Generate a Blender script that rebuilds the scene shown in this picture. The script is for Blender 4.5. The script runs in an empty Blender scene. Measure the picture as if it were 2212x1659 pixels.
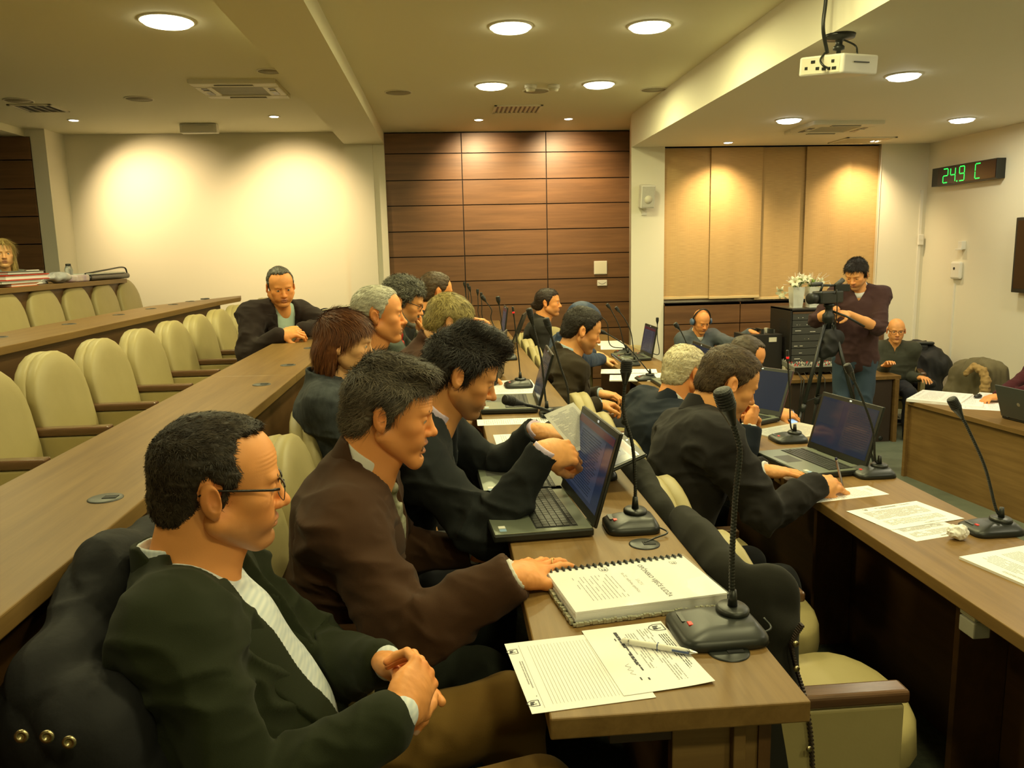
import bpy, bmesh, math, random
import numpy as np
import openvdb
from mathutils import Vector, Matrix, Euler

SC = bpy.context.scene
COL = SC.collection
PI = math.pi
random.seed(7)

# ------------------------------------------------------------------ camera
EYE = 1.93                      # camera height above the lowest floor
FPX, IW, IH = 1719.0, 2212, 1659
_down = Vector((229.0, -10370.5, -FPX)).normalized()
_dep = Vector((-146.0, 280.5, -FPX)).normalized()
_up = -_down
_dep = (_dep - _up * _dep.dot(_up)).normalized()
_right = _dep.cross(_up)
ROT = Matrix((_right, _dep, _up))          # camera space -> world space
camd = bpy.data.cameras.new('camera'); cam = bpy.data.objects.new('camera', camd); COL.objects.link(cam)
cam.matrix_world = Matrix.Translation((0, 0, EYE)) @ ROT.to_4x4()
camd.sensor_fit = 'HORIZONTAL'; camd.sensor_width = 36.0; camd.lens = 36.0 * FPX / IW
camd.clip_start = 0.05; camd.clip_end = 60
SC.camera = cam

# ------------------------------------------------------------------ world, exposure
wd = bpy.data.worlds.new('world'); SC.world = wd; wd.use_nodes = True
wd.node_tree.nodes['Background'].inputs[0].default_value = (1.0, 0.8, 0.5, 1)
wd.node_tree.nodes['Background'].inputs[1].default_value = 0.0
vs = SC.view_settings
vs.view_transform = 'Standard'; vs.look = 'None'; vs.gamma = 1.0; vs.use_curve_mapping = False
vs.exposure = 0.0
SC.cycles.use_denoising = True
SC.cycles.max_bounces = 7; SC.cycles.diffuse_bounces = 4; SC.cycles.glossy_bounces = 3
SC.cycles.transmission_bounces = 4; SC.cycles.transparent_max_bounces = 6
SC.cycles.sample_clamp_indirect = 4.0
SC.cycles.caustics_reflective = False; SC.cycles.caustics_refractive = False

CFL_COL, CFL_POWER = (1.0, 0.92, 0.43), 23.0      # round compact-fluorescent downlights
SPOT_COL, SPOT_POWER = (1.0, 0.74, 0.40), 11.0    # halogen spots washing the end walls

def W(px, py, X=None, Y=None, Z=None):
    """point of the place seen at (px,py), on the plane X=, Y= or height Z="""
    r = ROT @ Vector((px - 1106, -(py - 829.5), -FPX))
    if X is not None: t = X / r.x
    elif Y is not None: t = Y / r.y
    else: t = (Z - EYE) / r.z
    return Vector((r.x * t, r.y * t, EYE + r.z * t))

# ------------------------------------------------------------------ materials
_mats = {}
def mat(name, col, rough=0.6, metal=0.0, spec=0.5, emit=None, estr=0.0, noise=None, bump=None, trans=0.0, alpha=1.0, sheen=0.0, sss=0.0, wood=None, attr=None, coat=0.0, plaid=None):
    if name in _mats: return _mats[name]
    m = bpy.data.materials.new(name); m.use_nodes = True; _mats[name] = m
    nt = m.node_tree; N = nt.nodes; L = nt.links
    b = N['Principled BSDF']
    b.inputs['Base Color'].default_value = (*col, 1)
    b.inputs['Roughness'].default_value = rough
    b.inputs['Metallic'].default_value = metal
    b.inputs['Specular IOR Level'].default_value = spec
    b.inputs['Transmission Weight'].default_value = trans
    b.inputs['Alpha'].default_value = alpha
    b.inputs['Sheen Weight'].default_value = sheen
    b.inputs['Coat Weight'].default_value = coat
    if sss:
        b.inputs['Subsurface Weight'].default_value = sss
        b.inputs['Subsurface Radius'].default_value = (0.012, 0.005, 0.002)
        b.inputs['Subsurface Scale'].default_value = 0.6
    if emit:
        b.inputs['Emission Color'].default_value = (*emit, 1)
        b.inputs['Emission Strength'].default_value = estr
    tc = N.new('ShaderNodeTexCoord')
    def mapped(scale):
        mp = N.new('ShaderNodeMapping'); mp.inputs['Scale'].default_value = scale
        L.new(tc.outputs['Object'], mp.inputs['Vector']); return mp
    csock = None
    if attr:
        at = N.new('ShaderNodeAttribute'); at.attribute_name = attr; csock = at.outputs['Color']
    if wood:   # (scale vector, second colour)
        mp = mapped(wood[0])
        n = N.new('ShaderNodeTexNoise'); n.inputs['Scale'].default_value = 1.0; n.inputs['Detail'].default_value = 8; n.inputs['Roughness'].default_value = 0.65; n.inputs['Distortion'].default_value = 0.4
        L.new(mp.outputs[0], n.inputs['Vector'])
        rp = N.new('ShaderNodeValToRGB'); rp.color_ramp.elements[0].position = 0.33; rp.color_ramp.elements[1].position = 0.68
        rp.color_ramp.elements[0].color = (*wood[1], 1); rp.color_ramp.elements[1].color = (*col, 1)
        L.new(n.outputs['Fac'], rp.inputs['Fac']); csock = rp.outputs['Color']
        bp = N.new('ShaderNodeBump'); bp.inputs['Strength'].default_value = 0.06; bp.inputs['Distance'].default_value = 0.002
        L.new(n.outputs['Fac'], bp.inputs['Height']); L.new(bp.outputs[0], b.inputs['Normal'])
    if noise:  # (scale, second colour[, stretch])
        mp = mapped(noise[2] if len(noise) > 2 else (1, 1, 1))
        n = N.new('ShaderNodeTexNoise'); n.inputs['Scale'].default_value = noise[0]; n.inputs['Detail'].default_value = 5
        L.new(mp.outputs[0], n.inputs['Vector'])
        mx = N.new('ShaderNodeMix'); mx.data_type = 'RGBA'
        mr = N.new('ShaderNodeMapRange'); mr.inputs['From Min'].default_value = 0.35; mr.inputs['From Max'].default_value = 0.65
        L.new(n.outputs['Fac'], mr.inputs['Value']); L.new(mr.outputs[0], mx.inputs['Factor'])
        mx.inputs['B'].default_value = (*noise[1], 1)
        if csock: L.new(csock, mx.inputs['A'])
        else: mx.inputs['A'].default_value = (*col, 1)
        csock = mx.outputs['Result']
    if plaid:  # (scale, second colour): woven checks
        mx = N.new('ShaderNodeMix'); mx.data_type = 'RGBA'; mx.inputs['A'].default_value = (*col, 1); mx.inputs['B'].default_value = (*plaid[1], 1); pr = None
        for ax in ('X', 'Z'):
            wv = N.new('ShaderNodeTexWave'); wv.bands_direction = ax; wv.inputs['Scale'].default_value = plaid[0]; wv.inputs['Distortion'].default_value = 0.3; L.new(tc.outputs['Object'], wv.inputs['Vector'])
            if pr is None: pr = wv
        mm = N.new('ShaderNodeMath'); mm.operation = 'MULTIPLY_ADD'; mm.inputs[1].default_value = 0.5; L.new(pr.outputs['Fac'], mm.inputs[0])
        m2 = N.new('ShaderNodeMath'); m2.operation = 'MULTIPLY'; m2.inputs[1].default_value = 0.5; L.new(wv.outputs['Fac'], m2.inputs[0]); L.new(m2.outputs[0], mm.inputs[2])
        L.new(mm.outputs[0], mx.inputs['Factor']); csock = mx.outputs['Result']
    if csock: L.new(csock, b.inputs['Base Color'])
    if bump:   # (scale, strength, distance[, stretch])
        mp = mapped(bump[3] if len(bump) > 3 else (1, 1, 1))
        n = N.new('ShaderNodeTexNoise'); n.inputs['Scale'].default_value = bump[0]; n.inputs['Detail'].default_value = 4
        L.new(mp.outputs[0], n.inputs['Vector'])
        bp = N.new('ShaderNodeBump'); bp.inputs['Strength'].default_value = bump[1]; bp.inputs['Distance'].default_value = bump[2]
        L.new(n.outputs['Fac'], bp.inputs['Height']); L.new(bp.outputs[0], b.inputs['Normal'])
    return m

M_WALL = mat('wall_paint', (0.80, 0.76, 0.62), 0.7, bump=(90, 0.08, 0.002))
M_CEIL = mat('ceiling_paint', (0.80, 0.77, 0.58), 0.85, bump=(90, 0.05, 0.002))
M_DESK = mat('desk_laminate', (0.240, 0.140, 0.046), 0.42, wood=((26, 1.6, 26), (0.165, 0.092, 0.028)), spec=0.25)
M_DESKX = mat('desk_laminate_crossgrain', (0.21, 0.125, 0.044), 0.36, wood=((1.6, 26, 26), (0.15, 0.083, 0.028)), spec=0.45)
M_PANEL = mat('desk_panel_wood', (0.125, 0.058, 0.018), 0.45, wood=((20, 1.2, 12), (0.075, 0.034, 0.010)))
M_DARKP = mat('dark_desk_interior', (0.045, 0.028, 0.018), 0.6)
M_CLAD = mat('wall_cladding_wood', (0.20, 0.098, 0.040), 0.42, wood=((1.0, 4, 16), (0.125, 0.060, 0.024)))
M_GAP = mat('cladding_gap', (0.02, 0.012, 0.008), 0.8)
M_CARPET = mat('dark_carpet', (0.055, 0.062, 0.038), 0.95, noise=(60, (0.035, 0.04, 0.026)), bump=(300, 0.4, 0.004))
M_FLOOR = mat('grey_green_floor', (0.16, 0.185, 0.13), 0.5, noise=(8, (0.13, 0.155, 0.11)))
M_CREAM = mat('cream_leather', (0.42, 0.345, 0.155), 0.5, bump=(140, 0.10, 0.002), noise=(6, (0.39, 0.32, 0.14)))
M_ARMW = mat('armrest_wood', (0.17, 0.085, 0.04), 0.25, wood=((3, 30, 30), (0.10, 0.05, 0.024)), coat=0.3)
M_BLACK = mat('black_plastic', (0.016, 0.018, 0.015), 0.38)
M_BLACKM = mat('matte_black', (0.011, 0.011, 0.011), 0.7)
M_WHITEP = mat('white_plastic', (0.78, 0.76, 0.68), 0.4)
M_PAPER = mat('paper', (0.90, 0.88, 0.86), 0.75)
M_INK = mat('printed_ink', (0.06, 0.06, 0.07), 0.8)
M_INKL = mat('faint_print', (0.36, 0.36, 0.38), 0.8)
M_RED = mat('red_plastic', (0.7, 0.03, 0.02), 0.35)
M_REDL = mat('red_ring_light', (0.7, 0.02, 0.02), 0.4, emit=(1, 0.02, 0.02), estr=0.6)
M_STEEL = mat('steel', (0.6, 0.6, 0.58), 0.3, metal=1.0)
M_SILVER = mat('laptop_grey_shell', (0.20, 0.225, 0.17), 0.3, metal=0.35)
M_KEY = mat('laptop_key', (0.022, 0.024, 0.02), 0.45)
M_DGREY = mat('dark_grey_plastic', (0.06, 0.062, 0.055), 0.45)
M_CARD = mat('ivory_plastic', (0.74, 0.70, 0.55), 0.5)

# ------------------------------------------------------------------ object helpers
def link(o, parent=None):
    COL.objects.link(o)
    if parent is not None: o.parent = parent
    return o
def tag(o, label=None, cat=None, group=None, kind=None):
    if label: o['label'] = label
    if cat: o['category'] = cat
    if group: o['group'] = group
    if kind: o['kind'] = kind
    return o
def empty(name, loc=(0, 0, 0), rz=0.0, label=None, cat=None, group=None, rot=None):
    o = bpy.data.objects.new(name, None); o.empty_display_size = 0.1
    o.location = loc; o.rotation_euler = rot if rot is not None else (0, 0, rz)
    COL.objects.link(o); return tag(o, label, cat, group)
def copy_tree(o, parent=None):
    c = o.copy(); COL.objects.link(c); c.parent = parent
    for k in ('label', 'group', 'category', 'kind'):
        if k in o: c[k] = o[k]
    for ch in [x for x in bpy.data.objects if x.parent == o]: copy_tree(ch, c)
    return c

class MB:
    """collects shapes into ONE mesh"""
    def __init__(s): s.v = []; s.f = []; s.m = []; s.mats = []
    def mi(s, m):
        if m is None: return 0
        if m not in s.mats: s.mats.append(m)
        return s.mats.index(m)
    def add(s, vs, fs, m=None, T=None):
        o = len(s.v); i = s.mi(m)
        if T is not None: vs = [T @ Vector(v) for v in vs]
        s.v += [tuple(v) for v in vs]; s.f += [tuple(a + o for a in f) for f in fs]; s.m += [i] * len(fs)
        return s
    def box(s, x0, x1, y0, y1, z0, z1, m=None, T=None):
        vs = [(x, y, z) for z in (z0, z1) for y in (y0, y1) for x in (x0, x1)]
        return s.add(vs, [(0, 2, 3, 1), (4, 5, 7, 6), (0, 1, 5, 4), (2, 6, 7, 3), (0, 4, 6, 2), (1, 3, 7, 5)], m, T)
    def prism(s, pts, z0, z1, m=None, T=None):
        n = len(pts)
        vs = [(p[0], p[1], z0) for p in pts] + [(p[0], p[1], z1) for p in pts]
        fs = [tuple(range(n))[::-1], tuple(range(n, 2 * n))] + [(i, (i + 1) % n, n + (i + 1) % n, n + i) for i in range(n)]
        return s.add(vs, fs, m, T)
    def lathe(s, prof, n=24, m=None, T=None):
        vs = []; fs = []
        for r, z in prof:
            for k in range(n): a = 2 * PI * k / n; vs.append((r * math.cos(a), r * math.sin(a), z))
        for i in range(len(prof) - 1):
            for k in range(n): fs.append((i * n + k, i * n + (k + 1) % n, (i + 1) * n + (k + 1) % n, (i + 1) * n + k))
        fs.append(tuple(range(n))[::-1]); fs.append(tuple((len(prof) - 1) * n + k for k in range(n)))
        return s.add(vs, fs, m, T)
    def tube(s, pts, r, n=10, m=None, T=None, flat=None):
        pts = [Vector(p) for p in pts]; rs = r if isinstance(r, (list, tuple)) else [r] * len(pts)
        vs = []; fs = []; ref = None
        for i, p in enumerate(pts):
            d = (pts[min(i + 1, len(pts) - 1)] - pts[max(i - 1, 0)]).normalized()
            if ref is None: ref = Vector((0, 0, 1)) if abs(d.z) < 0.9 else Vector((1, 0, 0))
            u = (ref - d * ref.dot(d)).normalized(); w = d.cross(u); ref = u
            for k in range(n):
                a = 2 * PI * k / n
                vs.append(p + (u * math.cos(a) * (flat if flat else 1) + w * math.sin(a)) * rs[i])
        for i in range(len(pts) - 1):
            for k in range(n): fs.append((i * n + k, i * n + (k + 1) % n, (i + 1) * n + (k + 1) % n, (i + 1) * n + k))
        fs.append(tuple(range(n))[::-1]); fs.append(tuple((len(pts) - 1) * n + k for k in range(n)))
        return s.add(vs, fs, m, T)
    def quad(s, a, b, c, d, m=None, T=None): return s.add([a, b, c, d], [(0, 1, 2, 3)], m, T)
    def build(s, name, m=None, parent=None, bevel=0.0, seg=2, smooth=False, sub=0, loc=None, rot=None):
        me = bpy.data.meshes.new(name); me.from_pydata([tuple(v) for v in s.v], [], s.f)
        ms = s.mats if s.mats else [m]
        if m is not None and s.mats and m not in s.mats: pass
        for q in ms: me.materials.append(q)
        if s.mats: me.polygons.foreach_set('material_index', s.m)
        if smooth: me.polygons.foreach_set('use_smooth', [True] * len(me.polygons))
        bm = bmesh.new(); bm.from_mesh(me); bmesh.ops.recalc_face_normals(bm, faces=bm.faces); bm.to_mesh(me); bm.free()
        me.update(); o = bpy.data.objects.new(name, me)
        if loc is not None: o.location = loc
        if rot is not None: o.rotation_euler = rot
        link(o, parent)
        if bevel:
            md = o.modifiers.new('b', 'BEVEL'); md.width = bevel; md.segments = seg; md.limit_method = 'ANGLE'; md.angle_limit = 0.6
            md.harden_normals = False
            if smooth is False: me.polygons.foreach_set('use_smooth', [False] * len(me.polygons))
        if sub:
            md = o.modifiers.new('s', 'SUBSURF'); md.levels = sub; md.render_levels = sub
        return o
def bez(pts, n=10):
    """Catmull-Rom through pts"""
    P = [Vector(p) for p in pts]; P = [P[0] * 2 - P[1]] + P + [P[-1] * 2 - P[-2]]; out = []
    for i in range(1, len(P) - 2):
        for k in range(n):
            t = k / n; a, b, c, d = P[i - 1:i + 3]
            out.append(0.5 * ((2 * b) + (c - a) * t + (2 * a - 5 * b + 4 * c - d) * t * t + (3 * b - a - 3 * c + d) * t ** 3))
    out.append(P[-2]); return out
def TR(loc=(0, 0, 0), rot=(0, 0, 0)): return Matrix.Translation(loc) @ Euler(rot).to_matrix().to_4x4()
def frame(o, x, z):
    """matrix with x axis along x, z axis near z"""
    x = Vector(x).normalized(); z = Vector(z); y = z.cross(x).normalized(); z = x.cross(y)
    return Matrix.Translation(o) @ Matrix((x, y, z)).transposed().to_4x4()
def struct(o): o['kind'] = 'structure'; return o
def text_mesh(name, body, size, mt, parent, loc, rot=(0, 0, 0), align='CENTER', bold=0.0, ext=0.0):
    cu = bpy.data.curves.new(name, 'FONT'); cu.body = body; cu.size = size; cu.align_x = align; cu.align_y = 'CENTER'
    cu.offset = bold; cu.extrude = ext; cu.resolution_u = 3
    tmp = bpy.data.objects.new(name, cu); COL.objects.link(tmp)
    me = bpy.data.meshes.new_from_object(tmp.evaluated_get(bpy.context.evaluated_depsgraph_get()))
    bpy.data.objects.remove(tmp); me.name = name; me.materials.clear(); me.materials.append(mt)
    o = bpy.data.objects.new(name, me); o.location = loc; o.rotation_euler = rot
    return link(o, parent)
# ------------------------------------------------------------------ the room
ZC, ZB, ZR = 3.40, 3.247, 3.05           # main ceiling, beam underside, lower ceiling on the right
YW, YB, YL = 10.16, 9.0, 10.08            # wood wall, blind wall, white wall on the left
XB0, XB1 = -1.15, -0.685                  # beam
XR = 2.11                                 # where the ceiling steps down
XRW = 5.58                                # right wall
T5, T4, T3, T2, T1 = 0.31, 0.48, 0.66, 0.84, 1.02

struct(MB().box(-9, 6.2, -4.2, 10.6, -0.2, 0.0).build('floor', M_FLOOR))
struct(MB().box(0.56, 1.76, -1.2, 8.6, 0, T5).build('trim_1', M_CARPET))
struct(MB().box(-0.68, 0.56, -1.2, 8.7, 0, T4).build('trim_2', M_CARPET))
struct(MB().box(-1.86, -0.68, -1.2, 9.0, 0, T3).build('trim_3', M_CARPET))
struct(MB().box(-3.02, -1.86, -1.2, 9.0, 0, T2).build('trim_4', M_CARPET))
struct(MB().box(-8.0, -3.02, -1.2, 9.2, 0, T1).build('trim_5', M_CARPET))
c = MB()
c.box(-8.2, XB0, -4.2, 10.4, ZC, ZC + .1); c.box(XB1, XR, -4.2, 10.4, ZC, ZC + .1); c.box(XR, XR + .6, YB - .01, 10.4, ZC, ZC + .1)
struct(c.build('ceiling', M_CEIL))
struct(MB().box(XB0, XB1, -4.2, YL, ZB, ZC + .1).build('trim_6', M_CEIL))        # long beam
struct(MB().box(XR, 6.0, -4.2, YB, ZR, ZC + .1).build('trim_7', M_WALL))         # lowered ceiling and its pale edge
struct(MB().box(-8.2, -4.62, -4.2, 9.62, 3.32, ZC + .05).build('trim_8', M_CEIL))
# walls
struct(MB().box(-4.5, XB1, YL, YL + .2, 0, ZC).build('wall_back', M_WALL))
struct(MB().box(-1.16, -.82, YL - .07, YL + .05, 0, ZB).build('trim_9', M_WALL))
pl = MB().box(-4.9, -4.4, 9.62, 10.2, 0, ZC); struct(pl.build('trim_10', M_WALL))
struct(MB().prism([(XR, YB), (XR + .38, YB), (XR + .38, YW + .2), (XR + .29, YW + .2)], 0, ZC).build('trim_11', M_WALL))       # column beside the blinds
struct(MB().box(5.02, XRW + .2, YB, YB + .2, 0, ZR).build('wall_back_corner', M_WALL))
struct(MB().box(XRW, XRW + .2, -4.2, YB + .1, 0, ZC).build('wall_right', M_WALL))
struct(MB().box(-8.2, -8.0, -4.2, 10.4, 0, ZC).build('wall_left', M_WALL))
struct(MB().box(-8.2, 6.0, -4.2, -4.0, 0, ZC).build('wall_front', M_WALL))
struct(MB().box(-8.2, -4.8, 9.9, 10.1, 0, ZC).build('wall_back_left', M_WALL))
# wood cladding: the boards are the wall's own pattern, one mesh
def cladding(name, x0, x1, y, ztop, zbot, xj, rows, axis='y'):
    b = MB(); g = .006
    xs = [x0] + xj + [x1]
    for i in range(len(xs) - 1):
        z1 = ztop
        for k, z0 in enumerate(rows + [zbot]):
            b.box(xs[i] + g, xs[i + 1] - g, y - .02, y, z0 + g, z1 - g, M_CLAD); z1 = z0
    b.box(x0, x1, y, y + .03, zbot, ztop, M_GAP)
    return struct(b.build(name, None))
def zrow(px, py, Y): return W(px, py, Y=Y).z
rows = [zrow(1180, y, YW) for y in (329, 386, 440, 495, 549, 603, 656)]
rows += [rows[-1] - .33 * k for k in range(1, 5)]
xj = [W(999, 400, Y=YW).x, W(1180, 400, Y=YW).x]
cladding('wall_wood_cladding', W(812, 400, Y=YW).x, XR + .28, YW, ZC - .01, 0.0, xj, rows)
rowsL = [zrow(50, y, 9.62) for y in (346, 408, 468, 528, 586)]
rowsL += [rowsL[-1] - .34 * k for k in range(1, 5)]
cladding('wall_left_cladding', -7.9, -4.56, 9.62, 3.32, 0.0, [-6.2], rowsL)
# wainscot below the blinds
b = MB(); x0, x1 = W(1434, 650, Y=YB).x, W(1913, 640, Y=YB).x
rz = [W(1600, 651, Y=YB).z, W(1600, 697, Y=YB).z]; rz += [rz[1] - .33, rz[1] - .66, 0]
xx = [x0, W(1597, 690, Y=YB).x, W(1750, 690, Y=YB).x, x1]
for i in range(3):
    for k in range(4): b.box(xx[i] + .005, xx[i + 1] - .005, YB - .02, YB + .03, rz[k + 1] + .005, rz[k] - .005, M_CLAD)
b.box(x0, x1, YB + .03, YB + .06, 0, rz[0], M_GAP)
struct(b.build('wall_wainscot', None))
struct(MB().box(x0, 5.03, YB + .12, YB + .2, rz[0], ZR).box(x0, 5.03, YB + .06, YB + .12, 0, rz[0] - .02).build('window_1', M_WALL))
# window recess: sill
struct(MB().box(x0, 5.0, YB - .02, YB + .12, rz[0] - .03, rz[0] - .005).build('trim_12', M_PANEL))

# ---- panel blinds: five overlapping fabric panels
M_BLIND = mat('blind_fabric', (0.60, 0.40, 0.17), 0.75, noise=(1.0, (0.50, 0.33, 0.135), (9, 9, 260)), bump=(1, 0.12, 0.002, (5, 5, 420)))
M_BLINDH = mat('blind_hem', (0.72, 0.55, 0.28), 0.7)
bx = [1434, 1541, 1642, 1745, 1832, 1931]
wher = ['beside the column', 'second from the column', 'middle of the five', 'second from the right wall', 'beside the right wall']
for i in range(5):
    xa, xb = W(bx[i], 500, Y=YB).x, W(bx[i + 1], 500, Y=YB).x
    y = YB + (.04 if i % 2 else .07)
    zt = ZR - .01; zb = W(bx[i], 648 - (2 if i % 2 else 0), Y=YB).z
    t = empty('panel_blind', ((xa + xb) / 2, y, zb), label='tan woven panel blind hanging at the window, ' + wher[i], cat='blind', group='panel blinds at the window')
    m = MB(); n = 24; w = xb - xa + .05
    for k in range(n + 1):
        u = -w / 2 + w * k / n; d = .006 * math.sin(k * .5 + i)
        m.v += [(u, d, 0.03), (u, d * .3, zt - zb), (u, d + .004, 0.03), (u, d * .3 + .004, zt - zb)]
    for k in range(n):
        a = 4 * k; m.f += [(a, a + 4, a + 5, a + 1), (a + 2, a + 3, a + 7, a + 6), (a, a + 2, a + 6, a + 4), (a + 1, a + 5, a + 7, a + 3)]
    m.m = [0] * len(m.f)
    m.build('fabric', M_BLIND, t, smooth=False)
    MB().box(-w / 2, w / 2, -.008, .012, 0, .03).build('hem_bar', M_BLINDH, t, bevel=.003)
t = tag(MB().tube([(5.0, YB - .02, ZR), (5.0, YB - .02, W(1920, 625, Y=YB).z)], .006).box(4.985, 5.015, YB - .05, YB, W(1920, 640, Y=YB).z, W(1920, 620, Y=YB).z).build('blind_cord', M_WHITEP), 'white blind cord with its pull weight hanging in the window corner', 'cord')

# ------------------------------------------------------------------ lights in the ceiling
M_DIFF = mat('lamp_diffuser', (1, 1, 1), 0.5, emit=(1.0, 0.95, 0.60), estr=14.0)
M_DIFFS = mat('spot_lamp', (1, 1, 1), 0.5, emit=(1.0, 0.88, 0.68), estr=22.0)
M_DIFFW = mat('white_lamp_diffuser', (1, 1, 1), 0.5, emit=(0.95, 0.97, 0.88), estr=8.0)
def area(name, loc, size, power, col, spread=PI, parent=None):
    ld = bpy.data.lights.new(name, 'AREA'); ld.shape = 'DISK'; ld.size = size; ld.energy = power; ld.color = col; ld.spread = spread
    o = bpy.data.objects.new(name, ld); o.location = loc; link(o, parent); return o
def downlight(x, y, z, r, power, label, group, m=M_DIFF, col=CFL_COL):
    t = empty('ceiling_light', (x, y, z), label=label, cat='ceiling light', group=group)
    MB().lathe([(r + .012, .02), (r + .014, -.006), (r + .004, -.010), (r, -.004), (r, .02)], 36).build('trim_ring', M_WHITEP, t, smooth=True)
    MB().lathe([(r * .96, .015), (r * .96, -.012), (r * .88, -.024), (r * .6, -.032), (.001, -.036)], 36).build('diffuser', m, t, smooth=True)
    area('lamp', (0, 0, -.042), r * 1.9, power, col, parent=t)
    return t
def spot(x, y, z, label, group, power=SPOT_POWER, aim=(0, .25, -1), size=100):
    t = empty('spotlight', (x, y, z), label=label, cat='spotlight', group=group); r = .048
    MB().lathe([(r + .016, .01), (r + .016, -.005), (r, -.008), (r, .01)], 28).build('trim_ring', M_WHITEP, t, smooth=True)
    MB().lathe([(r, .006), (r * .9, -.008), (.001, -.012)], 28).build('bulb', M_DIFFS, t, smooth=True)
    ld = bpy.data.lights.new('lamp', 'SPOT'); ld.energy = power * 12; ld.color = SPOT_COL; ld.spot_size = math.radians(size); ld.spot_blend = 1.0; ld.shadow_soft_size = .04
    o = bpy.data.objects.new('lamp', ld); o.location = (0, 0, -.03); o.rotation_euler = Vector(aim).to_track_quat('-Z', 'Y').to_euler(); link(o, t)
    return t
def onc(px, py, Z): p = W(px, py, Z=Z); return p.x, p.y
G1 = 'round fluorescent downlights in the middle ceiling'
for px, py, lb in ((1103, 57, 'round downlight, near left one of the four in the middle ceiling'), (1403, 55, 'brightest round downlight, near right one of four in the middle ceiling'),
                   (1062, 184, 'round downlight beside the smoke detectors, far left of the four'), (1294, 181, 'round downlight beside the smoke detectors, far right of the four')):
    x, y = onc(px, py, ZC); downlight(x, y, ZC, .135, CFL_POWER, lb, G1)
for x, y in ((.50, 3.7), (1.42, 3.7), (.50, 1.75), (1.42, 1.75), (.50, -.3), (1.42, -.3), (.96, -2.4)):
    downlight(x, y, ZC, .135, CFL_POWER * (.9 if y > 3 else .55), 'round downlight in the middle ceiling, out of the picture above the near seats', G1)
x, y = onc(360, 44, ZC); downlight(x, y, ZC, .155, CFL_POWER, 'big round downlight above the empty rows, left of the long beam', 'downlights above the empty rows')
for x, y in ((-3.35, 5.9), (-1.67, 3.6), (-3.35, 3.6), (-1.67, 1.2)):
    downlight(x, y, ZC, .155, CFL_POWER * (.8 if y > 3 else .4), 'round downlight above the empty rows, out of the picture', 'downlights above the empty rows')
G2 = 'white downlights in the lowered ceiling'
for px, py, lb in ((1952, 162, 'white downlight nearest the projector in the lowered ceiling'), (1704, 258, 'white downlight in the lowered ceiling beside the air conditioner, near the step'),
                   (2078, 257, 'white downlight in the lowered ceiling above the clock wall')):
    x, y = onc(px, py, ZR); downlight(x, y, ZR, .105, CFL_POWER * .55, lb, G2, M_DIFFW, (1.0, .92, .62))
for x, y in ((4.8, 5.4), (3.1, 3.5), (4.8, 3.5), (3.1, 1.4)):
    downlight(x, y, ZR, .105, CFL_POWER * (.8 if y > 3 else .6), 'white downlight in the lowered ceiling, out of the picture', G2, M_DIFFW, (1.0, .92, .62))
G3 = 'small halogen spotlights along the end walls'
for px, py, Z, lb, ya in ((1034, 258, ZC, 'small spotlight before the wood wall, left one', .0), (1228, 256, ZC, 'small spotlight before the wood wall, right one', 0),
                      (592, 251, ZC, 'small spotlight above the white wall, next to the long beam', 0), (159, 259, ZC, 'small spotlight above the white wall, next to the square vent', 0),
                      (1558, 313, ZR, 'small spotlight above the blinds, near the column', -.06), (1868, 309, ZR, 'small spotlight above the blinds, near the right wall', -.06)):
    x, y = onc(px, py, Z)
    wall = 8.98 if Z == ZR else 10.1
    if Z == ZR: y = min(y, wall - .30)
    spot(x, y, Z, lb, G3, power=(9 if Z == ZR else (17 if px > 1000 else 19)), aim=((0, .22, -1) if Z == ZR else ((.1, 1, -.80) if px > 1000 else ((-.02 if px > 300 else .5), 1, -1.02))), size=112 if Z == ZR else (92 if px > 1000 else 92))

# ---- vents, speakers, detectors
def ceiling_quad(pts, Z): return [W(px, py, Z=Z) for px, py in pts]
def cassette(x0, x1, y0, y1, Z, label):
    t = empty('air_conditioner', ((x0 + x1) / 2, (y0 + y1) / 2, Z), label=label, cat='air conditioner', group='ceiling cassette air conditioners')
    a, b2 = (x1 - x0) / 2, (y1 - y0) / 2; f = .15
    m = MB()
    for s in ((-a, -b2, a, -b2 + f), (-a, b2 - f, a, b2), (-a, -b2 + f, -a + f, b2 - f), (a - f, -b2 + f, a, b2 - f)): m.box(s[0], s[2], s[1], s[3], -.035, .02)
    m.build('frame', M_CARD, t, bevel=.012)
    g = MB().box(-a + f, a - f, -b2 + f, b2 - f, -.02, .0, M_CEIL)
    for k in range(26):
        yy = -b2 + f + (k + .5) * (2 * b2 - 2 * f) / 26; g.box(-a + f, a - f, yy - .004, yy + .004, -.026, -.02, M_DGREY if k % 2 else M_CEIL)
    g.build('intake_grille', None, t)
    for k, (cx, cy, w, h) in enumerate(((0, -b2 + .08, a - .2, .025), (0, b2 - .08, a - .2, .025), (-a + .08, 0, .025, b2 - .2), (a - .08, 0, .025, b2 - .2))):
        MB().box(cx - w, cx + w, cy - h, cy + h, -.038, -.034, M_DGREY).box(cx - w, cx + w, cy - h * .5, cy - h * .2, -.044, -.036, M_CARD).build('outlet_louver', None, t)
    return t
p = W(520, 188, Z=ZC); cassette(p.x - .36, p.x + .36, p.y - .32, p.y + .36, ZC, 'square ivory cassette air conditioner in the ceiling beside the long beam')
p = W(1800, 272, Z=ZR); cassette(p.x - .34, p.x + .34, p.y - .32, p.y + .34, ZR, 'square ivory cassette air conditioner in the lowered ceiling by the projector')
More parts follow.
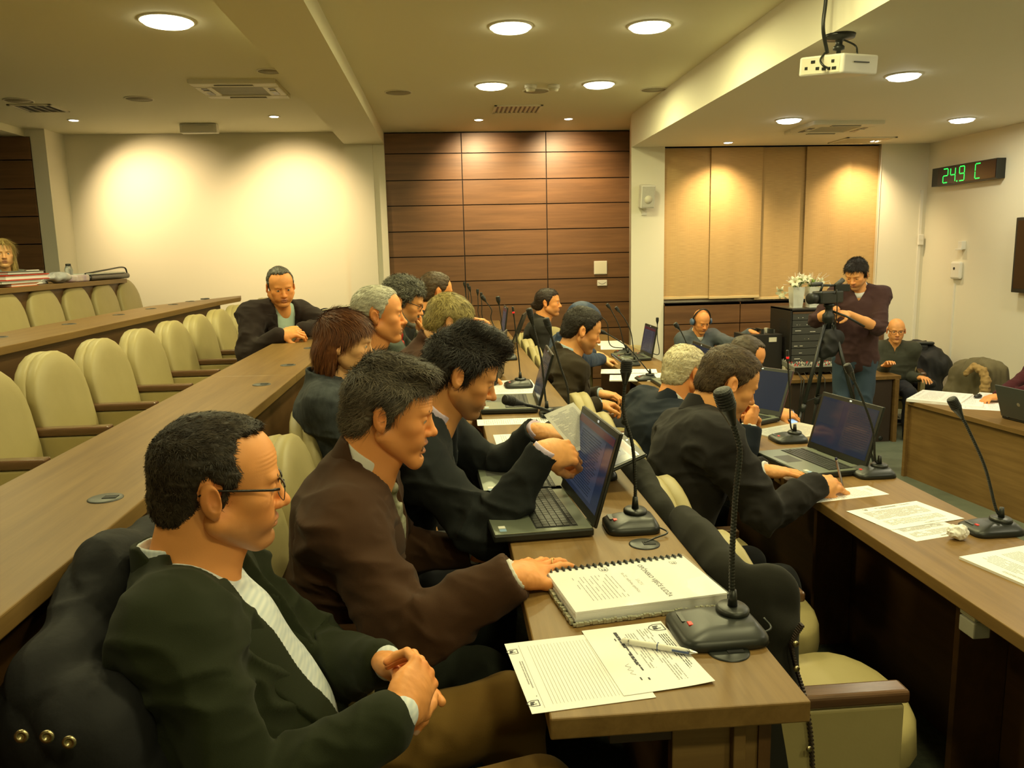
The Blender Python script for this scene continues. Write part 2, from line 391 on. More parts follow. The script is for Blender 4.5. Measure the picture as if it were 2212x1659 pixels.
def vent(px, py, Z, w, d, label, slats=9):
    x, y = onc(px, py, Z)
    t = empty('ceiling_vent', (x, y, Z), label=label, cat='vent')
    m = MB(); 
    for s in ((-w, -d, w, -d + .03), (-w, d - .03, w, d), (-w, -d, -w + .03, d), (w - .03, -d, w, d)): m.box(s[0], s[2], s[1], s[3], -.012, .01)
    m.build('frame', M_CARD, t, bevel=.003)
    MB().box(-w + .03, w - .03, -d + .03, d - .03, -.002, .004).build('dark_opening', M_DGREY, t)
    m = MB()
    for k in range(slats):
        u = -w + .04 + (2 * w - .08) * (k + .5) / slats
        m.box(-.012, .012, -d + .03, d - .03, -.001, .001, None, TR((u, 0, -.008), (0, .7, 0)))
    m.build('louvers', M_CARD, t)
vent(1117, 235, ZC, .25, .22, 'louvered ivory ceiling vent before the wood wall spotlights')
vent(84, 233, ZC, .20, .20, 'square louvered vent in the ceiling at the far left, by a spotlight', 4)
vent(1862, 302, ZR, .28, .22, 'square louvered vent in the lowered ceiling above the blinds')
GS = 'round speaker grilles in the ceiling'
M_GRIL = mat('speaker_grille', (0.42, 0.38, 0.26), 0.8, noise=(260, (0.25, 0.22, 0.15)))
for px, py, Z, lb in ((860, 199, ZC, 'round ceiling speaker grille between the beam and the middle downlights'), (1412, 193, ZC, 'round ceiling speaker grille beside the step to the lowered ceiling'),
                  (1158, 196, ZC, 'round ceiling speaker grille between two smoke detectors'), (300, 213, ZC, 'round ceiling speaker grille left of the square air conditioner'),
                  (40, 217, ZC, 'round ceiling speaker grille next to the square vent at far left'), (582, 153, ZC, 'small round ceiling grille just beyond the big downlight, touching the beam')):
    x, y = onc(px, py, Z); r = .115 if px != 582 else .09
    t = empty('ceiling_speaker', (x, y, Z), label=lb, cat='ceiling speaker', group=GS)
    MB().lathe([(r + .012, .01), (r + .012, -.006), (r, -.008), (r, .01)], 30).build('rim', M_CARD, t, smooth=True)
    MB().lathe([(r, .006), (r, -.004), (.001, -.010)], 30).build('grille', M_GRIL, t, smooth=True)
for px, lb in ((1146, 'white smoke detector left of the speaker grille in the middle ceiling'), (1196, 'white smoke detector right of the speaker grille in the middle ceiling')):
    x, y = onc(px, 184, ZC)
    t = empty('smoke_detector', (x, y, ZC), label=lb, cat='smoke detector', group='smoke detectors')
    MB().lathe([(.055, .0), (.055, -.02), (.05, -.03)], 24).build('base', M_WHITEP, t, smooth=True)
    MB().lathe([(.045, -.03), (.04, -.05), (.02, -.055)], 24).build('sensor_head', M_CARD, t, smooth=True)
# emergency light on the wall/ceiling edge
p = W(430, 268, Z=ZC)
t = empty('emergency_light', (p.x, p.y, ZC), label='long pale emergency light under the ceiling edge of the white wall', cat='emergency light')
MB().box(-.2, .2, -.05, .05, -.10, 0).build('housing', M_WHITEP, t, bevel=.01)
MB().box(-.17, .17, -.056, -.05, -.085, -.02).build('lens', mat('frosted_lens', (.7, .66, .55), .3), t, bevel=.002)
# ------------------------------------------------------------------ desks
D4, D5, D3, D2, D1 = EYE - .70, EYE - .87, EYE - .52, EYE - .34, EYE - .16
DP, DA = EYE - 1.28, EYE - 1.27
def row_desk(label, x0, x1, y0, y1, z, floor_z, panel_in=.05, ends=True, fins=(), group='long tiered desks', outline=None, joint=None):
    t = empty('long_desk', ((x0 + x1) / 2, y0, floor_z), label=label, cat='desk', group=group)
    ox, oy, oz = (x0 + x1) / 2, y0, floor_z
    top = MB()
    if outline: top.prism([(p[0] - ox, p[1] - oy) for p in outline], z - .036 - oz, z - oz, M_DESK)
    else:
        js = [y0] + list(joint or []) + [y1]
        for a, b in zip(js[:-1], js[1:]): top.box(x0 - ox, x1 - ox, a - oy + (.0008 if a != y0 else 0), b - oy, z - .036 - oz, z - oz, M_DESK)
    top.build('desktop', None, t, bevel=.003)
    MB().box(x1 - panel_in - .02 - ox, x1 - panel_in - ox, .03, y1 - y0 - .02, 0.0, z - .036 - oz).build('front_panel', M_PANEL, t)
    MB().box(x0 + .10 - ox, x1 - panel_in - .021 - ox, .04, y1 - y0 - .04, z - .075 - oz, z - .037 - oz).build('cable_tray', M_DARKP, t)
    for f in fins:
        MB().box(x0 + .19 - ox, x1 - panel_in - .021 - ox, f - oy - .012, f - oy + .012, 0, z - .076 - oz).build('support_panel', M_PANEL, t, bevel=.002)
    return t
d4 = row_desk('near long wood desk carrying the bound report, its short end facing the viewer', .135, .545, 1.10, 8.3, D4, T4, fins=(2.3, 3.9, 5.5), joint=(3.4, 5.7))
MB().box(.335 - .34, .49 - .34, .035, .06, 0, D4 - .04 - T4).build('end_panel', M_DESKX, d4, bevel=.002)
MB().box(.43 - .34, .45 - .34, .02, .035, 0, D4 - .04 - T4).build('end_batten', M_DESKX, d4, bevel=.002)
x, z = W(1645, 1556, Y=1.13).x, W(1645, 1556, Y=1.13).z
lb = MB().box(-.026, .026, -.001, 0, -.006, .006, M_CARD).box(-.024, -.006, -.0015, -.0005, -.004, .004, M_INK).box(.0, .02, -.0015, -.0005, -.002, .002, M_INKL)
lb.build('inventory_sticker', None, d4, loc=(x - .34, .0335, z - T4))
d5 = row_desk('long wood desk on the lower tier at right with papers and the man writing', 1.255, 1.67, .3, 8.2, D5, T5, fins=(1.25, 2.05, 2.95, 4.6, 6.2), joint=(3.0, 5.4))
row_desk('long bare wood desk directly behind the first occupied row of seats', -1.07, -.68, .35, 8.6, D3, T3, fins=(2, 4, 6), joint=(3.6, 6.1))
row_desk('second bare wood desk up the empty rows, narrowing at its far end', -2.22, -1.84, .4, 6.9, D2, T2, outline=[(-2.22, .4), (-1.84, .4), (-1.84, 6.6), (-1.80, 7.2), (-1.88, 7.55), (-2.0, 7.1), (-2.22, 6.2)])
row_desk('topmost wood desk at far left carrying folders and a laptop case', -3.3, -2.86, .4, 7.5, D1, T1)
# presidium desk, turned a little
PR = math.radians(6.2)
pd = empty('presidium_desk', (3.77, 6.2, 0), rz=PR, label='raised-front wood desk at right holding open binders and a black laptop', cat='desk')
MB().box(0, .75, -5.2, 0, DP - .036, DP, M_DESK).build('desktop', None, pd, bevel=.003)
MB().box(.03, .05, -5.18, -.03, 0, DP - .036).build('front_panel', M_DESK, pd)
MB().box(.0, .03, -.03, 0, 0, DP - .036).box(.03, .7, -.03, 0, 0, DP - .036).build('end_panel', M_DESK, pd)
# audio desk
ad = empty('audio_desk', (3.28, 7.3, 0), label='dark wood corner desk under the rack, mixer and cables before the blinds', cat='desk')
MB().prism([(0, 0), (1.12, .03), (1.12, 1.55), (.0, 1.55)], DA - .036, DA, M_DESK).build('desktop', None, ad, bevel=.003)
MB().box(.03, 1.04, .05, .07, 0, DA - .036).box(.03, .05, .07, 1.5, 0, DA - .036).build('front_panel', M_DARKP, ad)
MB().box(1.06, 1.10, .02, .6, 0, DA - .036).build('end_panel', M_DESK, ad, bevel=.002)

# ------------------------------------------------------------------ chairs
def back_outline(w, h, y0=0.0):
    pts = [(-w / 2 * .86, 0), (w / 2 * .86, 0), (w / 2, h * .32), (w / 2, h * .60)]
    for k in range(1, 12):
        a = PI * k / 12; pts.append((w / 2 * math.cos(a), h * .60 + h * .40 * math.sin(a)))
    pts += [(-w / 2, h * .60), (-w / 2, h * .32)]
    return pts
def cushion(outline, t, puff, rings=4):
    """soft panel: outline in (y,z), thickness along x, puffed centre"""
    vs = []; fs = []; n = len(outline); cy = sum(p[0] for p in outline) / n; cz = sum(p[1] for p in outline) / n
    prof = [(-t / 2, 0.97), (-t * .36, 1.0), (t * .3, 1.0), (t * .46, .97), (t * .5 + puff * .35, .90), (t * .5 + puff * .8, .66), (t * .5 + puff, .36)]
    for dx, s in prof:
        for y, z in outline: vs.append((dx, cy + (y - cy) * s, cz + (z - cz) * s))
    for i in range(len(prof) - 1):
        for k in range(n): fs.append((i * n + k, i * n + (k + 1) % n, (i + 1) * n + (k + 1) % n, (i + 1) * n + k))
    fs.append(tuple(range(n))[::-1]); fs.append(tuple((len(prof) - 1) * n + k for k in range(n)))
    return vs, fs
def make_chair(label, group, both=False, arm_w=.055):
    """auditorium seat facing +X; origin on the floor at the foot of the seat back; arm stands on the far (+Y) side"""
    t = empty('auditorium_chair', (0, 0, 0), label=label, cat='chair', group=group)
    R = TR((.035, 0, .39), (0, -.17, 0))
    ol = back_outline(.46, .515)
    vs, fs = cushion(ol, .046, .014); MB().add(vs, fs, None, R @ TR((.03, 0, 0))).build('backrest', M_CREAM, t, smooth=True)
    ol2 = back_outline(.475, .53)
    vs, fs = cushion(ol2, .050, .002); MB().add(vs, fs, None, R @ TR((-.010, 0, -.01))).build('back_shell', M_CREAM, t, smooth=True)
    so = [(-.21, .0), (.21, 0), (.22, .12), (.22, .28)] + [(.22 * math.cos(PI * k / 10), .30 + .13 * math.sin(PI * k / 10)) for k in range(11)] + [(-.22, .28), (-.22, .12)]
    vs, fs = cushion(so, .09, .02)
    T = Matrix(((0, 0, 1, 0), (0, 1, 0, 0), (1, 0, 0, 0), (0, 0, 0, 1)))   # x->z, z->x
    MB().add(vs, fs, None, TR((.03, 0, .385), (0, -.08, 0)) @ T).build('seat', M_CREAM, t, smooth=True)
    MB().box(.02, .30, -.19, .19, .24, .33).box(.06, .16, -.05, .05, 0, .24).build('seat_base', M_CREAM, t, bevel=.01)
    for s in ((1, -1) if both else (1,)):
        yy = .265 * s
        MB().box(-.01, .31, yy - arm_w / 2, yy + arm_w / 2, .595, .628).build('armrest', M_ARMW, t, bevel=.009, seg=3)
        MB().prism([(.03, .0), (.30, .0), (.30, .592), (.0, .592), (.0, .3)], -arm_w * .42, arm_w * .42, None, TR((0, yy, 0)) @ Matrix(((1, 0, 0, 0), (0, 0, -1, 0), (0, 1, 0, 0), (0, 0, 0, 1)))).build('side_panel', M_CREAM, t, bevel=.008, seg=3)
    return t
ordw = ['first', 'second', 'third', 'fourth', 'fifth', 'sixth', 'seventh', 'eighth', 'ninth', 'tenth', 'eleventh', 'twelfth', 'thirteenth', 'fourteenth', 'fifteenth']
used = [False]
proto = make_chair('x', 'y')
def chair(x, y, z, label, group, rz=0.0):
    global proto
    if not used[0]: o = proto; used[0] = True
    else: o = copy_tree(proto)
    o.location = (x, y, z); o.rotation_euler = (0, 0, rz); tag(o, label, 'chair', group); return o
# row behind the bare desk (empty seats): arm tips towards the viewer
P0 = .515
for i in range(13):
    y = 2.43 + P0 * (i - 1)
    far = i >= 8
    chair(-1.65, y, T3, ('empty cream seat with wooden arm in the lower empty row, %s from the near end' % ordw[i]) if i < 8 else 'cream seat at the far end of the lower empty row, by the lone man', 'empty cream seats of the lower row')
for i in range(9):
    y = 3.42 + .52 * i
    chair(-2.90, y, T2 + .02, 'empty cream seat in the upper row below the folders, %s from the near end' % ordw[i] if i < 6 else 'cream seat of the upper row at its far end', 'empty cream seats of the upper row')
n4 = ['under the man in the dark green jacket', 'under the man in the brown jacket', 'third from the near end', 'behind the red-haired woman', 'just beyond the red-haired woman', 'next but one beyond the red-haired woman']
for i in range(13):
    chair(-.495, 1.43 + P0 * i, T4, 'cream seat of the first occupied row, ' + (n4[i] if i < 6 else 'far along'), 'cream seats of the first occupied row')
n5 = ['nearest, with the zipped black coat over its back', 'second from the near end, under the long dark coat', 'third from the near end, behind the writing man', 'fourth from the near end, behind the white-haired man']
for i in range(11):
    o5 = chair(.702, 1.865 + .525 * i, T5, 'cream seat on the lower tier, ' + (n5[i] if i < 4 else 'farther along behind the near desk'), 'cream seats of the lower tier')
def near_arm(o):
    for ch in [x for x in bpy.data.objects if x.parent == o and x.name.split('.')[0] in ('armrest', 'side_panel')]:
        c = ch.copy(); COL.objects.link(c); c.parent = o; c.location = (0, -.53, 0)
for q in [x for x in bpy.data.objects if x.get('label', '').startswith('cream seat on the lower tier, nearest')]: near_arm(q)
for px, py, Y, lb in ((1212, 690, 7.6, 'free cream chair behind the man with the ponytail'), (1392, 730, 8.45, 'free cream chair behind the far laptop, by the white column')):
    p = W(px, py, Y=Y); chair(p.x - .1, Y, 0 if px > 1300 else T5, lb, 'free cream chairs at the far end', rz=-1.2)
p = W(1938, 850, Y=6.9)
chair(4.70, 8.02, 0, 'cream chair under the bald man with glasses', 'free cream chairs by the right wall', rz=-2.0)

# ---- round cable caps in the desk tops
def cap(x, y, z, label, group, cable=False):
    t = empty('desk_grommet', (x, y, z), label=label, cat='grommet', group=group)
    MB().lathe([(.037, -.006), (.037, .0015), (.034, .003), (.001, .0032)], 32).build('ring', M_DGREY if not cable else M_BLACK, t, smooth=True)
    MB().box(-.004, .026, -.011, .011, .0026, .0046).build('cable_slot', M_BLACKM, t, bevel=.0006)
    return t
for i, (px, py) in enumerate(((228, 1077), (565, 831), (622, 789), (670, 752))):
    p = W(px, py, Z=D3); cap(p.x, p.y, D3, 'round grey cable grommet in the bare desk, %s from the near end' % ordw[i], 'cable caps of the bare desk')
for i, (px, py) in enumerate(((60, 727), (200, 699), (302, 679), (369, 666), (416, 657), (456, 650), (487, 644))):
    p = W(px, py, Z=D2); cap(-2.08, p.y, D2, 'small dark cable grommet in the upper empty desk, %s from the near end' % ordw[i], 'cable caps of the upper desk')
p = W(1573, 1408, Z=D4); cap(p.x, p.y, D4, 'round black grommet with a microphone lead at the near desk end', 'cable caps of the front desk', True); CAP1 = p
p = W(1392, 1176, Z=D4); cap(p.x, p.y, D4, 'round black grommet between bound report and second microphone', 'cable caps of the front desk', True); CAP2 = p

# ------------------------------------------------------------------ gooseneck microphones
M_MESH = mat('microphone_grille', (0.02, 0.02, 0.018), 0.5, bump=(500, .6, .002))
def base_shape(w=.105, d=.15):
    b = MB()
    # wedge body: low front, hump at the back (x forward = towards speaker)
    rings = []; n = 28
    for z, s, dx in ((0, .97, 0), (.004, 1, 0), (.014, .985, 0), (.020, .90, -.003), (.028, .70, -.012), (.034, .52, -.020)):
        ring = []
        for k in range(n):
            a = 2 * PI * k / n; cx, cy = math.cos(a), math.sin(a); e = .38
            ring.append((dx + d / 2 * s * math.copysign(abs(cx) ** e, cx), w / 2 * s * math.copysign(abs(cy) ** e, cy), z))
        rings.append(ring)
    vs = [p for r in rings for p in r]; fs = []
    for i in range(len(rings) - 1):
        for k in range(n): fs.append((i * n + k, i * n + (k + 1) % n, (i + 1) * n + (k + 1) % n, (i + 1) * n + k))
    fs.append(tuple(range(n))[::-1]); fs.append(tuple((len(rings) - 1) * n + k for k in range(n)))
    return b.add(vs, fs)
def mic(base, stem0, pts, label, group, face=PI, head_r=.013, head_l=.048, ribs=True, ring=False, cable=None, thin=False, stem_r=.0048, w=.115, d=.14):
    """base: point on desk; pts: world points of the neck, the last two give the head's direction"""
    t = empty('conference_microphone', base, rz=face, label=label, cat='microphone', group=group)
    inv = (Matrix.Translation(base) @ Matrix.Rotation(face, 4, 'Z')).inverted()
    L = lambda p: inv @ Vector(p)
    body = base_shape(w, d).build('base', M_BLACK, t, smooth=True)
    s0 = L(stem0)
    MB().lathe([(.030, 0), (.030, .010), (.026, .014), (.001, .0145)], 28, None, TR((s0.x, s0.y, .030)) @ Matrix.Diagonal((1, 1.15, 1, 1))).build('neck_block', M_BLACK, t, smooth=True)
    MB().box(-.006, .006, -.0075, .0075, 0, .004).build('talk_button', M_RED, t, bevel=.0012, loc=(d * .30, w * .05, .0235))
    MB().box(-.013, .013, -.020, .020, 0, .0006).build('label_plate', M_DGREY, t, loc=(d * .30, -w * .17, .0245))
    wp = [L(p) for p in pts]; path = bez([Vector((s0.x, s0.y, .044))] + wp, 8)
    MB().tube([(s0.x, s0.y, .042), (s0.x, s0.y, .075)], [.0095, .0065], 14).build('collar', M_BLACK, t, smooth=True)
    b = MB(); 
    if ribs and stem_r > .004:
        P = []; R = []
        tot = sum((path[i + 1] - path[i]).length for i in range(len(path) - 1)); nseg = min(220, int(tot / .0032))
        acc = [0]
        for i in range(len(path) - 1): acc.append(acc[-1] + (path[i + 1] - path[i]).length)
        for k in range(nseg + 1):
            s = tot * k / nseg; i = max(j for j in range(len(acc)) if acc[j] <= s + 1e-9); i = min(i, len(path) - 2)
            u = (s - acc[i]) / max(1e-9, acc[i + 1] - acc[i]); P.append(path[i].lerp(path[i + 1], u)); R.append(stem_r * (1.0 if k % 2 else .86))
        b.tube(P, R, 10)
    else: b.tube(path, stem_r, 8)
    b.build('gooseneck', M_BLACK, t, smooth=not ribs)
    dr = (path[-1] - path[-3]).normalized(); e = path[-1]
    T = frame(e, dr, (0.1, .2, 1)) @ Matrix(((0, 0, 1, 0), (0, 1, 0, 0), (-1, 0, 0, 0), (0, 0, 0, 1)))
    r = head_r; l = head_l
    MB().lathe([(stem_r * 1.2, -.004), (stem_r * 1.3, .0), (r * .7, .35 * l), (r * .98, .62 * l), (r, .66 * l)], 20, None, T).build('head_cone', M_BLACK, t, smooth=True)
    prof = [(r, .66 * l)]
    nr = 5
    for k in range(nr):
        z = .66 * l + (k + .2) * l * .11 * 1.0; prof += [(r * 1.04, z), (r * 1.04, z + l * .06), (r * .93, z + l * .07), (r * .93, z + l * .10)]
    prof += [(r * 1.02, 1.24 * l), (r * .9, 1.32 * l), (r * .5, 1.37 * l), (.0005, 1.38 * l)]
    MB().lathe(prof, 20, None, T).build('grille_head', M_MESH, t, smooth=False)
    if ring: MB().lathe([(r * .75, .36 * l), (r * 1.05, .40 * l), (r * 1.05, .60 * l), (r * .8, .64 * l)], 16, None, T).build('light_ring', M_REDL, t, smooth=True)
    if cable: MB().tube(bez([L(p) for p in cable], 8), .0022, 8).build('lead', M_BLACK, t, smooth=True)
    return t
G = 'gooseneck conference microphones'
def mpts(Y0, lst, X0=None): return [W(px, py, Y=yy) for px, py, yy in lst]
# nearest, at the desk end
b0 = W(1546, 1362, Z=D4 + .005); b0.z = D4; s0 = W(1582, 1318, Z=D4 + .035); yb = s0.y
mic(b0, s0, [W(1581, 1215, Y=yb), W(1588, 1080, Y=yb), W(1598, 985, Y=yb), W(1594, 950, Y=yb), W(1582, 912, Y=yb - .005)], 'tall gooseneck microphone nearest the viewer, its ribbed head before the writing man', G,
    face=PI + .02, head_r=.0165, head_l=.050, cable=[W(1650, 1335, Z=D4 + .02), W(1663, 1360, Z=D4 + .008), W(1600, 1380, Z=D4 + .008), CAP1 + Vector((0, 0, .004))], stem_r=.0058, w=.145, d=.165)
b0 = W(1362, 1140, Z=D4); s0 = W(1372, 1105, Z=D4 + .035); yb = s0.y
mic(b0, s0, [W(1372, 1040, Y=yb), W(1366, 960, Y=yb), W(1347, 890, Y=yb), W(1350, 828, Y=yb)], 'black gooseneck microphone behind the near laptop screen, its head upright', G,
    face=PI, head_r=.0145, head_l=.045, cable=[W(1415, 1135, Z=D4 + .015), W(1442, 1150, Z=D4 + .01), W(1415, 1162, Z=D4 + .006), CAP2 + Vector((0, 0, .004))], w=.125, d=.135)
yb = 2.38; b0 = W(1300, 1032, Z=D4); b0 = Vector((.44, yb, D4))
mic(b0, Vector((.46, yb, D4)), [W(1300, 975, Y=yb - .02), W(1240, 918, Y=yb - .08), W(1180, 886, Y=yb - .15), W(1128, 872, Y=yb - .2)], 'black microphone bent level towards the dark-haired man, its base behind the laptop screen', G, head_r=.0135, head_l=.05)
b0 = W(1200, 898, Z=D4); s0 = W(1181, 886, Z=D4 + .035); yb = s0.y
mic(b0, s0, [W(1177, 850, Y=yb), W(1170, 780, Y=yb), W(1156, 720, Y=yb), W(1151, 700, Y=yb)], 'black microphone beside the second laptop, its head up against the wood wall', G, head_r=.0135, head_l=.05)
yb = 3.1; s0 = Vector((.47, yb, D4))
mic(Vector((.45, yb, D4)), W(1229, 893, Y=yb), [W(1226, 840, Y=yb), W(1210, 790, Y=yb), W(1194, 735, Y=yb), W(1190, 722, Y=yb)], 'dark microphone leaning left between the second laptop and the lower row', G, head_r=.0135, head_l=.05)
b0 = W(1120, 835, Z=D4); s0 = W(1124, 822, Z=D4 + .03); yb = s0.y
mic(b0, s0, [W(1122, 790, Y=yb), W(1116, 735, Y=yb), W(1111, 690, Y=yb), W(1110, 682, Y=yb)], 'slim microphone with a red light ring before the black laptop lid', G, head_r=.006, head_l=.035, ring=True, stem_r=.0032, w=.15, d=.15)
far4 = [((1006, 640), (1004, 615), (1015, 690)), ((1012, 645), (1011, 618), (1030, 688)), ((1019, 650), (1016, 625), (1034, 690)), ((1033, 660), (1032, 632), (1037, 692)), ((1041, 665), (1040, 640), (1042, 694)),
        ((1062, 670), (1050, 646), (1084, 716)), ((1083, 690), (1078, 652), (1093, 716))]
for i, (m_, h_, f_) in enumerate(far4):
    Y = 7.9 - i * .32 if i < 5 else (5.6, 5.2)[i - 5]
    f = Vector((.36 if i < 5 else .42, Y, D4)); f.x = max(.2, min(.5, W(f_[0], f_[1], Y=Y).x))
    lab = ('small far microphone against the wood wall, %s of five from the left' % ordw[i]) if i < 5 else ('leaning far microphone left of the slim red-ringed one', 'upright-tilted far microphone just left of the slim red-ringed one')[i - 5]
    mic(f, f + Vector((.02, 0, 0)), [W(m_[0], (m_[1] + f_[1]) / 2, Y=Y), W(*m_, Y=Y), W(h_[0], h_[1] + 6, Y=Y)], lab, G, head_r=.012 if i < 5 else .0145, head_l=.04, ribs=False, stem_r=.0035, ring=False)
# lower tier desk
def mic5(bpx, pts, label, Y=None, **k):
    b = W(*bpx, Z=D5) if Y is None else Vector((1.5, Y, D5))
    if Y is not None: b.x = max(1.32, min(1.6, W(*bpx, Y=Y).x))
    s = b + Vector((.03, .0, 0)); yb = b.y
    return mic(b, s, [W(px, py, Y=yb) for px, py in pts], label, G, **k)
mic5((1882, 1026), [(1890, 990), (1886, 930), (1864, 865), (1844, 820)], 'black microphone right of the open laptop on the lower desk', head_r=.0135, head_l=.05, cable=None, w=.13, d=.15)
mic5((1702, 952), [(1708, 920), (1706, 860), (1703, 800), (1702, 782)], 'slim straight microphone with a red light ring behind the lower desk laptop', head_r=.006, head_l=.04, ring=True, stem_r=.0036, w=.14, d=.15)
mic5((2140, 1148), [(2150, 1095), (2128, 1010), (2093, 930), (2077, 900)], 'black microphone at right by the crumpled paper', head_r=.0145, head_l=.05, w=.12, d=.16, cable=None)
mic5((1362, 760), [(1367, 745), (1362, 715), (1350, 690), (1339, 675)], 'small leaning microphone in front of the white column edge, nearer the laptop', Y=5.9, head_r=.013, head_l=.04, ribs=False, stem_r=.004)
mic5((1348, 760), [(1347, 740), (1338, 705), (1322, 673), (1319, 668)], 'small microphone behind the far open laptop, head tilted left', Y=6.3, head_r=.013, head_l=.04, ribs=False, stem_r=.004)
mic5((1345, 760), [(1318, 745), (1312, 700), (1296, 682), (1289, 676)], 'small arched microphone just right of the dark-haired man', Y=6.6, head_r=.013, head_l=.04, ribs=False, stem_r=.004)
mic5((1385, 775), [(1370, 765), (1350, 745), (1322, 727), (1312, 722)], 'low microphone bent left over the far papers', Y=5.2, head_r=.013, head_l=.04, ribs=False, stem_r=.004)
mic5((1424, 785), [(1423, 765), (1420, 730), (1420, 705), (1420, 700)], 'upright slim microphone against the white column', Y=6.4, head_r=.012, head_l=.04, ribs=False, stem_r=.0035)
mic5((1490, 790), [(1490, 770), (1482, 740), (1472, 718), (1468, 712)], 'small microphone leaning left before the man with headphones', Y=5.0, head_r=.014, head_l=.04, ribs=False, stem_r=.004)

# ------------------------------------------------------------------ laptops
M_SCR1 = mat('screen_blue_text', (0.01, 0.012, 0.02), 0.2, emit=(.010, .016, .034), estr=1.0)
M_SCR2 = mat('screen_page', (0.01, 0.012, 0.02), 0.25, emit=(.024, .032, .055), estr=1.0)
M_SCRD = mat('screen_dim', (0.012, 0.014, 0.02), 0.12, emit=(.012, .016, .028), estr=1.0)
M_SCRT = mat('screen_text_ink', (0.005, 0.006, 0.01), 0.4, emit=(.006, .01, .02), estr=1.0)
M_REDBAR = mat('screen_red_bar', (0.02, 0.005, 0.01), 0.25, emit=(.045, .006, .014), estr=1.0)
M_GLINT = mat('mark_with_glint', (0.7, 0.75, 0.8), 0.3, emit=(.5, .6, .7), estr=.5)  # metal glint given as a faint emission; the mark is no lamp
def laptop(c, rz, open_deg, label, screen='doc', w=.374, d=.25, shell=None, lid=None, group='open laptops on the desks', logo=False):
    """origin: middle of the hinge line on the desk; +x away from the hinge towards the user"""
    shell = shell or M_SILVER; lid = lid or M_BLACK
    t = empty('laptop', c, rz=rz, label=label, cat='laptop', group=group)
    MB().box(0, d, -w / 2, w / 2, .003, .022).build('base', M_BLACK, t, bevel=.004)
    MB().box(.003, d - .003, -w / 2 + .003, w / 2 - .003, .0215, .0245).build('palmrest', shell, t, bevel=.001)
    kb = MB().box(.035, .142, -w / 2 + .024, w / 2 - .024, .0244, .0252, M_BLACKM)
    for r in range(6):
        x = .038 + r * .0172; u = -w / 2 + .027; k = 0; tot = w - .054
        lens = [1] * 18 if r < 1 else [1.0] * 18
        if r == 5: lens = [1.2, 1, 1, 5.2, 1, 1, 1.2, 1, 1, 1, 1, 1.6]
        if r in (1, 2): lens = [1.2] + [1] * 12 + [1.5] + [1] * 3
        if r in (3, 4): lens = [1.7] + [1] * 11 + [2.0] + [1] * 3
        s = tot / sum(lens)
        for l in lens:
            kb.box(x, x + (.015 if r else .010), u + .0009, u + l * s - .0009, .0252, .0268); u += l * s
    n0 = len(kb.mats); kb.m = [kb.mi(M_BLACKM) if i < 6 else kb.mi(M_KEY) for i in range(len(kb.f))]
    kb.build('keyboard', None, t)
    MB().box(.158, .225, -.085, .015, .0244, .0250, M_DGREY).build('touchpad', mat('touchpad_grey', (.15, .17, .13), .35, metal=.3), t, bevel=.0005)
    if screen in ('doc', 'dim'):
        MB().box(.215, .232, w / 2 - .06, w / 2 - .042, .0244, .0248, M_WHITEP).box(.215, .232, w / 2 - .038, w / 2 - .02, .0244, .0248, mat('sticker_blue', (.25, .4, .6), .4)).build('stickers', None, t)
    a = math.radians(open_deg - 90)
    R = TR((0, 0, .022), (0, -a, 0)); h = d * .985
    lidt = MB().box(-.008, .0, -w / 2, w / 2, 0, h).build('screen_lid', lid, t, bevel=.003)
    lidt.matrix_local = R
    MB().box(0, .0025, -w / 2 + .002, w / 2 - .002, .003, h - .002).build('bezel', M_BLACK, lidt, bevel=.001)
    sm = {'doc': M_SCR1, 'dim': M_SCRD, 'off': M_SCRD}[screen]
    s = MB().box(.002, .0031, -w / 2 + .016, w / 2 - .016, .028, h - .018, sm)
    if screen == 'doc':
        s.box(.0031, .0034, -w / 2 + .05, w / 2 - .075, .040, h - .045, M_SCR2)
        s.box(.0031, .0034, -w / 2 + .016, w / 2 - .016, h - .040, h - .022, M_REDBAR)
        random.seed(3)
        for k in range(22):
            z = h - .055 - k * .0068
            s.box(.0034, .0036, -w / 2 + .065 + random.random() * .01, w / 2 - .095 - random.random() * .03, z, z + .0022, M_SCRT)
    if screen == 'dim':
        s.box(.0031, .0034, .0, w / 2 - .02, .05, h - .024, mat('screen_dim_page', (.012, .014, .02), .12, emit=(.018, .02, .027), estr=1.0))
        s.box(.0031, .0034, -w / 2 + .02, -.03, .12, h - .03, mat('screen_dim_page', (.012, .014, .02), .12, emit=(.018, .02, .027), estr=1.0))
        for k in range(16): s.box(.0034, .0036, .012, w / 2 - .03, .06 + k * .009, .0625 + k * .009, M_SCRT)
    s.build('display', None, lidt)
    MB().box(.0025, .0034, -.006, .006, h - .013, h - .007).build('webcam_mark', M_GLINT, lidt)
    if logo: MB().lathe([(.014, 0), (.014, .001), (.001, .0012)], 24, None, TR((-.008, 0, h * .5), (0, -PI / 2, 0))).build('round_emblem', M_STEEL, lidt)
    for yy in (-w / 2 + .05, w / 2 - .05): MB().tube([(-.004, yy - .02, .021), (-.004, yy + .02, .021)], .007, 12).build('hinge', shell, t, smooth=True)
    return t
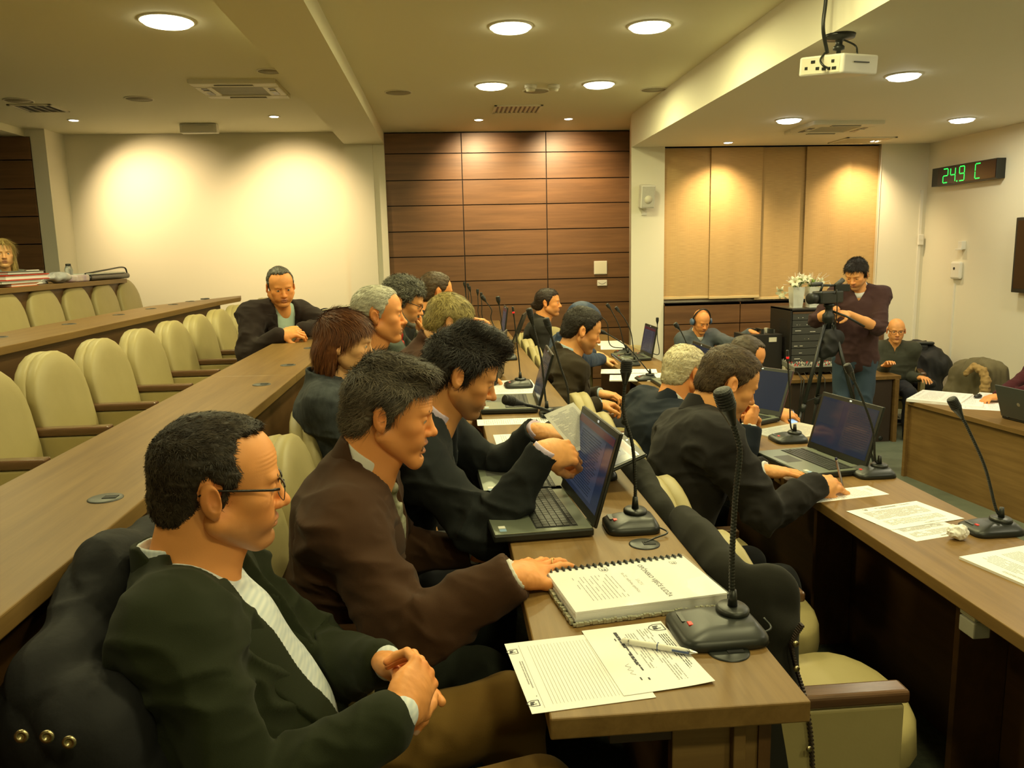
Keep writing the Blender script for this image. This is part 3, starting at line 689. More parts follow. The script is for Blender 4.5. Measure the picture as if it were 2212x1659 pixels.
# near laptop: hinge line between the two hinge corners
def lap_at(a, b, Z, rz_add=0.0):
    A, B = W(*a, Z=Z), W(*b, Z=Z); c = (A + B) / 2; d = B - A
    return Vector((c.x, c.y, Z - .022)), d.length, math.atan2(d.y, d.x)
c, l, ang = lap_at((1283, 1141), (1213, 1050), D4 + .022)
c = Vector((c.x, c.y, D4))
laptop(c, ang + PI / 2, 106, 'open laptop with a lit blue document on screen before the man in the brown jacket', 'doc')
laptop(Vector((.33, 2.38, D4)), PI + .03, 158, 'open laptop under the papers of the dark-haired man, mostly hidden', 'doc')
c, l, ang = lap_at((1168, 888), (1150, 838), D4 + .022)
laptop(Vector((c.x - .01, c.y - .05, D4)), ang + PI / 2, 106, 'open laptop with a dim screen beside the woman with red-brown hair', 'dim')
laptop(Vector((.28, 4.35, D4)), -PI / 2 + 2.97 - PI / 2 + PI, 96, 'black laptop with its dark lid square to the viewer on the front desk', 'off', shell=M_BLACK)
laptop(Vector((.45, 6.5, D4)), PI, 98, 'far open laptop with a bluish screen at the end of the front desk, left one', 'doc')
laptop(Vector((.50, 6.0, D4)), PI - .2, 112, 'far open laptop with a tilted pale screen next to the leaning microphone', 'dim')
c, l, ang = lap_at((1868, 1013), (1745, 966), D5 + .022)
laptop(Vector((c.x, c.y, D5)), ang + PI / 2, 106, 'open laptop with two dark windows on screen before the writing man', 'dim')
laptop(Vector((1.585, 4.95, D5)), PI, 99, 'open dark laptop on the lower desk beside the hooded man, seen edge on', 'dim')
laptop(Vector((1.60, 6.3, D5)), PI, 100, 'far laptop with a bluish screen before the free cream chair', 'doc')
laptop(Vector((1.56, 3.95, D5)), PI + .5, 112, 'laptop with a purplish lid standing behind the white-haired man', 'off', lid=mat('purple_lid', (.10, .045, .06), .35))
p = W(2163, 903, Z=DP) + Vector((.02, -.19, 0)); laptop(Vector((p.x, p.y, DP)), PR, 108, 'black laptop seen from behind on the desk at the right edge', 'off', lid=M_DGREY, logo=True, shell=M_BLACK)
# ------------------------------------------------------------------ people: shapes as smooth distance fields, meshed as one surface
A = lambda *v: np.array(v, dtype=np.float32)
def _n(v): v = np.asarray(v, dtype=np.float64); return v / max(1e-9, np.linalg.norm(v))
def ell(c, r, R=None, k=0.0, op='u'):
    c = A(*c); r = A(*r)
    if R is None:
        def f(X, Y, Z):
            x, y, z = X - c[0], Y - c[1], Z - c[2]
            k0 = np.sqrt((x / r[0]) ** 2 + (y / r[1]) ** 2 + (z / r[2]) ** 2); k1 = np.sqrt((x / r[0] ** 2) ** 2 + (y / r[1] ** 2) ** 2 + (z / r[2] ** 2) ** 2) + 1e-6
            return k0 * (k0 - 1) / k1
        e = r
    else:
        R = np.asarray(R, dtype=np.float32)
        def f(X, Y, Z):
            x, y, z = X - c[0], Y - c[1], Z - c[2]
            a = R[0, 0] * x + R[0, 1] * y + R[0, 2] * z; b = R[1, 0] * x + R[1, 1] * y + R[1, 2] * z; d = R[2, 0] * x + R[2, 1] * y + R[2, 2] * z
            k0 = np.sqrt((a / r[0]) ** 2 + (b / r[1]) ** 2 + (d / r[2]) ** 2); k1 = np.sqrt((a / r[0] ** 2) ** 2 + (b / r[1] ** 2) ** 2 + (d / r[2] ** 2) ** 2) + 1e-6
            return k0 * (k0 - 1) / k1
        e = np.sqrt(((R.T * r) ** 2).sum(1)) if True else r
    return (f, c - e, c + e, k, op)
def cone(a, b, ra, rb, k=0.0, op='u', n=None, s=1.0):
    """tapered capsule; optional flattening by s along unit axis n"""
    a = np.asarray(a, dtype=np.float32); b = np.asarray(b, dtype=np.float32)
    nn = None if n is None else np.asarray(_n(n), dtype=np.float32)
    ba = b - a; L2 = float(ba.dot(ba)) + 1e-9
    def f(X, Y, Z):
        x, y, z = X - a[0], Y - a[1], Z - a[2]
        t = np.clip((x * ba[0] + y * ba[1] + z * ba[2]) / L2, 0, 1)
        x = x - t * ba[0]; y = y - t * ba[1]; z = z - t * ba[2]; r = ra + (rb - ra) * t
        if nn is not None:
            q = (x * nn[0] + y * nn[1] + z * nn[2]) * (1 / s - 1)
            x = x + q * nn[0]; y = y + q * nn[1]; z = z + q * nn[2]
            return (np.sqrt(x * x + y * y + z * z) - r) * (s if s < 1 else 1)
        return np.sqrt(x * x + y * y + z * z) - r
    m = max(ra, rb) * max(1, s)
    return (f, np.minimum(a, b) - m, np.maximum(a, b) + m, k, op)
def fn(f, lo, hi, k=0.0, op='u'): return (f, A(*lo), A(*hi), k, op)
def comb(D, d, k, op):
    if op == 'u':
        if k <= 0: return np.minimum(D, d)
        h = np.clip(.5 + .5 * (D - d) / k, 0, 1); return D * (1 - h) + d * h - k * h * (1 - h)
    if op == 's': d = -d
    if k <= 0: return np.maximum(D, d)
    h = np.clip(.5 - .5 * (D - d) / k, 0, 1); return D * (1 - h) + d * h + k * h * (1 - h)
def evalp(shape, P):
    P = np.asarray(P, dtype=np.float32); X, Y, Z = P[..., 0], P[..., 1], P[..., 2]; D = np.full(X.shape, 1.0, np.float32)
    for f, lo, hi, k, op in shape: D = comb(D, f(X, Y, Z), k, op)
    return D
def vmesh(shape, h, lo=None, hi=None, clip=None):
    us = [s for s in shape if s[4] == 'u']
    if lo is None: lo = np.min([s[1] for s in us], 0) - 3 * h
    if hi is None: hi = np.max([s[2] for s in us], 0) + 3 * h
    lo = np.asarray(lo, dtype=np.float32); hi = np.asarray(hi, dtype=np.float32)
    n = np.ceil((hi - lo) / h).astype(int) + 1
    ax = [lo[i] + h * np.arange(n[i], dtype=np.float32) for i in range(3)]
    D = np.full(n, .5, np.float32)
    for f, a, b, k, op in shape:
        m = k + 2.5 * h
        i0 = [max(0, int((a[i] - m - lo[i]) / h)) for i in range(3)]; i1 = [min(n[i], int((b[i] + m - lo[i]) / h) + 2) for i in range(3)]
        if any(i1[i] <= i0[i] for i in range(3)): continue
        sl = tuple(slice(i0[i], i1[i]) for i in range(3))
        X = ax[0][sl[0]][:, None, None]; Y = ax[1][sl[1]][None, :, None]; Z = ax[2][sl[2]][None, None, :]
        D[sl] = comb(D[sl], np.broadcast_to(f(X, Y, Z), D[sl].shape), k, op)
    D[0] = D[-1] = .5; D[:, 0] = D[:, -1] = .5; D[:, :, 0] = D[:, :, -1] = .5
    g = openvdb.FloatGrid(.5); g.copyFromArray(np.ascontiguousarray(D))
    P, Q = g.convertToQuads(isovalue=0.0)
    P = np.asarray(P, dtype=np.float64) * h + lo; Q = np.asarray(Q, dtype=np.int64)
    if len(Q):
        a, b, c, d = P[Q[:, 0]], P[Q[:, 1]], P[Q[:, 2]], P[Q[:, 3]]
        vol = np.einsum('ij,ij->i', a, np.cross(b, c)).sum() + np.einsum('ij,ij->i', a, np.cross(c, d)).sum()
        if vol < 0: Q = Q[:, ::-1]
    return P, Q
def vnormals(P, Q):
    nr = np.cross(P[Q[:, 2]] - P[Q[:, 0]], P[Q[:, 3]] - P[Q[:, 1]]); N = np.zeros_like(P)
    for i in range(4):
        for j in range(3): N[:, j] += np.bincount(Q[:, i], nr[:, j], len(P))
    return N / (np.linalg.norm(N, axis=1)[:, None] + 1e-12)
_rs = np.random.RandomState(5); _lat = _rs.rand(32, 32, 32)
def vnoise(P, freq):
    p = np.asarray(P) * freq; i = np.floor(p).astype(int); f = p - i; f = f * f * (3 - 2 * f); o = 0
    for dx in (0, 1):
        for dy in (0, 1):
            for dz in (0, 1):
                w = (f[:, 0] if dx else 1 - f[:, 0]) * (f[:, 1] if dy else 1 - f[:, 1]) * (f[:, 2] if dz else 1 - f[:, 2])
                o = o + w * _lat[(i[:, 0] + dx) & 31, (i[:, 1] + dy) & 31, (i[:, 2] + dz) & 31]
    return o
def ridged(P, freq): return 1 - np.abs(2 * vnoise(P, freq) - 1)
def smooth_mesh(P, Q, it=1, lam=.5):
    for _ in range(it):
        S = np.zeros_like(P); C = np.zeros(len(P))
        for i in range(4):
            a, b = Q[:, i], Q[:, (i + 1) % 4]
            for j in range(3): S[:, j] += np.bincount(a, P[b, j], len(P)) + np.bincount(b, P[a, j], len(P))
            C += np.bincount(a, minlength=len(P)) + np.bincount(b, minlength=len(P))
        P = P * (1 - lam) + lam * S / np.maximum(C, 1)[:, None]
    return P
def mk(name, parts, mats, parent=None, col=None, flat=False):
    """parts: list of (P, Q, material index, colours or None) -> one object"""
    vs, fs, mi, cs = [], [], [], []; o = 0
    for P, Q, m, c in parts:
        vs.append(P); fs.append(Q + o); mi.append(np.full(len(Q), m) if np.isscalar(m) else m); o += len(P)
        cs.append(np.ones((len(P), 3)) if c is None else c)
    V = np.concatenate(vs); F = np.concatenate(fs); M = np.concatenate(mi)
    me = bpy.data.meshes.new(name); me.vertices.add(len(V)); me.vertices.foreach_set('co', V.astype(np.float32).ravel())
    me.loops.add(F.size); me.loops.foreach_set('vertex_index', F.astype(np.int32).ravel()); me.polygons.add(len(F))
    me.polygons.foreach_set('loop_start', np.arange(0, F.size, 4, dtype=np.int32)); me.polygons.foreach_set('loop_total', np.full(len(F), 4, dtype=np.int32))
    me.polygons.foreach_set('use_smooth', np.ones(len(F), bool) if not flat else np.zeros(len(F), bool))
    for m in mats: me.materials.append(m)
    me.polygons.foreach_set('material_index', M.astype(np.int32))
    if col:
        at = me.color_attributes.new('Col', 'FLOAT_COLOR', 'POINT')
        C = np.concatenate(cs); at.data.foreach_set('color', np.concatenate([C, np.ones((len(C), 1))], 1).astype(np.float32).ravel())
    me.update(calc_edges=True); me.validate()
    ob = bpy.data.objects.new(name, me); return link(ob, parent)
def xf(P, M):
    M = np.array(M); return P @ M[:3, :3].T + M[:3, 3]

# ---- heads (local frame: +x face, +y the person's left, +z up, origin between the ears)
def head_shape(o):
    f = o.get('fat', 1.0); nl = o.get('nose', 1.0); jw = o.get('jaw', 1.0); op = o.get('mouth', 0.0); eo = o.get('eyes', .0056)
    S = [ell((-.014, 0, .036), (.100, .078, .084)), ell((.030, 0, .030), (.060, .064, .068), k=.03),
         ell((.040, 0, -.030), (.048, .055 * f, .062), k=.03),
         ell((.020, 0, -.055), (.050, .056 * f, .045), k=.025)]
    for s in (1, -1):
        S += [ell((.054, s * .040 * f, -.020), (.028, .024, .020), k=.018), cone((-.004, s * .054 * f * jw, -.050), (.062, s * .016 * jw, -.100), .020 * f, .018, k=.026),
              ell((.066, s * .030 * f, -.052), (.022, .020 * f, .024), k=.02)]
    S += [ell((.076, 0, -.098), (.019, .022, .018), k=.016), ell((.070, 0, -.063), (.026, .030, .026), k=.016)]
    if op: S += [ell((.078, 0, -.104 - op), (.016, .024, .016), k=.02)]
    for s in (1, -1): S += [ell((.084, s * .026, .022), (.012, .024, .0085), R=[[1, s * .3, 0], [-s * .3, 1, .0], [0, 0, 1]], k=.014)]
    for s in (1, -1): S += [ell((.100, s * .031, .001), (.018, .020, .0135), k=.011, op='s')]
    S += [cone((.086, 0, .012), (.104 * 1 + .010 * (nl - 1), 0, -.026), .0085, .0105, k=.010), ell((.108 + .012 * (nl - 1), 0, -.032), (.0125, .0125, .0105), k=.008)]
    for s in (1, -1): S += [ell((.097, s * .0125, -.036), (.010, .0075, .0075), k=.006), ell((.101, s * .007, -.0435), (.0055, .0035, .003), k=.002, op='s')]
    for s in (1, -1):
        S += [ell((.0775, s * .0315, .002), (.0145, .0150, .0135), k=.003), ell((.0915, s * .0335, .0005 - o.get('look', 0.0)), (.0085, .0150, eo), k=.0015, op='s')]
    S += [ell((.0925, 0, -.0600), (.0085, .0215, .0052), k=.005), ell((.0905, 0, -.0715 - op * .9), (.0085, .0185, .0060), k=.005)]
    S += [ell((.101, 0, -.0655 - op * .45), (.014, .0235, .0013 + op * .5), k=.002, op='s')]
    S += [ell((.092, 0, -.081 - op), (.008, .018, .004), k=.006, op='s')]
    for s in (1, -1):      # ears
        y = .0800
        R = np.array([[.97, 0, .22], [0, 1, 0], [-.22, 0, .97]]) @ np.array([[.90, s * .43, 0], [-s * .43, .90, 0], [0, 0, 1]])
        S += [ell((-.016, s * (y + .004), -.004), (.0185, .0075, .031), R=R, k=.004), ell((-.010, s * (y + .0125), -.001), (.0105, .0060, .019), R=R, k=.003, op='s'),
              ell((-.010, s * (y + .004), -.012), (.006, .006, .007), k=.003), ell((-.008, s * (y + .003), -.028), (.008, .006, .010), k=.004)]
    return S
def head_col(P, o):
    base = np.array(o.get('skin', (.56, .30, .165))); C = np.tile(base, (len(P), 1))
    x, y, z = P[:, 0], P[:, 1], P[:, 2]; op = o.get('mouth', 0)
    g = lambda cx, cy, cz, r: np.exp(-(((x - cx) ** 2 + (np.abs(y) - cy) ** 2 + (z - cz) ** 2) / r ** 2))
    red = .55 * g(.11, 0, -.032, .02) + .35 * g(.07, .045, -.03, .028) + .55 * g(-.012, .082, 0, .035)
    C *= (1 - red[:, None] * np.array([-.03, .22, .28]))
    lip = np.exp(-((np.abs(y) / .021) ** 4)) * (x > .085) * ((np.abs(z + .0585) < .0065) | (np.abs(z + .0725 + op) < .007))
    C = C * (1 - .75 * lip[:, None]) + .75 * lip[:, None] * np.array([.42, .16, .11])
    st = o.get('stubble', 0.0)
    if st:
        m = np.clip((-.040 - z - .25 * np.clip(x - .05, 0, 1)) / .028, 0, 1) * np.clip((x + .004) / .02, 0, 1) * (z > -.135) * (1 - lip)
        m2 = (x > .088) * (np.abs(z + .048) < .006) * (np.abs(y) < .028)
        m = np.maximum(m, m2) * st
        C = C * (1 - m[:, None]) + m[:, None] * np.array(o.get('stubcol', (.13, .10, .075)))
    C *= (1 + .10 * (vnoise(P, 60) - .5) + .12 * (vnoise(P + 5, 22) - .5))[:, None]
    mo = (x > .07) * (np.abs(z + .0655 + op * .45) < .0025 + op * .5) * (np.abs(y) < .022) * (x < .0925)
    C = C * (1 - .8 * mo[:, None])
    return np.clip(C, 0, 1)
def eyeballs(o):
    out = []; n, m = 14, 10
    for s in (1, -1):
        vs = []; 
        for i in range(m + 1):
            for k in range(n):
                a = PI * i / m; b = 2 * PI * k / n
                vs.append((math.cos(a), math.sin(a) * math.cos(b), math.sin(a) * math.sin(b)))
        V = np.array(vs); F = np.array([(i * n + k, i * n + (k + 1) % n, (i + 1) * n + (k + 1) % n, (i + 1) * n + k) for i in range(m) for k in range(n)])
        lk = o.get('look', 0.0) * 30; c, sn = math.cos(lk), math.sin(lk); V2 = V.copy(); V2[:, 0] = V[:, 0] * c + V[:, 2] * sn; V2[:, 2] = -V[:, 0] * sn + V[:, 2] * c
        C = np.tile([.62, .58, .50], (len(V), 1)); C[V[:, 0] > .86] = o.get('iris', (.05, .03, .02)); C[V[:, 0] > .965] = (.004, .004, .004)
        out.append((V2 * .0125 + np.array((.0775, s * .0315, .002)), F, 1, C))
    return out
def poly_sd(pts):
    pts = np.array(pts, dtype=np.float32)
    def sd(X, Z):
        d = np.full(np.broadcast(X, Z).shape, 1e9, np.float32); s = np.ones(d.shape, np.float32); n = len(pts)
        for i in range(n):
            a, b = pts[i], pts[i - 1]; e = b - a; wx, wz = X - a[0], Z - a[1]
            t = np.clip((wx * e[0] + wz * e[1]) / (e[0] ** 2 + e[1] ** 2 + 1e-12), 0, 1)
            d = np.minimum(d, (wx - e[0] * t) ** 2 + (wz - e[1] * t) ** 2)
            c1, c2, c3 = Z >= a[1], Z < b[1], e[0] * wz > e[1] * wx
            s = np.where((c1 & c2 & c3) | (~c1 & ~c2 & ~c3), -s, s)
        return s * np.sqrt(d)
    return sd
HAIR = {
 'short': [(.078, .088), (.060, .072), (.048, .055), (.036, .030), (.020, .012), (.010, -.010), (.000, -.012), (-.004, .012), (-.022, .034), (-.036, .015), (-.038, -.02), (-.055, -.062), (-.110, -.075), (-.16, .0), (-.14, .16), (.05, .17), (.115, .13)],
 'receding': [(.068, .100), (.030, .092), (.022, .062), (.040, .040), (.026, .020), (.014, .008), (.010, -.022), (.000, -.026), (-.004, .012), (-.022, .034), (-.036, .015), (-.038, -.02), (-.055, -.066), (-.110, -.080), (-.16, .0), (-.14, .16), (.05, .17), (.10, .13)],
 'full': [(.094, .066), (.066, .060), (.052, .050), (.042, .030), (.022, .012), (.012, -.022), (.000, -.026), (-.004, .010), (-.020, .030), (-.036, .012), (-.038, -.03), (-.052, -.080), (-.115, -.095), (-.17, .0), (-.15, .18), (.05, .19), (.14, .15)],
 'bob': [(.098, .064), (.066, .048), (.040, .018), (.014, -.004), (-.006, -.014), (-.012, -.040), (-.016, -.090), (-.03, -.125), (-.07, -.14), (-.13, -.12), (-.17, .0), (-.15, .18), (.05, .19), (.14, .13)],
 'pixie': [(.098, .048), (.066, .030), (.050, .008), (.030, .000), (.016, -.030), (.004, -.036), (-.008, -.005), (-.024, .015), (-.036, -.005), (-.040, -.045), (-.052, -.090), (-.115, -.095), (-.17, .0), (-.15, .18), (.05, .19), (.14, .13)],
 'fringe': [(.020, .062), (.016, .020), (.010, .0), (.006, -.018), (-.004, -.020), (-.010, .012), (-.022, .030), (-.036, .012), (-.040, -.03), (-.055, -.070), (-.110, -.080), (-.16, .0), (-.125, .045), (-.10, .072), (-.05, .076)],
 'long': [(.090, .080), (.064, .070), (.056, .02), (.050, -.040), (.040, -.12), (.02, -.20), (-.05, -.24), (-.13, -.22), (-.17, .0), (-.15, .18), (.05, .19), (.14, .13)],
}
def hair_parts(o, h):
    st = o.get('hair', 'short')
    if st is None: return []
    sc, th = o.get('puff', (0, 0, 0)), o.get('thick', .009)
    poly = poly_sd(HAIR[st]); S = [ell((-.014, 0, .036), (.100 + th * .7, .078 + th * .55, .084 + th)), ell((.030, 0, .034), (.060 + th, .064 + th * .7, .068 + th), k=.03), ell((-.055, 0, -.03), (.055 + th * .6, .056 + th * .5, .055), k=.03)]
    if st in ('short', 'receding', 'full', 'pixie', 'fringe'):
        for s in (1, -1): S.append(ell((.008, s * .060, .0), (.026, .013 + th * .2, .045), k=.012))
    for e in o.get('tufts', []): S.append(ell(*e, k=.03))
    if st == 'bob': S += [ell((-.03, s * .062, -.045), (.068, .034, .085), k=.03) for s in (1, -1)] + [ell((-.065, 0, -.05), (.055, .075, .08), k=.03)]
    if st == 'long': S += [ell((-.01, s * .066, -.10), (.050, .028, .14), k=.03) for s in (1, -1)] + [ell((-.06, 0, -.08), (.05, .07, .13), k=.03)]
    if st == 'bob' or st == 'long':   # open the face
        S.append(ell((.085, 0, -.05), (.055, .068, .115), k=.012, op='s')) if st == 'long' else None
    S.append(fn(lambda X, Y, Z: poly(X + .0035 * np.sin(Y * 310 + Z * 140) + 9.0 * np.abs(Y) * np.clip(.078 - np.abs(Y), 0, 1) * (X > .02), Z + .12 * np.clip(.03 - np.abs(Y), 0, 1) * (X > .06) + .003 * np.sin(Y * 270 + X * 190)), (-.3, -.3, -.3), (.3, .3, .3), k=.016, op='i'))
    lo = (-.17, -.13, -.27 if st == 'long' else -.17); hi = (.16, .13, .20)
    P, Q = vmesh(S, h, lo, hi)
    if len(P) == 0: return []
    N = vnormals(P, Q); a = o.get('rough', .004)
    sq = P * np.array([.55, 1.0, 1.0]) if st in ('short', 'receding', 'full', 'pixie', 'fringe') else P * np.array([1, 1, .16])
    P = P + N * (a * (vnoise(sq, 150) - .35) + a * .9 * (vnoise(sq, 60) - .5))[:, None]
    hc = np.array(o.get('haircol', (.02, .014, .01))); g = np.array(o.get('greycol', hc * 1.6)); gm = o.get('grey', .3)
    def colf(P, seed=0):
        m = np.clip(vnoise(P * np.array([.4, 1.5, 1.5]) + seed, 90) * 1.6 - .8 + gm + o.get('sidegrey', 0) * np.clip((.05 - P[:, 2]) / .08, 0, 1), 0, 1)[:, None]
        return hc * (1 - m) + g * m
    parts = [(P, Q, 0, colf(P))]
    ns = o.get('strands', 0)
    if ns:
        idx = _rs.randint(0, len(Q), ns); q = Q[idx]; w = _rs.dirichlet((1, 1, 1, 1), ns)
        p = sum(P[q[:, i]] * w[:, i:i + 1] for i in range(4)); nn = sum(N[q[:, i]] for i in range(4)); nn /= np.linalg.norm(nn, axis=1)[:, None]
        ok = ~((np.abs(p[:, 1]) > .068) & (p[:, 0] > -.048) & (p[:, 0] < .006) & (p[:, 2] > -.04) & (p[:, 2] < .034)); p, nn = p[ok], nn[ok]; ns = len(p)
        cd = np.array(o.get('comb', (-.7, 0, -.45)))
        d = np.tile(cd, (ns, 1)).astype(float); fr = o.get('combtop')
        if fr is not None:
            t = np.clip((p[:, 2] - .06) / .04, 0, 1)[:, None]; d = d * (1 - t) + np.array(fr) * t
        d += _rs.normal(0, o.get('mess', .22), (ns, 3)); d -= nn * np.einsum('ij,ij->i', d, nn)[:, None]
        d /= np.linalg.norm(d, axis=1)[:, None] + 1e-9
        L = o.get('slen', .014) * _rs.uniform(.6, 1.3, ns)[:, None]; lift = o.get('lift', .3)
        sd = np.cross(d, nn); sd /= np.linalg.norm(sd, axis=1)[:, None] + 1e-9; wd = o.get('swid', .0006)
        p0 = p - nn * .001; p1 = p0 + (d + nn * lift).astype(float) * L * .5; p2 = p1 + (d + nn * lift * .1) * L * .5
        V = np.stack([p0 - sd * wd, p0 + sd * wd, p1 + sd * wd * .8, p1 - sd * wd * .8, p2 + sd * wd * .15, p2 - sd * wd * .15], 1).reshape(-1, 3)
        b = np.arange(ns)[:, None] * 6; F = np.concatenate([b + np.array([[0, 1, 2, 3]]), b + np.array([[3, 2, 4, 5]])])
        c = colf(p, 3) * _rs.uniform(.6, 1.5, (ns, 1)); parts.append((V, F, 0, np.repeat(c, 6, 0)))
    return parts
def brows(o):
    b = []
    S = []
    for s in (1, -1):
        z = .019 + o.get('brow', 0)
        S += [cone((.0945, s * .012, z), (.090, s * .034, z + .006), .0050, .0048, k=.004, n=(1, 0, 0), s=.7), cone((.088, s * .034, z + .006), (.072, s * .050, z - .001), .0036, .002, k=.004)]
    if o.get('moustache'): S += [cone((.098, s * .002, -.050), (.088, s * .024, -.056), .006, .004, k=.006) for s in (1, -1)]
    if o.get('beard'):
        S += [cone((.0, s * .066, -.045), (.058, s * .036, -.100), .012, .014, k=.02) for s in (1, -1)] + [ell((.080, 0, -.104), (.020, .034, .020), k=.02)]
    P, Q = vmesh(S, .0022 if o.get('h', .003) < .003 else .0032); c = np.array(o.get('browcol', o.get('haircol', (.02, .014, .01))))
    N = vnormals(P, Q); P = P + N * (.0016 * (vnoise(P, 400) - .5))[:, None]
    return (P, Q, 0, np.tile(c, (len(P), 1)) * (.7 + .6 * vnoise(P, 300))[:, None])

# ---- hands (local frame: +x to the fingertips, +y thumb side, +z back of the hand, origin at the wrist)
def hand_shape(curl=(.35, .45, .3), thumb=(.6, .7, -.35), spread=.08, arm=.10, fc=None, side=1):
    S = [cone((-arm, 0, 0), (.0, 0, 0), .0255, .0255, n=(0, 0, 1), s=.85), cone((0, 0, 0), (.03, 0, 0), .026, .030, k=.015, n=(0, 0, 1), s=.6),
         ell((.048, .004, -.001), (.046, .041, .0165), k=.02), ell((.025, .022, -.008), (.030, .018, .015), k=.015), ell((.03, -.024, -.007), (.034, .014, .014), k=.012)]
    names = [(.030, .086, .044, .026, .021, .0098), (.0105, .090, .048, .029, .023, .0100), (-.0095, .087, .044, .027, .022, .0095), (-.0285, .079, .034, .021, .019, .0084)]
    tips = []
    for i, (y, x0, a, b, c, r) in enumerate(names):
        cu = fc[i] if fc else curl; d = np.array([1.0, spread * (1.4 - i) * 1.0, 0]); d /= np.linalg.norm(d); p = np.array([x0, y, 0.0]); ang = 0
        S.append(cone((x0 * .45, y * .62, .001), tuple(p), r * .95, r * 1.08, k=.008))
        for L, q, rr0, rr1 in ((a, cu[0], 1.0, .93), (b, cu[1], .95, .86), (c, cu[2], .87, .72)):
            ang += q; e = p + L * np.array([d[0] * math.cos(ang), d[1] * math.cos(ang), -math.sin(ang)])
            S.append(cone(p, e, r * rr0, r * rr1, k=.0035)); p = e
        tips.append((p, ang, r, d))
    p = np.array([.018, .030, -.008]); d = _n(thumb); e = p + d * .040; S.append(cone(p, e, .0155, .0125, k=.012))
    d2 = _n(np.array(d) * .8 + np.array([.45, -.12, -.15])); e2 = e + d2 * .032; S.append(cone(e, e2, .0122, .0108, k=.004))
    d3 = _n(d2 + np.array([.25, -.2, -.1])); e3 = e2 + d3 * .024; S.append(cone(e2, e3, .0108, .0082, k=.004))
    return S, tips
def hand_mesh(wrist, direc, dorsal, side, h=.003, skin=(.56, .30, .165), scale=1.0, **kw):
    """side: +1 = left hand (thumb on its local +y), -1 = right hand (mirrored)"""
    S, tips = hand_shape(**kw); P, Q = vmesh(S, h); P = smooth_mesh(P, Q, 1, .4)
    C = np.tile(np.array(skin), (len(P), 1)); r = np.zeros(len(P))
    for p, ang, rr, d in tips: r = np.maximum(r, np.exp(-((P - p) ** 2).sum(1) / .012 ** 2))
    kn = np.exp(-((P[:, 0] - .088) / .012) ** 2) * (P[:, 2] > 0); r = np.maximum(r, kn * .6)
    C *= 1 - r[:, None] * np.array([-.04, .16, .2]); C *= (1 + .14 * (vnoise(P, 90) - .5))[:, None]
    N = vnormals(P, Q); P = P + N * (.0010 * (vnoise(P * np.array([1.6, .6, 1]), 120) - .5))[:, None]
    for p, ang, rr, d in tips:   # nails
        up = np.array([math.sin(ang) * d[0], 0, math.cos(ang)]); q = p + up * rr * .62 ; m = ((P - q) ** 2).sum(1) < (rr * .62) ** 2
        C[m] = np.array([.66, .42, .30])
    if side < 0: P = P * np.array([1, -1, 1]); Q = Q[:, ::-1]
    M = frame(Vector(wrist), Vector(direc), Vector(dorsal)) @ Matrix.Scale(scale, 4)
    return (xf(P, M), Q, 0, np.clip(C, 0, 1))

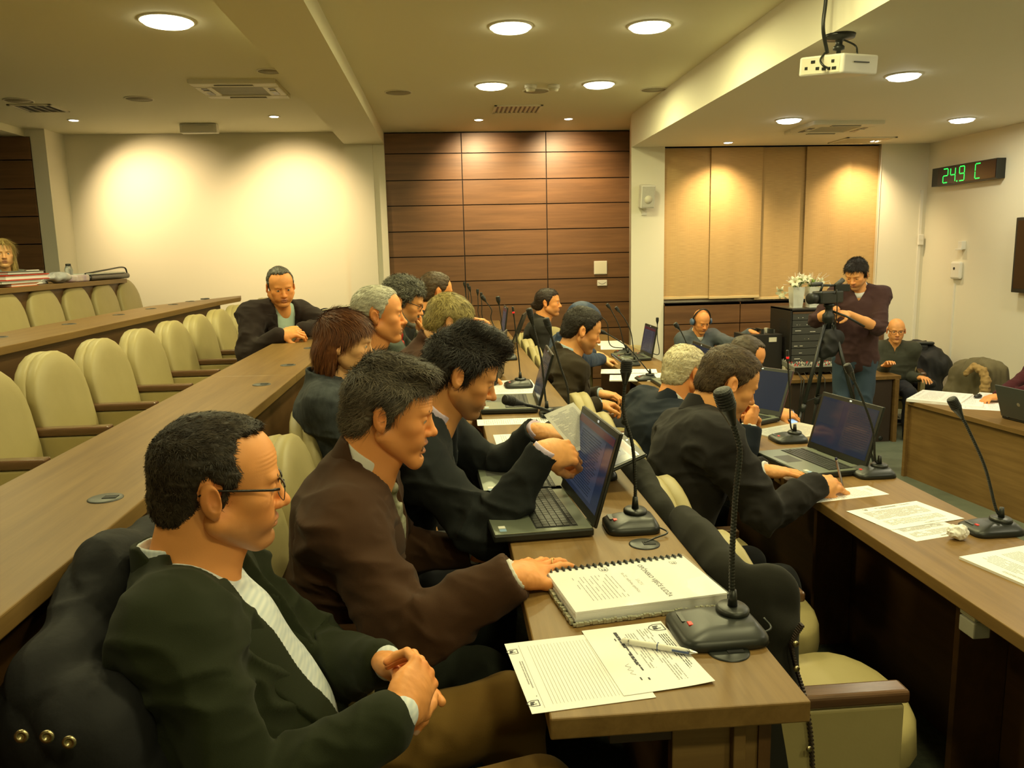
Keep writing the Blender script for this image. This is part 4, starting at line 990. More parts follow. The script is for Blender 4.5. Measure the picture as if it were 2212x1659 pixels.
# ---- clothed figures
M_SKIN = mat('skin', (.56, .30, .165), .48, attr='Col', spec=.4, bump=(420, .12, .001))
M_EYE = mat('eye', (.6, .6, .55), .12, attr='Col')
M_HAIR = mat('hair', (.03, .02, .015), .52, attr='Col', spec=.35, bump=(1, .3, .001, (180, 420, 420)))
def cloth(name, col, **k):
    return mat(name, col, k.pop('rough', .85), sheen=k.pop('sheen', .04), bump=k.pop('bump', (700, .25, .0012)), spec=.2, **k)
def ik(a, b, l1, l2, pole):
    a, b, pole = Vector(a), Vector(b), Vector(pole); d = b - a; L = min(d.length, (l1 + l2) * .995); dn = d.normalized()
    x = (l1 * l1 - l2 * l2 + L * L) / (2 * L); hgt = math.sqrt(max(1e-6, l1 * l1 - x * x)); pv = (pole - dn * pole.dot(dn)).normalized()
    return a + dn * x + pv * hgt
def person(label, head, yaw=0, pitch=0, roll=0, o=None, pelvis=None, neck=None, lean=(0, 0), wrR=None, wrL=None, poleR=(0, -.4, -1), poleL=(0, .4, -1), handR=None, handL=None,
           floor=0.0, seat=.45, top='jacket', topcol=(.03, .03, .03), topname='jacket', shirtcol=(.6, .62, .62), legcol=(.03, .03, .035), fat=1.0, h=.01, opening=(.07, .0, -.34), body_yaw=None,
           sleeves=1.0, tie=None, legs=True, stand=False, kneeR=None, kneeL=None, shw=.175, scale=1.0, topmat=None, collar=True, legmat=None, ankR=None, ankL=None, lapel=True, extra=None, bulk=0.0, group=None, shirtmat=None, legname='trousers', hdrop=0.0, elbR=None, elbL=None):
    o = dict(o or {}); hh = o.get('h', .003); head = Vector(head); skin = o.get('skin', (.56, .30, .165))
    t = empty('person', (head.x, head.y, floor), label=label, cat='person', group=group); INV = Matrix.Translation((-head.x, -head.y, -floor))
    RH = Euler((0, 0, math.radians(yaw))).to_matrix() @ Euler((0, math.radians(pitch), 0)).to_matrix() @ Euler((math.radians(roll), 0, 0)).to_matrix()
    HM = Matrix.Translation(head) @ RH.to_4x4() @ Matrix.Scale(scale, 4)
    by = math.radians(yaw if body_yaw is None else body_yaw); F0 = Vector((math.cos(by), math.sin(by), 0)); L0 = Vector((-F0.y, F0.x, 0))
    if neck is None: neck = HM @ Vector((-.045, 0, -.105)) + Vector((0, 0, -.055)) - F0 * .012
    neck = Vector(neck)
    if pelvis is None:
        pz = floor + (seat + .10 if not stand else .92); pelvis = Vector((neck.x, neck.y, 0)) - F0 * lean[0] - L0 * lean[1]; pelvis.z = pz
    pelvis = Vector(pelvis); U = (neck - pelvis).normalized(); L_ = (L0 - U * L0.dot(U)).normalized(); Fw = L_.cross(U).normalized()
    sh0 = neck - U * (.045 + hdrop); shR = sh0 - L_ * shw * scale; shL = sh0 + L_ * shw * scale
    R3 = np.array([list(Fw), list(L_), list(U)])
    ua, fa = .29 * scale, .26 * scale
    if wrR is None: wrR = shR - U * .28 + F0 * .32 - Vector((0, 0, .12))
    if wrL is None: wrL = shL - U * .28 + F0 * .32 - Vector((0, 0, .12))
    wrR, wrL = Vector(wrR), Vector(wrL)
    elR, elL = ik(shR, wrR, ua, fa, poleR), ik(shL, wrL, ua, fa, poleL)
    if elbR: elR = Vector(elbR)
    if elbL: elL = Vector(elbL)
    hl = (neck - pelvis).length; near = (wrR - wrL).length < .22
    def torso(g):
        P = lambda t_, f_=0, l_=0: tuple(pelvis + (neck - pelvis) * t_ + Fw * f_ + L_ * l_)
        S = [ell(P(.0, -.01), ((.135 + g) * fat, (.172 + g) * fat ** .6, .13 + g), R=R3), ell(P(.32, .022 * fat), ((.120 + g) * fat, (.150 + g) * fat, hl * .34), R=R3, k=.08), ell(P(.66, .012), (.112 + g, (.162 + g), hl * .30), R=R3, k=.07),
             ell(P(.80, -.035), (.075 + g, .135 + g, hl * .18), R=R3, k=.06)]
        S += [cone(tuple(shR + L_ * .025), tuple(shL - L_ * .025), .050 + g, .050 + g, k=.06)]
        for s_ in (shR, shL): S += [cone(tuple(neck - U * .005 - Fw * .012), tuple(s_ - U * .005), .042 + g, .048 + g, k=.05)]
        return S
    def arms(g, up=1.0, which='RL'):
        S = []
        for w_, s_, e_, r_ in (('R', shR, elR, wrR), ('L', shL, elL, wrL)):
            if w_ not in which: continue
            S += [ell(tuple(s_ - U * .014), (.054 + g,) * 3, k=.06), cone(tuple(s_), tuple(e_), .052 + g, .046 + g, k=.04)]
            if up >= 1: S += [cone(tuple(e_), tuple(r_ - (r_ - e_).normalized() * (.03 if near else 0)), .046 + g, .034 + g * .8, k=.02)]
        for w_, e_, r_ in (('R', elR, wrR), ('L', elL, wrL)):
            if w_ in which and up >= 1 and not near: d_ = (r_ - e_).normalized(); S += [cone(tuple(r_ + d_ * .078), tuple(r_ + d_ * .12), .085, .085, op='s', k=.006)]
        return S
    def fold(P, Q, a, el=True, hm=None):
        N = vnormals(P, Q); d = a * .8 * (vnoise(P, 6.5) - .5)
        w = np.full(len(P), .25)
        for e_ in (elR, elL, shR - U * .08, shL - U * .08, pelvis + Fw * .1 + U * .05): w += np.exp(-((P - np.array(e_)) ** 2).sum(1) / .11 ** 2)
        q = P @ np.array([[1, .3, .2], [-.2, .8, .3], [.1, -.4, 1.5]]); q = q + .05 * vnoise(P, 8)[:, None]
        w = w * np.prod([1 - .85 * np.exp(-((P - np.array(r_)) ** 2).sum(1) / .05 ** 2) for r_ in (wrR, wrL)], axis=0); d += a * np.clip(w, 0, 1.15) * (ridged(q, 11) ** 2 - .45) + a * .35 * w * (ridged(q + 3, 24) - .5) + a * .75 * w * (ridged(q @ np.array([[.8, .4, 0], [-.4, .8, .2], [0, .3, 1]]) + 7, 8) ** 5 - .15)
        return P + N * d[:, None]
    loc = lambda P: xf(P, INV)
    uvw = lambda X, Y, Z: ((X - neck.x) * L_.x + (Y - neck.y) * L_.y + (Z - neck.z) * L_.z, (X - neck.x) * U.x + (Y - neck.y) * U.y + (Z - neck.z) * U.z, (X - neck.x) * Fw.x + (Y - neck.y) * Fw.y + (Z - neck.z) * Fw.z)
    # skin: head, neck, hands, hidden core
    HS = head_shape(o); HP, HQ = vmesh(HS, hh, (-.135, -.10, -.145 - o.get('mouth', 0)), (.14, .10, .14)); HP = smooth_mesh(HP, HQ, 1, .35); wk = o.get('wrinkle', .0004); fw = np.clip((HP[:, 0] - .05) / .02, 0, 1) * np.exp(-((HP[:, 2] - .052) / .016) ** 2); HP = HP + vnormals(HP, HQ) * (wk * fw * np.sin(HP[:, 2] * 900 + 2.5 * np.sin(HP[:, 1] * 60)) - .0016 * np.exp(-(((HP[:, 0] - .080 - .25 * (HP[:, 2] + .05)) / .0035) ** 2)) * (HP[:, 2] < -.036) * (HP[:, 2] > -.07) * (np.abs(HP[:, 1]) > .018) * (np.abs(HP[:, 1]) < .04))[:, None]
    parts = [(loc(xf(HP, HM)), HQ, 0, head_col(HP, o))] + [(loc(xf(p_, HM)), q_, m_, c_) for p_, q_, m_, c_ in eyeballs(o)]
    nf = o.get('neckfat', 1.0); a_, b_ = HM @ Vector((-.022, 0, -.030)), neck - U * .03
    NS = [cone(tuple(a_), tuple(b_), .053 * nf, .060 * nf), cone(tuple(HM @ Vector((.028, 0, -.085))), tuple(neck + Fw * .022 - U * .02), .030 * nf, .040, k=.035), cone(tuple(HM @ Vector((-.05, 0, -.03))), tuple(neck - Fw * .025 - U * .01), .036 * nf, .05, k=.03),
          cone(tuple(neck - U * .03), tuple(pelvis), .075, .09, k=.03)]
    for s_, e_, r_ in ((shR, elR, wrR), (shL, elL, wrL)): NS += [cone(tuple(neck - U * .04), tuple(s_ - U * .02), .03, .035, k=.02), cone(tuple(s_ - U * .02), tuple(e_), .035, .032, k=.01), cone(tuple(e_), tuple(r_), .031, .0255, k=.01)]
    if sleeves < 1:   # bare forearms
        for s_, e_, r_ in ((shR, elR, wrR), (shL, elL, wrL)): NS += [cone(tuple(e_), tuple(e_.lerp(r_, .45)), .042, .043, k=.01), cone(tuple(e_.lerp(r_, .4)), tuple(r_), .042, .027, k=.015)]
    P_, Q_ = vmesh(NS, max(.006, hh * 2)); P_ = smooth_mesh(P_, Q_, 2, .5)
    C_ = np.tile(np.array(skin), (len(P_), 1)) * (1 + .1 * (vnoise(P_, 40) - .5))[:, None]; parts.append((loc(P_), Q_, 0, C_))
    for w_, e_, hd, sd in ((wrR, elR, handR, -1), (wrL, elL, handL, 1)):
        hd = dict(hd or {}); dr = Vector(hd.pop('dir')) if 'dir' in hd else (w_ - e_); dr.normalize(); up = Vector(hd.pop('up', (0, 0, 1)))
        if abs(up.normalized().dot(dr)) > .95: up = Vector((0, 0, 1)) if abs(dr.z) < .9 else Vector((1, 0, 0))
        H_ = hand_mesh(w_, dr, up, sd, h=max(.0022, hh * .9), skin=skin, scale=scale * hd.pop('scale', 1.0), arm=min(.006, hd.pop('arm', .006)), **hd); parts.append((loc(H_[0]),) + H_[1:])
    body = mk('body', parts, [M_SKIN, M_EYE], None, col=True)
    # the person's body is the top-level object itself: give it the empty's place
    body.name = 'person'; body.location = t.location; lab, cat, grp = t['label'], 'person', t.get('group'); bpy.data.objects.remove(t); body.name = 'person'; tag(body, lab, cat, grp); t = body
    hp = hair_parts(o, max(.0028, hh)); 
    hp2 = [(loc(xf(p_, HM)), q_, m_, c_) for p_, q_, m_, c_ in hp + [brows(o)]]
    mk('hair', hp2, [M_HAIR], t, col=True)
    # clothes
    tm = topmat or cloth('cloth_' + label[:18], topcol)
    g = .016 + bulk
    if top == 'jacket':
        sm = shirtmat or cloth('shirt_' + label[:18], shirtcol, rough=.8, bump=(900, .15, .001))
        SS = torso(.002 + bulk * .5)
        SS += [fn(lambda X, Y, Z: -(uvw(X, Y, Z)[1] + .26 * hl / .5), (-9, -9, -9), (9, 9, 9), k=.02, op='i')] if False else []
        for e_, r_ in ((elR, wrR), (elL, wrL)):
            d_ = (r_ - e_).normalized(); SS += [cone(tuple(r_ - d_ * .09), tuple(r_ + d_ * (.015 if not near else -.008)), .036, .0335)] + [] if near else [cone(tuple(r_ - d_ * .09), tuple(r_ + d_ * .015), .036, .0335), cone(tuple(r_ + d_ * .092), tuple(r_ + d_ * .12), .085, .085, op='s')]
        vc = [fn(lambda X, Y, Z: np.sqrt((X - (r_ + d_ * .03).x) ** 2 + (Y - (r_ + d_ * .03).y) ** 2 + (Z - (r_ + d_ * .03).z) ** 2) - .0, (0, 0, 0), (0, 0, 0))] if False else []
        P_, Q_ = vmesh(SS, max(.005, h * .8)); P_ = fold(P_, Q_, .006)
        mk('shirt', [(loc(P_), Q_, 0, None)], [sm], t)
        o1, o0, vb = opening
        def cut(X, Y, Z):
            u_, v_, w_ = uvw(X, Y, Z); hw = np.where(v_ > vb, o0 + (o1 - o0) * np.clip((v_ - vb) / (-vb), 0, 1.2), o0)
            return np.maximum(np.abs(u_) - hw, .0 - w_)
        JS = torso(g)
        N0 = np.array(neck); 
        JS += [fn(cut, (-99,) * 3, (99,) * 3, k=.004, op='s')] + arms(g * .9)
        nk = cone(tuple(neck - U * .035), tuple(neck + U * .2), .061, .058, op='s', k=.006); JS += [nk]
        P_, Q_ = vmesh(JS, h, lo=np.min([s[1] for s in JS if s[4] == 'u'], 0) - .03, hi=np.max([s[2] for s in JS if s[4] == 'u'], 0) + .03)
        P_ = fold(P_, Q_, .025); P_ = smooth_mesh(P_, Q_, 1, .3)
        jk = mk(topname, [(loc(P_), Q_, 0, None)], [tm], t)
        if lapel and h < .012:
            def collar_f(r0, hc, hh_, thk, front, sl=.4):
                def f(X, Y, Z):
                    u_, v_, w_ = uvw(X, Y, Z); rad = np.sqrt(u_ ** 2 + (w_ + .008) ** 2) - r0 - (.03 - v_) * .25
                    hcv = hc - sl * np.clip(w_ + .05, 0, 1)
                    q = np.maximum(np.abs(rad) - thk, np.abs(v_ - hcv) - hh_)
                    return np.maximum(q, w_ - front)
                return f
            CS = [fn(collar_f(.070, .042, .034, .006, .045, 1.35), tuple(np.array(neck) - .14), tuple(np.array(neck) + .14), 0)]
            def lap(X, Y, Z):
                u_, v_, w_ = uvw(X, Y, Z); hw = o0 + (o1 - o0) * np.clip((v_ - vb) / (-vb), 0, 1.2); lw = .010 + .075 * np.clip((v_ - vb) / (-vb), 0, 1) ** .8
                lw = np.where((v_ > -.075) & (v_ < -.062), lw * .6, lw)
                return np.maximum(np.maximum(np.maximum(np.abs(u_) - hw - lw, hw - .004 - np.abs(u_)), np.maximum(vb - v_, v_ + .005)), -w_)
            TS = torso(g + .0075); lo_, hi_ = np.min([s[1] for s in TS], 0) - .02, np.max([s[2] for s in TS], 0) + .02
            LS = TS + [fn(lap, (-99,) * 3, (99,) * 3, k=.002, op='i')] + [(s[0], s[1], s[2], s[3], s[4]) for s in []]
            lo2 = np.maximum(lo_, np.array(neck) - .42); hi2 = np.minimum(hi_, np.array(neck) + .3)
            Pl, Ql = vmesh(LS, max(.004, h * .6), lo2, hi2)
            Pc, Qc = vmesh(CS, max(.0035, h * .5), np.array(neck) - .15, np.array(neck) + .15)
            mk('lapel', [(loc(q[0]), q[1], 0, None) for q in ((Pl, Ql), (Pc, Qc)) if len(q[0])], [tm], jk)
            if collar:
                Pc, Qc = vmesh([fn(collar_f(.0635, .038, .036, .0035, .068, .34), tuple(np.array(neck) - .14), tuple(np.array(neck) + .14), 0)], .003, np.array(neck) - .13, np.array(neck) + .13)
                # open the collar at the throat
                if len(Pc): mk('collar', [(loc(Pc), Qc, 0, None)], [sm], t)
    elif top in ('sweater', 'shirt', 'hood', 'coat'):
        if shirtcol is not None and top != 'shirt':
            sm = shirtmat or cloth('shirt_' + label[:18], shirtcol, rough=.8); nv = neck + Vector((0, 0, 0))
            P_, Q_ = vmesh([ell(tuple(neck - U * .05), (.085, .10, .06), R=R3), cone(tuple(neck - U * .03), tuple(neck + U * .02 + Fw * .0), .066, .063, k=.02)], max(.005, h * .7)); mk('undershirt', [(loc(P_), Q_, 0, None)], [sm], t)
        JS = torso(g); AS_ = arms(g * .8, up=sleeves)
        if sleeves < 1:
            for e_, r_ in ((elR, wrR), (elL, wrL)): AS_ += [cone(tuple(e_), tuple(e_ + (r_ - e_) * .12), .058, .054, k=.01)]
        o1, o0, vb = opening
        if o1 > 0:
            def cut(X, Y, Z):
                u_, v_, w_ = uvw(X, Y, Z); hw = o1 * np.clip((v_ - vb) / (-vb), 0, 1.2) - .004
                return np.maximum(np.maximum(np.abs(u_) - hw, vb - v_), .01 - w_)
            JS += [fn(cut, (-99,) * 3, (99,) * 3, k=.004, op='s')]
        JS += AS_
        JS += [cone(tuple(neck - U * .04), tuple(neck + U * .2), .064, .060, op='s', k=.008)]
        if collar is True or collar == 'polo':
            JS += [fn(lambda X, Y, Z: np.maximum(np.abs(np.sqrt(uvw(X, Y, Z)[0] ** 2 + (uvw(X, Y, Z)[2] + .008) ** 2) - .070) - .006, np.abs(uvw(X, Y, Z)[1] - .015 + .3 * uvw(X, Y, Z)[2]) - .026), tuple(np.array(neck) - .12), tuple(np.array(neck) + .12), k=.01)]
        P_, Q_ = vmesh(JS, h, lo=np.min([s[1] for s in JS if s[4] == 'u'], 0) - .03, hi=np.max([s[2] for s in JS if s[4] == 'u'], 0) + .03)
        P_ = fold(P_, Q_, .015); jk = mk(topname, [(loc(P_), Q_, 0, None)], [tm], t)
    if tie is not None:
        TS = torso(.002 + bulk * .5); q = []
        for v_ in np.linspace(-.035, -.33, 9):
            ws = np.linspace(0, .25, 60); pts = np.array([np.array(neck) + v_ * np.array(U) + w_ * np.array(Fw) for w_ in ws]); D = evalp(TS, pts); k_ = np.argmax(D > 0); q.append(pts[k_] + np.array(Fw) * .004)
        S = [cone(q[0] + np.array(U) * .012, q[0] - np.array(U) * .012, .018, .013, k=.004, n=Fw, s=.7)]
        for i in range(1): S.append(cone(q[0], q[1], .013, .018, k=.008, n=Fw, s=.3))
        for i in range(1, 8): S.append(cone(q[i], q[i + 1], .018 + .0022 * i, .0202 + .0022 * i, k=.008, n=Fw, s=.22))
        P_, Q_ = vmesh(S, .0035); mk('tie', [(loc(P_), Q_, 0, None)], [tie], t)
    if legs:
        if stand: hipR, hipL = pelvis - L_ * .09, pelvis + L_ * .09; kR = Vector(kneeR) if kneeR else hipR + Vector((0, 0, -.43)) + F0 * .04; kL = Vector(kneeL) if kneeL else hipL + Vector((0, 0, -.43)) + F0 * .04
        else:
            hipR, hipL = pelvis - L_ * .09 - Vector((0, 0, .02)), pelvis + L_ * .09 - Vector((0, 0, .02)); kR = Vector(kneeR) if kneeR else hipR + F0 * .42 - L0 * .04 + Vector((0, 0, -.01)); kL = Vector(kneeL) if kneeL else hipL + F0 * .42 + L0 * .04 + Vector((0, 0, -.01))
        aR = Vector(ankR) if ankR else Vector((kR.x, kR.y, floor + .10)) + F0 * (.02 if not stand else -.03); aL = Vector(ankL) if ankL else Vector((kL.x, kL.y, floor + .10)) + F0 * (.02 if not stand else -.03)
        S = [ell(tuple(pelvis - U * .02), (.135 * fat, .170, .12), R=R3)]
        for a1, b1, c1 in ((hipR, kR, aR), (hipL, kL, aL)): S += [cone(tuple(a1), tuple(b1), .092 * fat ** .5, .066, k=.04), cone(tuple(b1), tuple(c1), .064, .048, k=.02)]
        P_, Q_ = vmesh(S, max(h, .009)); N_ = vnormals(P_, Q_); qq = P_ @ np.array([[1.4, 0, .2], [0, .7, .3], [.4, 0, 1]])
        P_ = P_ + N_ * (.012 * (ridged(qq, 9) ** 2 - .5) + .008 * (vnoise(P_, 6) - .5))[:, None]
        mk(legname, [(loc(P_), Q_, 0, None)], [legmat or cloth('legs_' + label[:18], legcol)], t)
        for c1 in (aR, aL):
          S = [cone(tuple(c1 + Vector((0, 0, -.02)) - F0 * .02), tuple(c1 + Vector((0, 0, -.06)) + F0 * .02), .042, .040), cone(tuple(c1 + Vector((0, 0, -.062)) - F0 * .03), tuple(c1 + Vector((0, 0, -.066)) + F0 * .15), .036, .032, k=.02)]
          P_, Q_ = vmesh(S, .009); mk('shoe', [(loc(P_), Q_, 0, None)], [M_BLACK], t)
    if o.get('glasses'): glasses(t, INV @ HM, o['glasses'])
    return t, dict(HM=HM, INV=INV, neck=neck, U=U, F=Fw, L=L_, elR=elR, elL=elL, shR=shR, shL=shL, pelvis=pelvis)
M_LENS = mat('spectacle_lens', (.9, .95, .92), .05, trans=.95, alpha=.25)
M_FRAME = mat('spectacle_frame', (.012, .008, .006), .3)
def glasses(parent, M, kind='full'):
    b = MB()
    for s in (1, -1):
        ring = []
        for k in range(25):
            a = 2 * PI * k / 24; cx, sy = math.cos(a), math.sin(a); e = .65
            ring.append(M @ Vector((.104 - .10 * (abs(.026 * math.copysign(abs(cx) ** e, cx) * s + s * .032) - .0) ** 1.3 * 3, s * .032 + .0255 * math.copysign(abs(cx) ** e, cx), -.001 + .0165 * math.copysign(abs(sy) ** e, sy))))
        b.tube(ring, .0014 if kind == 'full' else .0009, 6)
        if kind != 'full': b.tube(ring[2:11], .0019, 6)
        b.tube([M @ Vector(p) for p in ((.094, s * .058, .007), (.080, s * .070, .009), (.02, s * .079, .012), (-.020, s * .082, .014), (-.035, s * .080, .004))], [.0026, .0022, .0020, .0020, .0016], 8)
    b.tube([M @ Vector(p) for p in ((.104, .008, .004), (.107, 0, .006), (.104, -.008, .004))], .0014, 6)
    g = b.build('glasses', M_FRAME, parent, smooth=True)
    return g
# ------------------------------------------------------------------ the people
SK = (.80, .37, .125); SKR = (.82, .34, .105); SKP = (.84, .46, .20)
def Hd(px, py, Y): return W(px, py, Y=Y)
M_SHIRTC = mat('checked_shirt', (.74, .77, .78), .8, plaid=(34, (.56, .62, .68)), bump=(900, .15, .001))
M_TIE = mat('striped_tie', (.10, .10, .04), .5, noise=(38, (.45, .44, .32), (1, .3, 1)), spec=.3)
M_TIEG = mat('green_tie', (.05, .12, .02), .5, noise=(60, (.16, .28, .05)))
# 1 nearest man
p1, J1 = person('nearest man, dark green jacket, pale shirt and glasses, hands clasped on lap', Hd(476, 1046, 1.38), yaw=16, pitch=6, roll=2, body_yaw=8, floor=T4, seat=.40,
    o=dict(h=.0021, hair='receding', strands=16000, slen=.011, swid=.0007, lift=.45, thick=.007, haircol=(.020, .013, .008), greycol=(.06, .045, .03), grey=.25, sidegrey=.2, fat=1.06, jaw=1.1, stubble=.35, skin=SKR, glasses='half', neckfat=1.12, look=.003, comb=(.3, 0, -.5), combtop=(.9, 0, .1), mess=.35),
    pelvis=(-.36, 1.33, T4 + .46), h=.0055, topcol=(.016, .020, .007), fat=1.18, bulk=.004, shirtmat=M_SHIRTC, opening=(.100, .075, -.44), lapel=True, shw=.185,
    wrR=W(868, 1535, Y=1.16), wrL=W(838, 1432, Y=1.36), poleR=(-.3, -.55, -1), poleL=(-.1, .7, -1), legcol=(.17, .095, .02), legname='brown_trousers',
    kneeR=(.12, 1.17, T4 + .56), kneeL=(.10, 1.46, T4 + .55),
    handR=dict(dir=W(925, 1432, Y=1.25) - W(868, 1535, Y=1.16), up=(.75, -.62, .25), fc=[(.75, .9, .5), (.8, .95, .5), (.85, .95, .5), (.9, .9, .5)], thumb=(.75, .62, -.1), spread=.03, arm=.07),
    handL=dict(dir=W(935, 1500, Y=1.22) - W(838, 1432, Y=1.36), up=(.55, .35, .75), fc=[(.5, .8, .5), (.55, .85, .5), (.6, .9, .5), (.65, .9, .5)], thumb=(.7, .65, .1), spread=.05, arm=.07))
# 2 brown jacket
p2, J2 = person('man in brown jacket and striped tie speaking, one hand with a ring on the desk', Hd(846, 890, 1.86), scale=.96, yaw=-4, pitch=12, body_yaw=0, floor=T4, seat=.42,
    o=dict(h=.0024, hair='full', strands=14000, slen=.030, swid=.0007, lift=.35, thick=.012, rough=.006, haircol=(.035, .026, .017), greycol=(.17, .14, .10), grey=.42, sidegrey=.35, wrinkle=.0011, mouth=.012, skin=SKR, jaw=1.05, neckfat=1.05, comb=(-.7, 0, -.6), combtop=(.8, -.3, -.1), mess=.35, look=.003, browcol=(.04, .025, .015), tufts=[((.045, -.02, .115), (.05, .045, .022)), ((-.03, 0, .12), (.05, .05, .02))]),
    pelvis=(-.36, 1.90, T4 + .48), h=.006, topcol=(.060, .028, .013), bulk=.004, shirtcol=(.72, .70, .64), opening=(.062, .01, -.36), tie=M_TIE, hdrop=.03,
    wrR=W(1108, 1244, Z=D4 + .040), wrL=(.05, 2.06, D4 - .10), poleR=(.1, -.5, -1), poleL=(0, .5, -1),
    handR=dict(dir=W(1240, 1186, Z=D4 + .012) - W(1108, 1244, Z=D4 + .040), up=(0, -.1, 1), fc=[(.02, .16, .1), (.02, .14, .1), (.06, .2, .15), (.12, .25, .2)], thumb=(.8, .6, -.2), spread=.10, arm=.09, scale=1.06), handL=dict(curl=(.5, .6, .4)), legcol=(.015, .018, .012))
r = W(1181, 1194, Z=D4 + .03)
# 3 dark hair
p3, J3 = person('man with thick dark spiky hair reading papers, lilac shirt under a dark navy suit', Hd(998, 808, 2.32), yaw=2, pitch=24, body_yaw=0, floor=T4, seat=.42,
    o=dict(h=.0026, hair='full', strands=12000, slen=.026, swid=.0009, lift=.75, thick=.012, rough=.006, haircol=(.011, .008, .007), greycol=(.05, .04, .03), grey=.05, sidegrey=.45, stubble=.45, skin=SK, nose=1.25, comb=(-.4, 0, -.7), combtop=(.75, 0, .9), mess=.4, look=.004, tufts=[((.055, 0, .112), (.050, .055, .030)), ((0, 0, .125), (.06, .06, .03))]),
    pelvis=(-.30, 2.42, T4 + .48), h=.0065, topcol=(.016, .019, .020), bulk=.003, shirtcol=(.70, .58, .74), opening=(.062, .01, -.30), hdrop=.02,
    wrR=W(1175, 975, Y=2.02), wrL=W(1158, 930, Y=2.36), poleR=(.1, -.4, -1), poleL=(0, .5, -1),
    handR=dict(dir=(.9, .35, -.15), up=(.1, -.75, .7), fc=[(.8, 1.0, .7)] * 4, thumb=(.8, .3, -.5), arm=.06), handL=dict(dir=(.95, -.1, -.15), up=(0, -.2, 1), fc=[(.5, .8, .5)] * 4, thumb=(.9, .35, -.2), arm=.06))
# 4 woman
p4, J4 = person('woman with red-brown bobbed hair and blue-grey jacket over a black collar, sitting upright', Hd(746, 742, 2.95), yaw=-4, pitch=8, body_yaw=5, floor=T4, seat=.44, scale=.94,
    o=dict(h=.0030, hair='bob', strands=9000, slen=.05, swid=.0010, lift=.12, thick=.012, rough=.003, haircol=(.12, .036, .009), greycol=(.22, .08, .022), grey=.2, skin=SKP, comb=(-.1, 0, -1), combtop=(.8, -.5, -.2), mess=.10, nose=1.0, neckfat=.9, jaw=.9, browcol=(.05, .025, .012)),
    pelvis=(-.44, 2.98, T4 + .50), h=.008, topcol=(.060, .070, .075), top='coat', topname='jacket', shirtcol=(.01, .01, .012), opening=(.05, 0, -.10), shw=.155, topmat=mat('denim_jacket', (.055, .065, .072), .8, noise=(50, (.028, .034, .04), (1, 1, .4)), bump=(500, .3, .002)))
# 5 grey-haired man
p5, J5 = person('man with short pale grey hair, white shirt and green tie, looking ahead', Hd(818, 680, 3.42), yaw=4, pitch=2, body_yaw=0, floor=T4, seat=.46,
    o=dict(h=.0032, hair='short', strands=6000, slen=.012, swid=.0011, lift=.3, thick=.005, haircol=(.36, .34, .26), greycol=(.56, .54, .43), grey=.5, skin=SKR, fat=1.05, nose=1.1, neckfat=1.12, look=.002, browcol=(.25, .22, .17)),
    pelvis=(-.46, 3.46, T4 + .52), h=.0095, topcol=(.012, .016, .022), shirtcol=(.72, .74, .70), opening=(.07, .015, -.3), tie=M_TIEG)
# 6 curly grey, glasses, beard
p6, J6 = person('man with curly greying hair, glasses and goatee, chin on his hand', Hd(872, 652, 4.30), yaw=-2, pitch=20, body_yaw=0, floor=T4, seat=.46,
    o=dict(h=.0034, hair='full', strands=6000, slen=.022, swid=.0012, lift=.8, thick=.018, rough=.012, haircol=(.035, .032, .022), greycol=(.22, .21, .16), grey=.35, sidegrey=.3, skin=SK, glasses='full', beard=True, moustache=True, browcol=(.14, .13, .10), stubble=.3, stubcol=(.2, .19, .15), look=.004, mess=.8),
    pelvis=(-.46, 4.36, T4 + .50), h=.0095, topcol=(.085, .100, .080), shirtcol=(.66, .68, .62), opening=(.07, .01, -.3), tie=M_RED, hdrop=.02,
    wrL=W(912, 716, Y=4.42), poleL=(.2, .3, -1), handL=dict(dir=(-.25, -.1, .95), up=(.9, .4, .1), fc=[(.9, .9, .5)] * 4), wrR=(.12, 4.2, D4 + .05), handR=dict(dir=(1, .2, 0)))
# 7 blonde woman
p7, J7 = person('woman with short blonde hair bending forward in a dark brown jacket', Hd(970, 694, 3.86), yaw=12, pitch=24, body_yaw=4, floor=T4, seat=.44, scale=.97,
    o=dict(h=.0032, hair='pixie', strands=9000, slen=.030, swid=.0011, lift=.22, thick=.019, rough=.006, haircol=(.20, .15, .045), greycol=(.46, .37, .13), grey=.45, skin=SKP, comb=(-.2, 0, -.8), combtop=(.9, -.3, -.2), mess=.25, jaw=.9, look=.004),
    pelvis=(-.34, 3.92, T4 + .48), h=.009, topcol=(.060, .026, .014), top='coat', topname='jacket', shirtcol=(.02, .015, .012), opening=(.05, 0, -.10), shw=.16, hdrop=.02)
# 8 man behind
p8, J8 = person('man with cropped brown hair half hidden beyond the blonde woman, hand towards a laptop', Hd(942, 632, 5.0), yaw=25, pitch=10, body_yaw=10, floor=T4, seat=.46,
    o=dict(h=.0045, hair='short', strands=2500, swid=.0014, haircol=(.06, .035, .015), skin=SKR), pelvis=(-.36, 5.02, T4 + .5), h=.012, topcol=(.02, .02, .022), shirtcol=(.3, .3, .32), wrR=W(996, 695, Y=4.8), handR=dict(dir=(1, .1, .15), fc=[(.3, .4, .3)] * 4))
# 9 ponytail man
p9, J9 = person('man with dark hair tied back in a ponytail, dark grey top, turned to speak', Hd(1184, 654, 6.9), yaw=-14, pitch=0, body_yaw=-5, floor=T5, seat=.46,
    o=dict(h=.0045, hair='full', strands=2500, slen=.02, swid=.0016, lift=.08, thick=.008, haircol=(.022, .012, .008), skin=SKR, tufts=[((-.115, 0, -.02), (.035, .03, .03))], stubble=.3), pelvis=(.70, 6.95, T5 + .5), h=.012, top='sweater', topcol=(.022, .020, .017), topname='sweater', shirtcol=None, opening=(0, 0, -.1))
